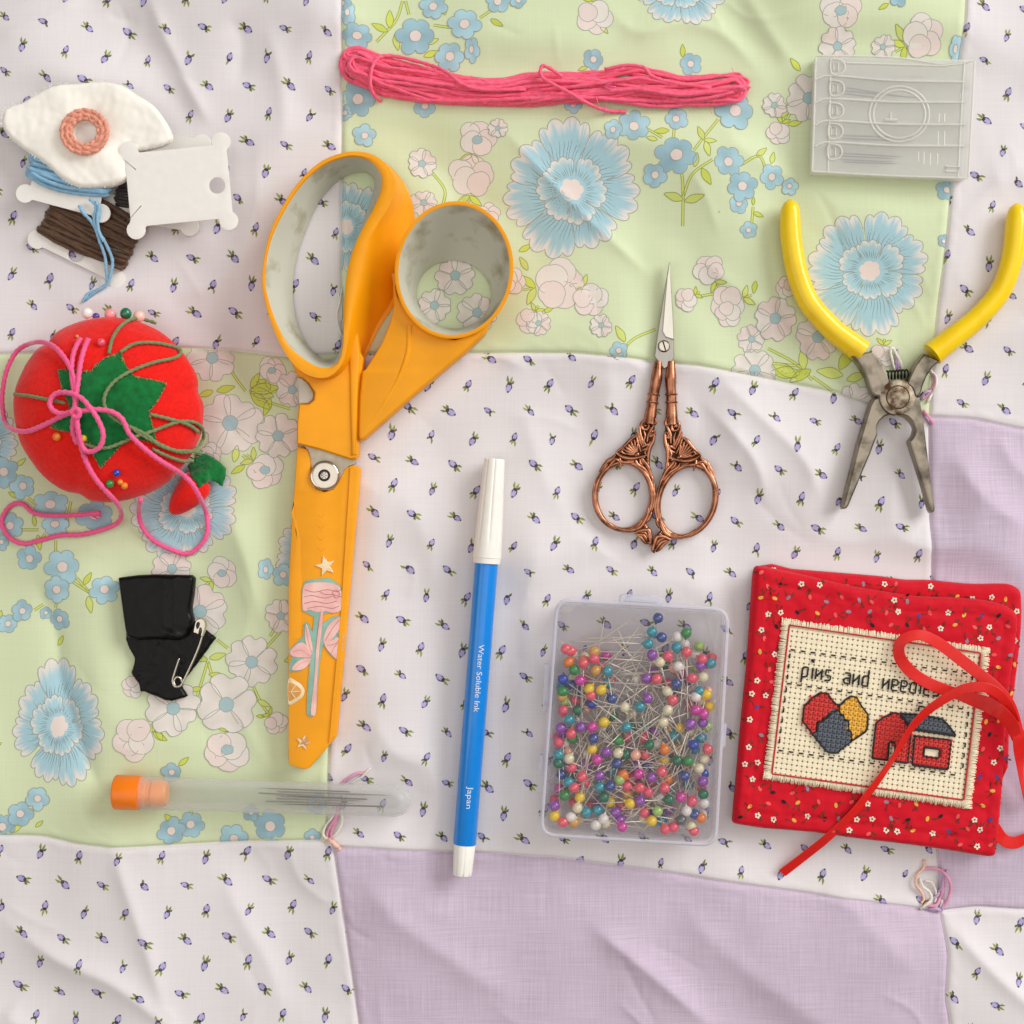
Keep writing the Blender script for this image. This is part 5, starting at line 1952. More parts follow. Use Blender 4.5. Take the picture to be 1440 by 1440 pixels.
def slit(t, pts, z):
    mb = MB()
    A, B = pts
    d = np.array(B) - np.array(A)
    n = np.array([-d[1], d[0]]) / np.linalg.norm(d) * 0.7
    P = UP([A, tuple(np.array(B) + n), tuple(np.array(B) - n), ], z)
    mb.prism(P, [(0, z - 0.2), (0, z + 0.12)])
    make('slit', mb, mat('slit_shadow_gap', (120, 112, 104), 0.8, var=0.1), t, smooth=0)


def wound(t, cx, cy, ang, half, b0, b1, z, mt, n, r, seed, bulge=4.0, waist=0.0):
    """floss wrapped round the card: strands across it, turning under at both edges"""
    rr = random.Random(seed)
    mb = MB()
    for layer in range(2):
        for k in range(n):
            u = (k + 0.5 * layer + rr.uniform(-0.35, 0.35)) / n
            b = b0 + (b1 - b0) * u
            sk = rr.uniform(-5, 5)
            hh = half + rr.uniform(-2.5, 2.5) - 2 * layer
            zt = z + r + layer * r * 1.4 + bulge * math.sin(math.pi * min(1, max(0, u)))
            pts = []
            for s in np.linspace(-1, 1, 13):
                a = s * hh
                bb = b + sk * s + (waist * (0.5 - u) * 2) * (1 - s * s) + 1.2 * math.sin(3 * s + k)
                pts.append((a, bb, zt - 2.5 * abs(s) ** 6 + rr.uniform(-0.3, 0.3)))
            pts = [(-hh - 1.2, b - sk, z - 4)] + pts + [(hh + 1.2, b + sk, z - 4)]
            xy = place([(p[0], p[1]) for p in pts], cx, cy, ang)
            mb.tube(catmull([U(x, y, p[2]) for (x, y), p in zip(xy, pts)], 2), r, 7, lobes=2, amp=0.15, twist=0.9)
    make('wound_thread', mb, mt, t, kind='stuff', smooth=180)


bn = bobbin('white thread card wound with brown floss, lowest of the bobbin pile', 129, 320, 116.3, 98, 124, 5.5, hole=(43, -3, 11.5))
wound(bn, 129, 320, 26.3, 63, -32, 38, 6, M_brownf, 16, 3.0, 1, 3, waist=-5)
hd = bobbin('white thread card wound with dark floss, half hidden under felt and blank card', 225, 253, 98.3, 118, 101, 6)
wound(hd, 225, 253, 8.3, 56, -40, 38, 6, M_darkf, 14, 2.9, 2, 5)
bb = bobbin('white thread card wound with pale blue floss under the felt', 101, 238, 104.6, 99, 110, 26)
wound(bb, 101, 238, 14.6, 58, -22, 22, 26, M_bluef, 10, 3.2, 3, 1, waist=-9)
mb = MB()
z4b = lambda q: zm(q, 0, 90, 4)
for pts, z in (([(505, 760), (540, 800), (530, 880), (555, 980), (590, 1080), (600, 1180), (608, 1235)], 20), ([(540, 770), (560, 830), (545, 920), (590, 1000), (632, 1100), (622, 1180), (600, 1240), (540, 1280), (480, 1330)], 21),
               ([(445, 795), (470, 840), (510, 880), (540, 930)], 19), ([(560, 790), (548, 860), (556, 940), (585, 1000)], 22), ([(600, 1240), (560, 1268), (500, 1290), (465, 1340)], 10)):
    P = catmull(z4b(pts), 5)
    zz = np.interp(P[:, 1], [285, 330, 380, 420], [z + 13, z + 6, z - 4, 6])
    mb.tube([U(p[0], p[1], q) for p, q in zip(P, zz)], 2.3, 8, lobes=2, amp=0.18, twist=0.8)
make('thread_tail', mb, M_bluef, bb, smooth=180)
ft = bobbin('blank white plastic thread card with round hole, on top of the bobbin pile', 251, 261, -5.5, 131, 112, 46, hole=(54, -5, 11.6))
slit(ft, z4b([(682, 525), (765, 595)]), 46)
slit(ft, z4b([(705, 898), (795, 797)]), 46)

M_felt = mat('cream_felt', (250, 246, 234), 0.95, var=0.03, vscale=180, bump=0.5, bscale=3500, sheen=0.35, spec=0.15)
M_croch = mat('peach_crochet', (226, 152, 126), 0.8, var=0.15, vscale=600, sheen=0.3)
fp = thing('felt_pad', 'cream felt pad with peach crocheted ring round a hole, over the bobbins', 'felt pad', U(120, 190, 0))
fo = z4b([(0, 315), (8, 255), (40, 228), (110, 205), (220, 145), (330, 108), (430, 103), (520, 94), (610, 98), (690, 120), (760, 165), (860, 230), (930, 320), (968, 400), (955, 440), (900, 466), (830, 480), (760, 500), (720, 560), (715, 640), (660, 676), (600, 688), (500, 694), (430, 688), (350, 648), (270, 575), (210, 530), (120, 470), (40, 400), (5, 345)])
fo = UP(catmull(fo, 4, True), 41)
hc = U(121, 187, 45)
hl = [(hc[0] + 17 * math.cos(q), hc[1] + 15 * math.sin(q)) for q in np.linspace(0, 6.283, 33)[:-1]]


def felt_z(x, y, d):
    tilt = 42 + 0.035 * (x - hc[0]) - 0.05 * (y - hc[1])
    edge = math.sqrt(max(0.0, 1 - (1 - min(1, d / 6.0)) ** 2)) * 6
    wob = 5.5 * mnoise.noise(Vector((x / 55.0, y / 55.0, 7))) + 1.0 * mnoise.noise(Vector((x / 10.0, y / 10.0, 2))) + 3 * math.exp(-((x - hc[0]) * 0.8 + (y - hc[1]) * 0.6) ** 2 / 300)
    return tilt - 6 + edge + wob


mb = MB()
mb.fill(fo, 3.5, felt_z, base=lambda x, y: 31 + 0.03 * (x - hc[0]), hole=hl, seed=2)
pado = make('pad', mb, M_felt, fp, smooth=70)
hairs('felt_fibres', fo if sarea(fo) > 0 else fo[::-1], lambda x, y: (x, y, felt_z(x, y, 1.5) + 0.3), 170, 4.0, 0.22, M_felt, fp, 6)
mb = MB()
P_ = []
for ringr, zz, nn in ((20.5, 49, 13), (27, 48.5, 17)):
    for k in range(nn):
        a = 2 * math.pi * k / nn
        for s_ in (-1, 1):
            q = []
            for u in np.linspace(0, 1, 6):
                aa = a + (u - 0.5) * 0.62
                rr = ringr + s_ * 2.6 * math.sin(math.pi * u) + s_ * (u - 0.5) * 3.0
                q.append((hc[0] + 1.06 * rr * math.cos(aa), hc[1] + rr * math.sin(aa), zz + 3.0 * math.sin(math.pi * u) + (1 if s_ > 0 else 0)))
            mb.tube(catmull(q, 3), 3.0, 7, lobes=3, amp=0.15, twist=1.0)
make('crochet_ring', mb, M_croch, fp, smooth=180)
mb = MB()
mb.prism([(hc[0] + 24 * math.cos(q), hc[1] + 22 * math.sin(q)) for q in np.linspace(0, 6.283, 33)[:-1]], [(0, 36), (0, 37.5)])
make('backing_card', mb, M_card, fp)

# ------------------------------------------------------------------ pink floss skein
M_skein = mat('coral_pink_floss', (255, 88, 122), 0.55, var=0.2, vscale=500, sheen=0.3)
sk = thing('floss_skein', 'long twisted skein of coral pink embroidery floss across the top', 'floss skein', U(766, 122, 0))
EX = [476, 490, 505, 540, 600, 650, 700, 750, 800, 850, 900, 930, 960, 1000, 1040, 1057]
ET = [82, 65, 64, 79, 94, 106, 110, 100, 101, 98, 92, 99, 106, 104, 101, 102]
EB = [106, 116, 121, 137, 146, 149, 150, 151, 147, 150, 159, 162, 161, 155, 148, 136]
mb = MB()
rr = random.Random(12)
nS = 44
lanes = list(np.linspace(-0.93, 0.93, nS))
rr.shuffle(lanes)
for k in range(nS // 2):
    va, vb = lanes[2 * k], lanes[2 * k + 1]
    if abs(va - vb) < 0.5:
        vb = -va + rr.uniform(-0.15, 0.15)
    p0, p1 = rr.uniform(0, 6.28), rr.uniform(0, 6.28)
    xl, xr = 478 + 30 * (1 - max(abs(va), abs(vb))) + rr.uniform(-1, 5), 1056 - 22 * (1 - max(abs(va), abs(vb))) - rr.uniform(0, 6)
    lz = rr.uniform(0, 1)

    def lane(v, ph, x):
        w = v + 0.30 * math.sin(x / 70.0 + ph) + 0.16 * math.sin(x / 36.0 + 2 * ph)
        # the bundle twists once past its middle
        tw = 1 / (1 + math.exp(-(x - 850) / 28.0))
        w = w * (1 - 2 * tw * 0.55) if k % 2 else w
        w = max(-1, min(1, w))
        t, b = np.interp(x, EX, ET), np.interp(x, EX, EB)
        y = (t + b) / 2 + w * ((b - t) / 2 - 3.0)
        z = 4 + (12 + 6 * math.sin(x / 50.0 + ph)) * math.sqrt(max(0, 1 - w * w)) * (0.35 + 0.75 * lz)
        return y, z
    pts = []
    for x in np.linspace(xl + 8, xr - 8, 40):
        y, z = lane(va, p0, x)
        pts.append((x, y, z))
    y1, z1 = lane(vb, p1, xr - 8)
    pts.append((xr, (pts[-1][1] + y1) / 2, (pts[-1][2] + z1) / 2))
    for x in np.linspace(xr - 8, xl + 8, 40):
        y, z = lane(vb, p1, x)
        pts.append((x, y, z))
    pts.append((xl, (pts[0][1] + pts[-1][1]) / 2, (pts[0][2] + pts[-1][2]) / 2))
    mb.tube([U(*p) for p in catmull(pts, 2, True)], 2.7, 8, closed=True, lobes=2, amp=0.2, twist=0.7)
make('strands', mb, M_skein, sk, kind='stuff', smooth=180)


def skein_wrap(pts, z):
    m = MB()
    P = catmull(pts, 6)
    m.tube([U(p[0], p[1], p[2]) for p in P], 2.6, 8, lobes=2, amp=0.2, twist=0.6)
    return m


for nm, pts in (('binding_strand', [(536, 142, 3), (526, 134, 14), (521, 120, 23), (522, 100, 24), (528, 86, 18), (538, 79, 10), (560, 80, 9), (600, 90, 13), (625, 100, 20), (650, 118, 23), (680, 126, 20), (740, 126, 16)]),
                ('binding_strand', [(790, 108, 16), (775, 97, 22), (763, 93, 24), (760, 103, 25), (768, 113, 26), (800, 130, 25), (830, 147, 20), (855, 156, 10), (880, 157, 6)]),
                ('binding_strand', [(850, 98, 16), (880, 92, 20), (905, 95, 21), (918, 108, 20), (950, 117, 18), (1000, 124, 16)])):
    make(nm, skein_wrap(pts, 0), M_skein, sk, smooth=180)
mb = MB()
for p0, p1 in (((848, 122), (862, 117)), ((848, 122), (866, 122)), ((848, 122), (862, 128)), ((838, 136), (842, 150)), ((850, 150), (851, 161)), ((676, 112), (690, 118))):
    mb.tube([U(p0[0], p0[1], 22), U((p0[0] + p1[0]) / 2, (p0[1] + p1[1]) / 2 - 1, 24), U(p1[0], p1[1], 20)], 0.8, 5)
_fr = random.Random(31)
for _k in range(150):                      # fuzz along the skein
    x = _fr.uniform(485, 1055)
    t_, b_ = np.interp(x, EX, ET), np.interp(x, EX, EB)
    w = _fr.uniform(-1, 1)
    y = (t_ + b_) / 2 + w * (b_ - t_) / 2
    z = 6 + 14 * math.sqrt(1 - w * w)
    L_ = _fr.uniform(4, 11)
    a_ = _fr.gauss(0, 0.6) + (math.pi if _fr.random() < 0.5 else 0)
    mb.tube([U(x, y, z), U(x + L_ * .5 * math.cos(a_), y + L_ * .5 * math.sin(a_) - 0.5, z + 2), U(x + L_ * math.cos(a_), y + L_ * math.sin(a_), z + _fr.uniform(0, 2))], 0.28, 4)
make('frayed_ends', mb, M_pinkf, sk, kind='stuff', smooth=180)
# ------------------------------------------------------------------ black scrap and safety pin
M_black = mat('black_glossy_vinyl', (8, 6, 6), 0.36, var=0.2, vscale=60, bump=0.35, bscale=900, spec=0.2)
zk = lambda q: zm(q, 140, 790, 6.857)
bk = thing('vinyl_scrap', 'crumpled scrap of glossy black vinyl folded over under a safety pin', 'scrap', U(225, 900, 0))
lowo = zk([(250, 690), (400, 700), (600, 700), (800, 660), (900, 565), (930, 590), (1005, 650), (1115, 735), (1060, 812), (960, 950), (880, 1055), (800, 1150), (788, 1215), (815, 1255), (842, 1302), (770, 1325), (690, 1346), (620, 1336), (550, 1305), (480, 1278), (430, 1255), (388, 1258), (380, 1215), (372, 1168), (335, 1135), (298, 1075), (330, 985), (333, 930), (280, 840), (248, 745)])
upo = zk([(170, 155), (350, 132), (520, 125), (700, 128), (870, 132), (903, 160), (896, 260), (890, 330), (872, 430), (872, 500), (895, 560), (880, 640), (840, 720), (760, 762), (640, 752), (500, 752), (360, 760), (262, 735), (240, 660), (220, 530), (195, 340)])


def vinyl(z, seed, amp, ed=3.0):
    def f(x, y, d):
        e = math.sqrt(max(0, 1 - (1 - min(1, d / ed)) ** 2)) * ed
        c = 1 - abs(mnoise.noise(Vector((x / 24.0, y / 30.0, seed)))) * 2
        g = 1 - abs(mnoise.noise(Vector((x / 13.0 + 5, y / 11.0, seed + 4)))) * 2
        return z + e + amp * c + amp * 0.4 * g
    return f


mb = MB()
mb.fill(UP(rag(lowo, 0.5, R, 2.2), 12), 2.6, vinyl(6, 3, 1.8), base=2)
make('lower_fold', mb, M_black, bk, smooth=80)
mb = MB()
flu = vinyl(17, 9, 0.5, 5.0)


def upz(x, y, d):
    yy = y - 720 + 898                         # nearer the fold the sheet creases
    t = np.clip((-140 - y) / 45.0, 0, 1)
    rr = 4.0 * math.exp(-((x - (-470)) / 10.0) ** 2)
    return flu(x, y, d) + rr + 2.2 * math.sin(y / 3.2 + x / 9.0) * math.exp(-((y + 178) / 14.0) ** 2) * np.clip((x + 500) / 30, 0, 1)


mb.fill(UP(upo, 24), 2.6, upz, base=4)
make('upper_fold', mb, M_black, bk, smooth=80)

sp = thing('safety_pin', 'small steel safety pin stuck through the black vinyl scrap', 'safety pin', U(265, 905, 20))
mb = MB()
wire = zk([(768, 930), (745, 1000), (722, 1070), (704, 1140), (716, 1190), (748, 1206), (786, 1188), (796, 1150), (770, 1114), (736, 1116), (716, 1150), (728, 1190), (760, 1204), (790, 1180), (812, 1140), (860, 1040), (915, 920), (960, 810), (988, 720), (1006, 650), (1010, 600)])
zw = np.r_[np.linspace(22, 26, 5), np.linspace(27, 33, 8), np.linspace(32, 33, 8)]
P = catmull([p[:2] + (z,) for p, z in zip(wire, zw)], 5)
mb.tube([U(*p) for p in P], 1.55, 8)
make('wire', mb, M_chrome, sp, smooth=180)
mb = MB()
co_ = zk([(905, 680), (915, 620), (930, 565), (960, 545), (1000, 548), (1024, 575), (1028, 620), (1012, 680), (998, 720), (975, 715), (985, 660), (975, 640), (960, 700), (930, 690)])
mb.prism(UP(catmull(co_, 3, True), 34), [(0, 28), (0, 35), (1.2, 37.2)])
cl = make('clasp', mb, M_chrome, sp, smooth=40)
mb = MB()
mb.prism(UP(catmull(zk([(930, 610), (945, 580), (968, 590), (960, 630), (938, 650)]), 3, True), 37), [(0, 36.5), (0, 37.4)])
make('clasp_gap', mb, M_darkgap, cl)


M_needle2 = mat('darker_needle_steel', (70, 64, 58), 0.4, 0.6, var=0.1)  # much darker steel, for the needles in the cloudy case
M_needle = mat('dark_needle_steel', (132, 122, 112), 0.3, 0.9, var=0.1)
# ------------------------------------------------------------------ needle tube
def add_needle(label, a, b, r, group, cat='needle', mt=None):
    """a sewing needle from eye a to point b (units, 3-D)"""
    a, b = np.array(a, float), np.array(b, float)
    L = np.linalg.norm(b - a)
    mb = MB()
    mb.lathe([(0, r * 0.7), (L * 0.02, r), (L * 0.7, r), (L * 0.9, r * 0.6), (L, 0.08)], (0, 0, 0), (0, 0, -1), 7)
    o = make('needle', mb, mt or M_needle, None, label, cat, group)
    o.location = a * S
    o.rotation_euler = Vector(b - a).to_track_quat('-Z', 'Y').to_euler()
    return o


M_tube = mat('frosted_plastic', (240, 240, 236), 0.1, var=0.02, trans=0.915, spec=0.8)
M_capo = mat('orange_cap', (252, 128, 8), 0.4, var=0.03)
M_capp = mat('pale_orange_plug', (255, 162, 84), 0.4, var=0.03)
tb_ = thing('needle_tube', 'frosted plastic needle tube with orange cap and rounded end', 'tube', U(370, 1120, 0))
ht = 25
tA, tB = np.array(U(199, 1115, ht)), np.array(U(578, 1127, ht))
tx = (tB - tA) / np.linalg.norm(tB - tA)
Lt = np.linalg.norm(tB - tA)
mb = MB()
mb.lathe([(-1, 20.5), (-1, 22.5), (2, 22.8), (Lt - 60, 22.2), (Lt - 22, 21.8), (Lt - 12, 19.5), (Lt - 5, 14.5), (Lt - 1.5, 8), (Lt, 1.0)], tA, tx, 40, cap0=False)
mb.lathe([(-1, 20.5), (Lt - 24, 19.8), (Lt - 12, 16.5), (Lt - 5, 9), (Lt - 3, 1.0)], tA, tx, 40, cap0=False)
make('tube_body', mb, M_tube, tb_, smooth=60)
mb = MB()
mb.lathe([(-38, 20), (-37, 22.5), (-35, 23.8), (-1.5, 23.6), (-1.2, 22)], tA, tx, 48)
cp_ = make('cap', mb, M_capo, tb_, smooth=40)
mb = MB()
mb.lathe([(-2, 18.5), (6, 18.5), (8, 16.5), (14, 16.5), (16, 18.5), (32, 18.2), (36, 15)], tA, tx, 40)
make('plug', mb, M_capp, cp_, smooth=40)
rr = random.Random(4)
nside = np.cross(tx, (0, 0, 1))
for k in range(7):
    t0 = rr.uniform(155, 190)
    t1 = min(Lt - 16, t0 + rr.uniform(120, 172))
    o0 = -10 + 3.4 * k + rr.uniform(-0.6, 0.6)
    o1 = o0 * 0.75 + rr.uniform(-2, 2)
    zz = ht - 13 + rr.uniform(0, 5) + abs(o0) * 0.35
    a = tA + tx * t0 + nside * o0
    b = tA + tx * t1 + nside * o1
    a[2], b[2] = zz, zz + rr.uniform(-1, 2)
    if k % 3 == 0:
        a, b = b, a
    add_needle('steel hand sewing needle lying inside the frosted tube', a, b, 1.05, 'needles inside the frosted tube')

# ------------------------------------------------------------------ clear box full of pearl head pins
M_box = mat('milky_clear_plastic', (226, 224, 232), 0.2, var=0.02, trans=0.972, spec=0.8)
M_rim = mat('milky_clear_edge', (228, 226, 236), 0.22, var=0.02, trans=0.48, spec=0.8)
bx = thing('pin_box', 'clear plastic box with rounded corners full of pearl head pins', 'box', U(892, 1015, 0))


def rrect(c4, rad, seg=6):
    """rounded quad through four picture corners (clockwise from top left)"""
    out = []
    n = 4
    for i in range(4):
        p, a, b = np.array(c4[i]), np.array(c4[i - 1]), np.array(c4[(i + 1) % 4])
        u = (a - p) / np.linalg.norm(a - p)
        v = (b - p) / np.linalg.norm(b - p)
        s_, e_ = p + u * rad, p + v * rad
        for t in np.linspace(0, 1, seg):
            q = (1 - t) ** 2 * s_ + 2 * t * (1 - t) * p + t * t * e_
            out.append(tuple(q))
    return out


HB = 52.0
LC = [(781, 841), (1027, 855), (1009, 1192), (758, 1177)]
lid_o = UP(rrect(LC, 24), HB)
lid_o = ccw(lid_o)
base_o = offset(lid_o, 6.5)
mb = MB()
mb.prism(base_o, [(2, 2), (0, 4), (0, HB - 5)], cap1=False)
mb.prism(offset(base_o, 2.2), [(0, 4.5), (0, HB - 5)], cap1=False)
make('base', mb, M_box, bx, smooth=30)
mb = MB()
mb.loft([[(x, y, HB - 16) for x, y in lid_o], [(x, y, HB - 2) for x, y in lid_o], [(x, y, HB) for x, y in offset(lid_o, 1.8)], [(x, y, HB) for x, y in offset(lid_o, 4.0)], [(x, y, HB - 2.0) for x, y in offset(lid_o, 5.0)], [(x, y, HB - 16) for x, y in offset(lid_o, 2.0)]])
make('lid_rim', mb, M_rim, bx, smooth=30)
mb = MB()
mb.prism(offset(lid_o, 5.0), [(0, HB - 3.2), (0, HB - 2.2)])
make('lid', mb, M_box, bx, smooth=30)
mb = MB()
lt = UP([(872, 839), (876, 836), (927, 838.5), (933, 843), (932, 853), (871, 850)], HB - 6)
mb.prism(lt, [(0, HB - 22), (0, HB - 8), (1, HB - 6.5)])
mb.prism(UP([(880, 842), (925, 845), (924, 848), (880, 845)], HB - 4), [(0, HB - 8), (0, HB - 4.5)])
make('latch', mb, M_rim, bx)
for q in ([(766, 934), (772, 934), (771, 1000), (763, 1000)], [(760, 1062), (764, 1062), (763, 1086), (756, 1086)], [(1018, 1018), (1022, 1018), (1020, 1050), (1016, 1052)]):
    mb = MB()
    mb.prism(UP(q, HB - 12), [(0, HB - 26), (0, HB - 12)])
    make('hinge', mb, M_rim, bx)

PC = {'coral': (240, 84, 100), 'pink': (248, 148, 180), 'magenta': (216, 40, 160), 'purple': (146, 62, 172), 'teal': (0, 150, 166), 'navy': (38, 66, 142), 'blue': (28, 84, 190), 'green': (76, 164, 104), 'emerald': (18, 132, 98),
      'lime': (166, 206, 104), 'yellow': (248, 218, 46), 'gold': (216, 186, 92), 'ivory': (236, 226, 186), 'white': (240, 234, 230), 'orange': (234, 154, 82), 'peach': (250, 182, 156), 'charcoal': (88, 96, 98)}
WORDS = {'coral': 'coral red', 'pink': 'pink', 'magenta': 'magenta', 'purple': 'purple', 'teal': 'teal', 'navy': 'navy blue', 'blue': 'bright blue', 'green': 'soft green', 'emerald': 'emerald green', 'lime': 'lime green', 'yellow': 'yellow', 'gold': 'gold', 'ivory': 'ivory', 'white': 'white',
         'orange': 'orange', 'peach': 'peach', 'charcoal': 'charcoal grey'}
inner = offset(base_o, 3.0)
inner_h = offset(inner, 8.2)
heads = []
rr = random.Random(21)


def head_ok(p, r=6.8):
    for q in heads:
        if (p[0] - q[0]) ** 2 + (p[1] - q[1]) ** 2 + (p[2] - q[2]) ** 2 < (2 * r) ** 2:
            return False
    return True


inA, inB = np.array(inner), np.array(inner_h)


def inp(x, y, P):
    return bool(inside(np.array([x]), np.array([y]), P)[0])


def spot(x, y):
    px, py = x + 720 + 12, 720 - y
    v = 'upper' if py < 975 else ('lower' if py > 1090 else 'middle')
    h = 'left' if px < 860 else ('right' if px > 935 else 'centre')
    return {'middlecentre': 'very middle', 'middleleft': 'left side', 'middleright': 'right side', 'uppercentre': 'upper centre', 'lowercentre': 'lower centre'}.get(v + h, v + ' ' + h + ' part')


def put_pin(c, x, y, z, ang, dz):
    L = 108.0
    cz = math.sqrt(max(0.01, 1 - (dz / L) ** 2))
    d = (math.cos(ang) * cz, math.sin(ang) * cz, dz / L)
    heads.append((x, y, z))
    add_pin('pearl_pin', 'pin with %s pearl head in the %s of the clear pin box' % (WORDS[c], spot(x, y)), (x, y, z), d, c, PC[c], 7.5, 108, 'pearl head pins in the clear box', True, 0.8)


zt = lambda q, y0: zm(q, 750, y0, 4.966)
hand = [('navy', 876, 218, 0), ('teal', 828, 340, 0), ('navy', 896, 378, 0), ('white', 1006, 374, 0), ('green', 1068, 348, 0), ('teal', 802, 424, 0), ('coral', 212, 442, 0), ('coral', 262, 474, 0), ('teal', 1002, 448, 0), ('coral', 1070, 480, 0), ('purple', 828, 500, 0), ('pink', 940, 510, 0), ('pink', 424, 528, 0), ('gold', 426, 478, 0), ('orange', 246, 552, 0), ('coral', 350, 558, 0),
        ('green', 284, 606, 0), ('gold', 436, 610, 0), ('teal', 518, 614, 0), ('blue', 206, 672, 0), ('magenta', 326, 680, 0), ('ivory', 884, 552, 0), ('white', 1012, 582, 0), ('pink', 1180, 530, 0), ('purple', 1168, 576, 0), ('teal', 1240, 560, 0), ('purple', 792, 664, 0), ('coral', 862, 670, 0), ('pink', 1108, 664, 0), ('navy', 998, 704, 0), ('ivory', 1188, 655, 0),
        ('green', 172, 738, 0), ('gold', 200, 792, 0), ('yellow', 390, 740, 0), ('yellow', 474, 746, 0), ('coral', 402, 784, 0), ('ivory', 936, 754, 0), ('teal', 1160, 756, 0), ('white', 1136, 794, 0), ('yellow', 1210, 778, 0), ('purple', 798, 804, 0), ('coral', 974, 816, 0), ('teal', 746, 862, 0), ('ivory', 938, 886, 0), ('magenta', 1190, 914, 0), ('magenta', 1136, 886, 0), ('teal', 250, 954, 0), ('yellow', 492, 972, 0), ('ivory', 908, 972, 0), ('purple', 1100, 980, 0),
        ('coral', 264, 108, 1), ('purple', 332, 64, 1), ('magenta', 410, 62, 1), ('purple', 176, 66, 1), ('navy', 420, 142, 1), ('teal', 650, 64, 1), ('purple', 1092, 46, 1), ('blue', 1120, 188, 1), ('coral', 1218, 216, 1), ('emerald', 808, 188, 1), ('orange', 916, 218, 1), ('ivory', 592, 244, 1), ('peach', 714, 258, 1), ('purple', 508, 236, 1), ('magenta', 446, 290, 1), ('ivory', 250, 282, 1), ('navy', 584, 316, 1), ('emerald', 158, 320, 1), ('teal', 160, 258, 1),
        ('coral', 340, 410, 1), ('purple', 462, 400, 1), ('teal', 464, 480, 1), ('navy', 538, 474, 1), ('lime', 604, 428, 1), ('orange', 628, 396, 1), ('green', 1080, 300, 1), ('ivory', 1158, 350, 1), ('purple', 826, 414, 1), ('coral', 896, 374, 1), ('navy', 1056, 404, 1), ('purple', 1184, 440, 1), ('coral', 918, 488, 1), ('emerald', 946, 568, 1), ('magenta', 1030, 552, 1), ('coral', 742, 486, 1), ('green', 218, 540, 1), ('coral', 284, 484, 1), ('teal', 246, 446, 1),
        ('purple', 132, 628, 1), ('yellow', 130, 700, 1), ('ivory', 308, 626, 1), ('white', 262, 690, 1), ('coral', 176, 764, 1), ('gold', 270, 748, 1), ('white', 490, 704, 1), ('white', 428, 766, 1), ('emerald', 492, 552, 1), ('yellow', 674, 596, 1), ('purple', 744, 578, 1), ('yellow', 826, 718, 1), ('lime', 868, 648, 1), ('white', 1070, 648, 1), ('white', 1196, 592, 1), ('navy', 1128, 672, 1), ('orange', 1170, 696, 1), ('ivory', 1106, 750, 1), ('charcoal', 1034, 712, 1), ('coral', 1134, 808, 1), ('magenta', 620, 758, 1), ('pink', 980, 762, 1), ('pink', 920, 776, 1), ('teal', 370, 656, 1), ('pink', 1110, 580, 1), ('emerald', 1186, 530, 1)]
for c, zx, zy, w in hand:
    px, py = zt([(zx, zy)], 1010 if w else 820)[0]
    z = rr.uniform(36, 41)
    x, y, _ = U(px, py, z)
    best = None
    for t in range(60):
        ang = rr.uniform(0, 2 * math.pi)
        ex, ey = x + 106 * math.cos(ang), y + 106 * math.sin(ang)
        if inp(ex, ey, inA) and ey < 720 - 895 + 30:
            best = ang
            break
    if best is None:
        cx_, cy_ = U(890, 1030, 20)[:2]
        best = math.atan2(cy_ - y, cx_ - x) + rr.uniform(-0.2, 0.2)
    if not inp(x, y, inB):
        cx_, cy_ = U(890, 1030, 20)[:2]
        for _ in range(20):
            x += (cx_ - x) * 0.03
            y += (cy_ - y) * 0.03
            if inp(x, y, inB):
                break
    put_pin(c, x, y, z, best, rr.uniform(-26, -4))
names = list(PC)
wts = [7, 14, 8, 13, 7, 5, 2, 5, 4, 2, 5, 3, 11, 15, 2, 4, 1]
tries = 0
while len(heads) < 250 and tries < 20000:
    tries += 1
    px, py = rr.uniform(765, 1020), rr.uniform(905, 1185)
    z = rr.uniform(11, 34)
    x, y, _ = U(px, py, z)
    if rr.random() > ((px - 890) / 115.0) ** 2 + (max(0, py - 1010) / 160.0) ** 2 + 0.12:
        continue
    if not inp(x, y, inB) or not head_ok((x, y, z)):
        continue
    ang = rr.uniform(0, 2 * math.pi)
    ex, ey = x + 106 * math.cos(ang), y + 106 * math.sin(ang)
    if not inp(ex, ey, inA) or (ey > 720 - 905 + 12):
        continue
    dz = min(33 - z, max(7 - z, rr.uniform(-22, 22)))
    put_pin(rr.choices(names, wts)[0], x, y, z, ang, dz)

# ------------------------------------------------------------------ clear needle case (top right)
M_case = mat('cloudy_plastic', (244, 243, 238), 0.2, var=0.03, vscale=80, trans=0.60, spec=0.5)
M_lid = mat('cloudy_lid', (248, 247, 242), 0.1, var=0.02, trans=0.60, spec=0.8)
M_case2 = mat('cloudy_plastic_ridge', (246, 244, 236), 0.15, var=0.03, trans=0.5, spec=0.6)
nc = thing('needle_case', 'flat cloudy clear plastic needle case with five compartments', 'needle case', U(1257, 165, 0))
zn = lambda q: zm(q, 1120, 60, 4.5)
hN = 26.0
oc = ccw(UP(rrect(zn([(122, 72), (1132, 108), (1092, 862), (98, 822)]), 7, 4), hN))
mb = MB()
mb.prism(oc, [(1, 3), (0, 4.5), (0, hN - 9)], cap1=False)
mb.prism(offset(oc, 2.5), [(0, 5.5), (0, hN - 9)], cap1=False)
make('case_base', mb, M_case, nc, smooth=30)
mb = MB()
mb.loft([[(x, y, hN - 8.5) for x, y in oc], [(x, y, hN - 2.5) for x, y in oc], [(x, y, hN - 1.2) for x, y in offset(oc, 1.5)]], cap1=True)
make('lid', mb, M_lid, nc, smooth=30)
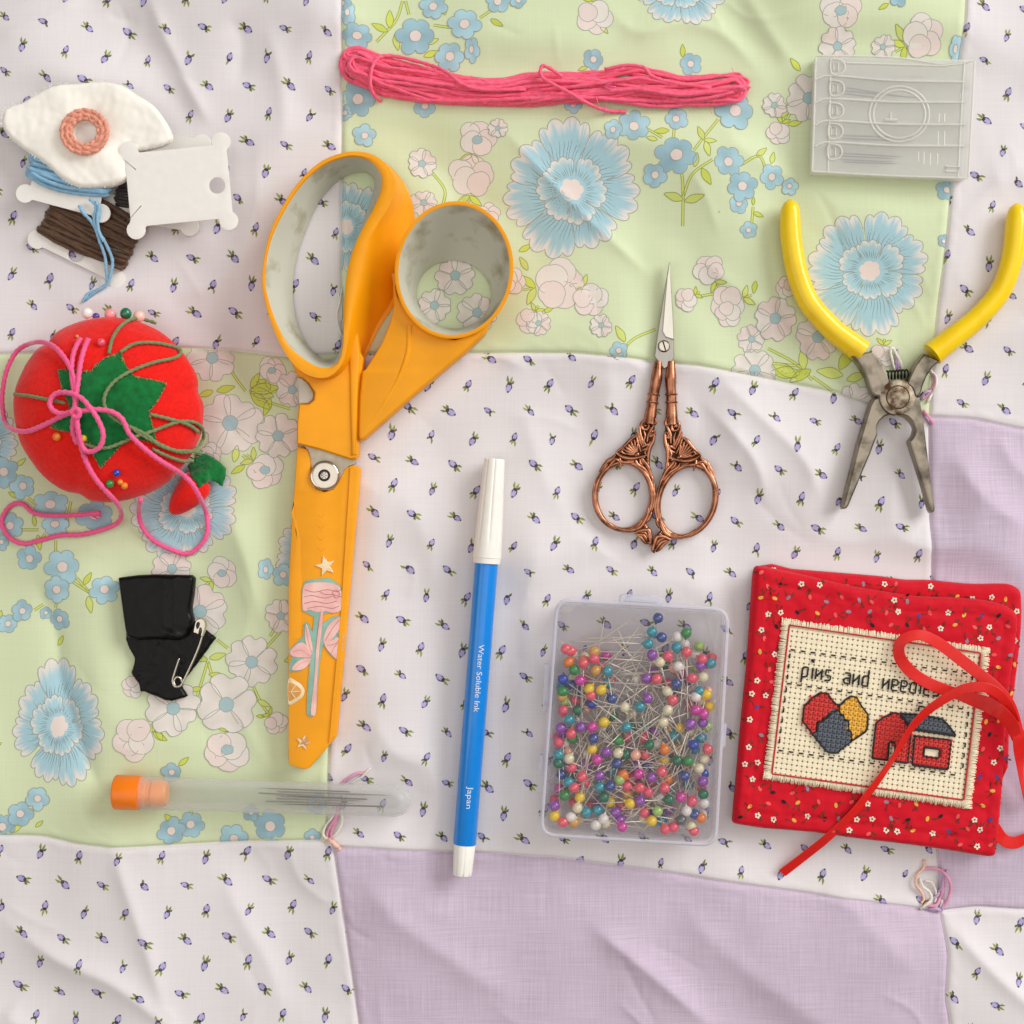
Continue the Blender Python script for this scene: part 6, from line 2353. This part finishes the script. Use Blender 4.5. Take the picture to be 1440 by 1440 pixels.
for yl, yr in ((215, 250), (360, 378), (500, 520), (635, 655)):
    mb = MB()
    q = zn([(125, yl + 8), (1075, yr + 8), (1075, yr - 8), (125, yl - 8)])
    mb.prism(UP(q, 14), [(0, 5.6), (0, hN - 6), (0.7, hN - 5)])
    make('compartment_wall', mb, M_case2, nc)
# long ribs between compartments, edge lips, embossed circles, tabs
def rib(name, q, w=4.0, z=hN, h=2.0, mt=None):
    m = MB()
    P = zn(q)
    m.tube([U(p[0], p[1], z - 0.6) for p in catmull(P, 4)], w / 2, 8, flat=0.8)
    return make(name, m, mt or M_case2, nc, smooth=60)


for yl, yr in ((215, 250), (360, 378), (500, 520), (635, 655)):
    rib('divider', [(118, yl + 22), (150, yl + 6), (232, yl - 6), (600, (yl + yr) / 2 + 6), (1060, yr)], 3.2)
for q in ([(130, 82), (600, 92), (960, 140), (1125, 112)], [(320, 128), (700, 140), (955, 148)], [(105, 815), (600, 842), (1085, 858)], [(1062, 118), (1040, 500), (1022, 850)], [(1128, 118), (1108, 500), (1088, 850)], [(215, 100), (210, 450), (200, 815)], [(122, 90), (112, 450), (100, 815)]):
    rib('edge_lip', q, 2.6)
for cx, cy, r in ((650, 452, 175), (650, 452, 152)):
    m = MB()
    P = zn([(cx + r * 1.08 * math.cos(t), cy + r * math.sin(t)) for t in np.linspace(0, 6.2832, 49)[:-1]])
    m.tube([U(p[0], p[1], hN - 0.9) for p in P], 1.5, 8, closed=True, flat=0.7)
    make('embossed_ring', m, M_case2, nc, smooth=180)
for y in (152, 288, 430, 560, 690):
    sh_ = (690 - y) / 690 * 24
    m = MB()
    q = [(200 + sh_, y - 42), (262 + sh_, y - 42), (286 + sh_, y - 15), (284 + sh_, y + 20), (256 + sh_, y + 46), (204 + sh_, y + 44)]
    m.tube([U(p[0], p[1], hN + 0.2) for p in catmull(zn(q), 3, True)], 1.2, 7, closed=True)
    q = [(216 + sh_, y - 26), (246 + sh_, y - 24), (246 + sh_, y + 28), (216 + sh_, y + 26)]
    m.tube([U(p[0], p[1], hN) for p in zn(q)], 0.8, 6, closed=True)
    make('finger_tab', m, M_case2, nc, smooth=60, kind='stuff')
m = MB()
m.tube([U(p[0], p[1], hN + 0.3) for p in zn([(945, 782), (1030, 786), (1026, 816), (940, 812)])], 1.2, 6, closed=True)
make('latch_window', m, M_case2, nc)
m = MB()
m.tube([U(p[0], p[1], hN) for p in zn([(560, 488), (640, 490)])], 2.0, 8)
m.tube([U(p[0], p[1], hN) for p in zn([(598, 484), (597, 440)])], 0.8, 8)
make('embossed_mark', m, M_case2, nc, kind='stuff')
for x, y0_, y1_ in ((900, 450, 505), (935, 450, 500), (895, 560, 650), (935, 560, 650), (805, 690, 770), (845, 700, 775), (890, 700, 775), (770, 690, 750), (1035, 320, 360)):
    rib('ladder_rung', [(x, y0_), (x - 2, y1_)], 3.4, hN - 1.5)
rr = random.Random(9)
for (x0, y0_, x1, y1_), n, wd_ in (((300, 284, 800, 342), 3, 'second'), ((290, 588, 800, 606), 3, 'fourth'), ((280, 700, 720, 722), 4, 'lowest'), ((240, 218, 830, 226), 1, 'top')):
    for k in range(n):
        a = zn([(x0 + rr.uniform(-14, 20), y0_ + 19.0 * k + rr.uniform(-2, 2))])[0]
        b = zn([(x1 + rr.uniform(-120, 10), y1_ + 15.0 * k + rr.uniform(-5, 5))])[0]
        add_needle('steel needle in the %s compartment of the cloudy plastic needle case' % wd_, U(a[0], a[1], 15), U(b[0], b[1], 15), 1.0, 'needles inside the cloudy case', mt=M_needle2)
# ------------------------------------------------------------------ red needle book
M_redc = cloth_mat('red_cotton', (206, 5, 32), slub=0.05, bump=0.25, coarse=1.2, rough=0.75)
M_redp = cloth_mat('red_cotton_print', (255, 255, 255), attr=True, slub=0.04, bump=0.15)
M_aida = mat('cream_aida', (242, 228, 196), 0.85, var=0.06, vscale=500, bump=0.3, bscale=3000)
M_aidad = mat('aida_ground', (122, 104, 74), 0.9, var=0.1)
M_sred = mat('stitch_red', (206, 44, 36), 0.6, var=0.12, vscale=900, sheen=0.2)
M_sslate = mat('stitch_slate', (84, 90, 100), 0.6, var=0.15, vscale=900, sheen=0.2)
M_sgold = mat('stitch_gold', (230, 174, 58), 0.6, var=0.1, vscale=900, sheen=0.2)
M_sblack = mat('stitch_black', (26, 22, 24), 0.7, var=0.2, vscale=900)
M_ribbon = mat('red_grosgrain', (222, 26, 18), 0.42, var=0.05, vscale=400, spec=0.4)
z7 = lambda q: zm(q, 1020, 780, 3.131)
nb = thing('needle_book', 'red sprigged cotton needle book with cross stitched panel and red ribbon bow', 'needle book', U(1225, 1005, 0))
fr = z7([(145, 50), (220, 62), (330, 85), (440, 110), (560, 138), (640, 152), (760, 172), (860, 185), (980, 190), (1080, 195), (1170, 205), (1245, 225), (1290, 255), (1300, 290), (1292, 380), (1278, 480), (1262, 600), (1252, 720), (1243, 850), (1235, 1000), (1222, 1150), (1204, 1310), (1192, 1335), (1165, 1338), (1080, 1325), (1000, 1312), (850, 1290), (700, 1272), (560, 1255), (400, 1232), (280, 1222), (178, 1214), (110, 1204), (45, 1192), (36, 1170), (48, 1040), (60, 900), (78, 700), (98, 500), (112, 300), (122, 150), (128, 80)])
bkp = z7([(150, 52), (300, 64), (500, 80), (700, 97), (800, 112), (900, 112), (1000, 122), (1100, 130), (1200, 128), (1262, 128), (1300, 148), (1316, 180), (1316, 320), (1300, 480), (1280, 640), (1262, 800), (1258, 940), (1232, 1000), (1210, 1200), (1195, 1320), (1000, 1300), (600, 1225), (250, 1180), (110, 1150), (150, 300)])
frU = ccw(UP(res_len(catmull(fr, 2, True), 4, True), 34))
bkU = ccw(UP(res_len(catmull(bkp, 2, True), 5, True), 16))


def quilted(z, P, th, seed, puck=1.0):
    P = np.asarray(P)

    def f(x, y, d):
        e = math.sqrt(max(0, 1 - (1 - min(1, d / 9.0)) ** 2)) * th
        n_ = 2.2 * mnoise.noise(Vector((x / 38.0, y / 30.0, seed))) + puck * 1.5 * mnoise.noise(Vector((x / 13.0, y / 11.0, seed + 3)))
        # hand quilting line near the edges pulls the cloth in
        q = -1.6 * math.exp(-((d - 22) / 2.2) ** 2)
        return z + e + n_ * min(1, d / 8.0) + q * puck
    return f


mb = MB()
fb = quilted(3, bkU, 13, 2)
mb.fill(bkU, 5, fb, base=2)
bc = make('back_cover', mb, M_redc, nb, smooth=80)
# white felt pages between the covers, just inside the edges
mb = MB()
mb.prism(offset(ccw(UP(res_len(catmull(fr, 2, True), 8, True), 18)), 14), [(0, 13), (0, 19)])
make('felt_pages', mb, M_felt, nb)
mb = MB()
ff = quilted(19, frU, 15, 5)
mb.fill(frU, 4, ff, base=17, seed=3)
fcv = make('front_cover', mb, M_redc, nb, smooth=80)


def cover_print(zfun, P, parent, seed, n, limit=None):
    rnd = random.Random(seed)
    P = np.asarray(P)

    def zz(X, Y):
        d = dist_poly(X, Y, P)
        return np.array([zfun(x, y, q) for x, y, q in zip(X, Y, d)])
    p = Print(zf=zz, base=0.35, lay=0.06)
    x0, y0 = P.min(0)
    x1, y1 = P.max(0)
    cW, cY, cB, cG, cP, cD = L3((240, 220, 196)), L3((234, 166, 70)), L3((76, 64, 132)), L3((150, 124, 142)), L3((236, 84, 84)), L3((128, 44, 30))
    st = 23.0
    gy = y0
    row = 0
    while gy < y1:
        gx = x0 + (row % 2) * st * 0.5
        while gx < x1:
            x, y = gx + rnd.uniform(-4.5, 4.5), gy + rnd.uniform(-4, 4)
            gx += st
            if not inp(x, y, P) or dist_poly(np.array([x]), np.array([y]), P)[0] < 7 or (limit is not None and limit(x, y)):
                continue
            k = rnd.random()
            a = rnd.uniform(0, 6.28)
            for s_ in range(rnd.choice((2, 3, 3))):
                b = a + rnd.uniform(1.6, 4.6)
                L_ = rnd.uniform(6, 11)
                p.line([(x, y), (x + L_ * 0.5 * math.cos(b + .3), y + L_ * 0.5 * math.sin(b + .3)), (x + L_ * math.cos(b), y + L_ * math.sin(b))], 1.3, jit(cD, 0.3, rnd), 0)
                p.fan([(x + L_ * math.cos(b) + 2.6 * math.cos(t) * math.cos(b) - 1.3 * math.sin(t) * math.sin(b), y + L_ * math.sin(b) + 2.6 * math.cos(t) * math.sin(b) + 1.3 * math.sin(t) * math.cos(b)) for t in np.linspace(0, 6.28, 7)[:-1]], (x + L_ * math.cos(b), y + L_ * math.sin(b)), jit(cD, 0.3, rnd), 1, 1)
            if k < 0.24:
                o = lobes(x, y, 4.3, 5, 0.42, a, 1, 1, 6, rnd)
                p.fan(o, (x, y), cW, 2, 1)
                p.fan([(x + 1.5 * math.cos(t), y + 1.5 * math.sin(t)) for t in np.linspace(0, 6.28, 7)[:-1]], (x, y), cD, 3, 1)
            else:
                c = rnd.choice((cY, cY, cG, cG, cB, cP, cP, cD))
                if c is cD:
                    c = L3((40, 26, 34))
                o = [(x + 3.8 * math.cos(t) * math.cos(a) - 2.4 * math.sin(t) * math.sin(a), y + 3.8 * math.cos(t) * math.sin(a) + 2.4 * math.sin(t) * math.cos(a)) for t in np.linspace(0, 6.28, 12)[:-1]]
                p.fan(o, (x, y), jit(c, 0.1, rnd), 2, 2)
        gy += st * 0.82
        row += 1
    m = p.mesh(xf=lambda X, Y, Z: (X, Y))
    make('sprig_print', m, M_redp, parent, kind='stuff', smooth=180)


# panel frame: a across, b down, origin at the top left corner
ZP = 37.5
O_ = np.array(U(1100, 869, ZP))[:2]
UA = (np.array(U(1393, 911, ZP))[:2] - O_)
UB = (np.array(U(1073, 1096, ZP))[:2] - O_)
LA, LB = np.linalg.norm(UA), np.linalg.norm(UB)
UA, UB = UA / LA, UB / LB
MI = np.linalg.inv(np.stack([UA, UB], 1))


def AB(px, py):
    return MI @ (np.array(U(px, py, ZP))[:2] - O_)


def XY(a, b):
    return O_ + UA * a + UB * b


def P3(a, b, z):
    q = XY(a, b)
    return (q[0], q[1], z)


pan = [tuple(XY(a, b)) for a, b in ((4, 4), (LA - 4, 4), (LA - 4, LB - 4), (4, LB - 4))]
cover_print(ff, frU, fcv, 3, 300, limit=lambda x, y: -2 < (MI @ (np.array([x, y]) - O_))[0] < LA + 2 and -2 < (MI @ (np.array([x, y]) - O_))[1] < LB + 2)
cover_print(fb, bkU, bc, 8, 100, limit=lambda x, y: inp(x, y, offset(frU, 6)))

ZB = 36.5
mb = MB()
mb.prism(pan, [(0, ZB - 4), (0, ZB - 0.2)])
panel = make('cross_stitch_panel', mb, M_aidad, nb)
# woven blocks of the aida cloth
cell = 7.05
mb = MB()
na, nb_ = int((LA - 18) / cell), int((LB - 18) / cell)
rr = random.Random(2)
for i in range(na + 1):
    for j in range(nb_ + 1):
        a0, b0 = 9 + i * cell, 9 + j * cell
        g, e = 0.04, 1.6
        zz = ZB + rr.uniform(-0.12, 0.12)
        o = [(g, e), (e, g), (cell - e, g), (cell - g, e), (cell - g, cell - e), (cell - e, cell - g), (e, cell - g), (g, cell - e)]
        lo = [P3(a0 + u, b0 + v, ZB + 0.05) for u, v in o]
        m_ = cell / 2
        hi = [P3(a0 + m_ + (u - m_) * 0.8, b0 + m_ + (v - m_) * 0.8, zz + 0.35) for u, v in o]
        mb.loft([lo[::-1], hi[::-1]], True, False, True)
make('weave', mb, M_aida, panel, kind='stuff', smooth=0)
# frayed edge threads
mb = MB()
for side_ in range(4):
    L_ = LA if side_ % 2 == 0 else LB
    t = 1.0
    while t < L_ - 1:
        ln = 11 + rr.uniform(-1.6, 1.2)
        sk_ = rr.uniform(-0.8, 0.8)
        A, B = {0: ((t, 11), (t + sk_, 11 - ln)), 1: ((LA - 11, t), (LA - 11 + ln, t + sk_)), 2: ((t, LB - 11), (t + sk_, LB - 11 + ln)), 3: ((11, t), (11 - ln, t + sk_))}[side_]
        mb.tube([P3(A[0], A[1], ZB + 0.9), P3((A[0] + B[0]) / 2, (A[1] + B[1]) / 2, ZB + 1.3 + rr.uniform(-.3, .3)), P3(B[0], B[1], ZB - 0.6 + rr.uniform(-0.5, 0.6))], 0.85, 5)
        t += 1.75 + rr.uniform(-0.2, 0.3)
make('fringe', mb, M_aida, panel, kind='stuff', smooth=180)


def stitches(name, lines, r, mt, z=ZB + 1.0, dash=None, parent=panel, label=None):
    m = MB()
    for ln in lines:
        P = np.array([AB(x, y) for x, y in ln]) if name != 'lettering' else np.array(ln)
        if dash:
            seg = res_len(P, 1.0)
            d, k = 0, 0
            while k < len(seg) - 2:
                e = min(len(seg) - 1, k + int(dash[0]))
                q = seg[k:e + 1]
                if len(q) > 2:
                    m.tube([P3(a, b, z + 0.7 * math.sin(math.pi * i / (len(q) - 1)) - 0.4) for i, (a, b) in enumerate(q)][::2], r, 6)
                k = e + int(dash[1])
        else:
            q = res_len(P, 3.0) if len(P) > 1 else P
            m.tube([P3(a, b, z + rr.uniform(-0.15, 0.15)) for a, b in q], r, 6)
    return make(name, m, mt, parent, smooth=180, kind='stuff', label=label)


zB = lambda q: zm(q, 1080, 860, 7.2)
zC = lambda q: zm(q, 1220, 860, 5.536)
stitches('border_line', [[(1110, 879), (1379, 918), (1355, 1125), (1085.5, 1088), (1110, 879)]], 1.2, mat('border_red', (190, 40, 40), 0.7, var=0.15), ZB + 1.6)
stitches('dashed_border', [[(1112, 913.5), (1368, 948)], [(1111, 919), (1107, 957)], [(1107, 961), (1362, 998)], [(1106, 967), (1095, 1052)], [(1362, 1001), (1353, 1088)], [(1368, 950), (1364, 990)], [(1095, 1055), (1352, 1091)]], 1.05, M_sblack, ZB + 1.5, dash=(7, 7))
heart_o = zB([(350, 1110), (362, 960), (440, 880), (520, 822), (600, 828), (650, 900), (690, 940), (730, 942), (780, 892), (835, 856), (892, 866), (940, 950), (1010, 1042), (1003, 1160), (990, 1212), (930, 1252), (840, 1312), (760, 1372), (690, 1432), (610, 1425), (555, 1375), (480, 1280), (395, 1165), (350, 1110)])
red_l = zB([(350, 1110), (362, 960), (440, 880), (520, 822), (600, 828), (650, 900), (690, 940), (722, 942), (722, 1000), (680, 1005), (640, 1010), (640, 1042), (600, 1042), (600, 1080), (560, 1080), (555, 1112), (500, 1112), (495, 1215), (450, 1225), (395, 1165)])
gold_l = zB([(722, 942), (780, 892), (835, 856), (892, 866), (940, 950), (1010, 1042), (1003, 1160), (990, 1212), (930, 1252), (842, 1305), (842, 1215), (812, 1200), (812, 1100), (768, 1092), (766, 1045), (728, 1040)])
slate_l = zB([(680, 1005), (722, 1000), (728, 1040), (766, 1045), (768, 1092), (812, 1100), (812, 1200), (842, 1215), (842, 1305), (760, 1372), (690, 1432), (610, 1425), (555, 1375), (450, 1225), (495, 1215), (500, 1112), (555, 1112), (560, 1080), (600, 1080), (600, 1042), (640, 1042), (640, 1010)])
barn = zC([(35, 1142), (48, 1000), (65, 865), (120, 825), (190, 787), (235, 790), (290, 850), (335, 940), (322, 1060), (308, 1180), (205, 1165), (212, 1020), (165, 1012), (155, 1156)])
roof = zC([(255, 795), (390, 800), (580, 836), (640, 900), (688, 970), (520, 945), (350, 918), (300, 850)])
house = zC([(365, 968), (648, 1000), (622, 1230), (345, 1195)])
wind = zC([(440, 1055), (558, 1072), (552, 1142), (434, 1125)])
chim = zC([(392, 775), (398, 736), (440, 742), (436, 780)])


def crosses(name, poly, mt, hole=None):
    m = MB()
    Q = np.array([AB(*p) for p in poly])
    H_ = np.array([AB(*p) for p in hole]) if hole else None
    cs = cell * 0.93
    a0, b0 = Q.min(0)
    a1, b1 = Q.max(0)
    for i in range(int((a1 - a0) / cs) + 1):
        for j in range(int((b1 - b0) / cs) + 1):
            a, b = a0 + (i + 0.5) * cs, b0 + (j + 0.5) * cs
            if not inp(a, b, Q) or (H_ is not None and inp(a, b, H_)):
                continue
            h = cs * 0.5
            for s_, zo in ((1, 0.0), (-1, 0.9)):
                pp = [P3(a - h, b - s_ * h, ZB + 0.5), P3(a - h * .45, b - s_ * h * .45, ZB + 1.6 + zo), P3(a + h * .45, b + s_ * h * .45, ZB + 1.6 + zo), P3(a + h, b + s_ * h, ZB + 0.5)]
                m.tube(pp, 1.75, 6)
    # a thin bed of the same thread under the crosses
    m.prism([tuple(XY(*q)) for q in (offset(ccw(Q), 0.6))], [(0, ZB + 0.2), (0, ZB + 0.75)])
    make(name, m, mt, panel, kind='stuff', smooth=180)


crosses('heart_stitches', red_l, M_sred)
crosses('heart_stitches', gold_l, M_sgold)
crosses('heart_stitches', slate_l, M_sslate)
crosses('barn_stitches', barn, M_sred)
crosses('roof_stitches', roof, M_sslate)
crosses('house_stitches', house, M_sred, wind)
# the window shows the bare cloth again
mb = MB()
mb.prism([tuple(XY(*AB(*p))) for p in wind], [(0, ZB + 0.3), (0, ZB + 1.4)])
make('window_cloth', mb, M_aida, panel)
cl_ = lambda q: q + [q[0]]
stitches('outline_stitches', [heart_o, cl_(barn), cl_(roof), cl_(house), cl_(wind), chim,
                              zB([(722, 942), (722, 1000), (680, 1005), (640, 1010), (640, 1042), (600, 1042), (600, 1080), (560, 1080), (555, 1112), (500, 1112), (495, 1215), (450, 1225)]),
                              zB([(722, 1000), (728, 1040), (766, 1045), (768, 1092), (812, 1100), (812, 1200), (842, 1215), (842, 1305)])], 1.3, M_sblack, ZB + 3.2)
GL = {'p': [[(0, 22), (0.5, 1), (8, 0), (8, 13), (1, 14.5)]], 'i': [[(0, 0), (0, 15)], [(-0.8, -8.5), (0.8, -7.5)]], 'n': [[(0, 0), (0, 15)], [(0, 11.5), (8, 2.5)], [(8, 0), (8, 15)]], 's': [[(8, 0), (1, 0), (0.5, 7), (8, 8), (8, 14), (0, 15)]],
      'a': [[(0.5, 0.5), (8, 0), (8, 15), (0, 14.5), (0, 8), (8, 7)]], 'd': [[(8, -8), (8, 15), (0, 14.5), (0.5, 1.5), (8, 0.5)]], 'e': [[(0, 7.5), (8, 7.5), (8, 0.3), (0, 0), (0, 15), (8, 15)]], 'l': [[(0, -8), (0, 15)]]}
adv = {'i': 7, 'l': 7}
lines = []
A0, B0 = AB(1128.6, 937)
for word, aoff in (('pins', 0), ('and', 59), ('needles', 113)):
    a = A0 + aoff
    for ch in word:
        for st in GL[ch]:
            lines.append([(a + u * 1.0 + (2 if ch in 'il' else 0), B0 + v * 1.0) for u, v in st])
        a += adv.get(ch, 12.6)
stitches('lettering', lines, 1.2, M_sblack, ZB + 1.7, label='lettering pins and needles stitched in black')
mb = MB()
q = AB(1143, 929)
mb.ball(P3(q[0], q[1], ZB + 1.2), (2.6, 2.6, 1.6), 8, 6)
make('letter_dot', mb, M_sblack, panel)

# ribbon: grosgrain strips, ribbed across
def ribbon(name, pts, z, wd, parent, tilt=0.0, per=8):
    """pts picture points, z heights, wd = widths seen (units); tilt turns the strip about its length"""
    P = catmull([(p[0], p[1], zz, w, tl) for p, zz, w, tl in zip(pts, z, wd, tilt if hasattr(tilt, '__len__') else [tilt] * len(pts))], per)
    P = res_len(P, 1.3)
    C3 = np.array([U(p[0], p[1], p[2]) for p in P])
    T = np.gradient(C3, axis=0)
    T /= np.linalg.norm(T, axis=1, keepdims=True)
    up = np.array([0, 0, 1.0])
    rings = []
    for k in range(len(P)):
        sd = np.cross(T[k], up)
        sd /= np.linalg.norm(sd) + 1e-9
        nn = np.cross(sd, T[k])
        a = math.radians(P[k][4])
        sv = sd * math.cos(a) + nn * math.sin(a)
        nv = np.cross(sv, T[k])
        w = P[k][3] / 2 * 1.14
        rb = 0.4 if k % 2 else 0.0
        rings.append([C3[k] - sv * w + nv * 0.2, C3[k] - sv * w * 0.93 + nv * (0.6 + 0.0), C3[k] - sv * w * 0.86 + nv * (0.45 + rb), C3[k] + sv * w * 0.86 + nv * (0.45 + rb), C3[k] + sv * w * 0.93 + nv * 0.6, C3[k] + sv * w + nv * 0.2,
                      C3[k] + sv * w * 0.9 - nv * (0.4 + rb), C3[k] - sv * w * 0.9 - nv * (0.4 + rb)])
    m = MB()
    m.loft(rings, True, True, True)
    return make(name, m, M_ribbon, parent, smooth=25)


rbn = ribbon('ribbon_loop', zC([(1165, 985), (1120, 880), (1040, 790), (940, 728), (840, 690), (720, 648), (600, 608), (500, 570), (400, 515), (310, 440), (250, 350), (248, 260), (300, 205), (390, 182), (480, 205), (600, 278), (740, 385), (880, 495), (1000, 600), (1090, 700), (1140, 800), (1172, 920)]),
             [48, 62, 66, 58, 50, 46, 43, 42, 42, 44, 47, 50, 52, 53, 52, 50, 50, 52, 54, 54, 52, 50], [14, 16, 18, 20, 18, 14, 14, 14.5, 14.5, 14.5, 14, 13, 13, 13, 14, 14.5, 14.5, 14.5, 15, 14, 13, 13], nb,
             tilt=[0, 20, 25, 22, 18, 10, 0, 0, 0, 5, 15, 20, 20, 15, 10, 5, 0, 0, 0, 0, 10, 10])
ribbon('ribbon_tail', zC([(1150, 860), (1110, 760), (1050, 672), (970, 610), (870, 588), (760, 600), (640, 655), (530, 725), (440, 795), (370, 870), (318, 940), (268, 1020), (200, 1140), (120, 1260), (40, 1370)]) + z7([(560, 1140), (450, 1245), (350, 1325), (250, 1402)]),
       [52, 62, 72, 77, 78, 76, 72, 68, 64, 60, 57, 54, 50, 47, 44, 40, 30, 18, 8], [11, 11, 11.5, 12, 12.5, 12.5, 12, 11.5, 11.5, 11.5, 11.5, 11.5, 11.5, 12, 12, 12.5, 13, 13, 13], nb,
       tilt=[25, 20, 12, 8, 5, 5, 8, 12, 18, 25, 35, 40, 40, 38, 32, 28, 24, 22, 20])
ribbon('ribbon_tail', zC([(1160, 900), (1185, 985), (1196, 1080), (1190, 1180), (1200, 1300), (1225, 1400)]) + [(1448, 1135)], [52, 50, 44, 36, 28, 22, 16], [12, 18, 20, 15, 13, 13, 13], nb, tilt=[0, 0, 10, 30, 45, 40, 20])
ribbon('ribbon_tail', z7([(1185, 1200), (1225, 1255), (1275, 1268), (1330, 1250), (1400, 1270)]), [18, 14, 12, 10, 8], [14, 15, 15, 14, 14], nb, tilt=[0, 10, 0, -10, 0])
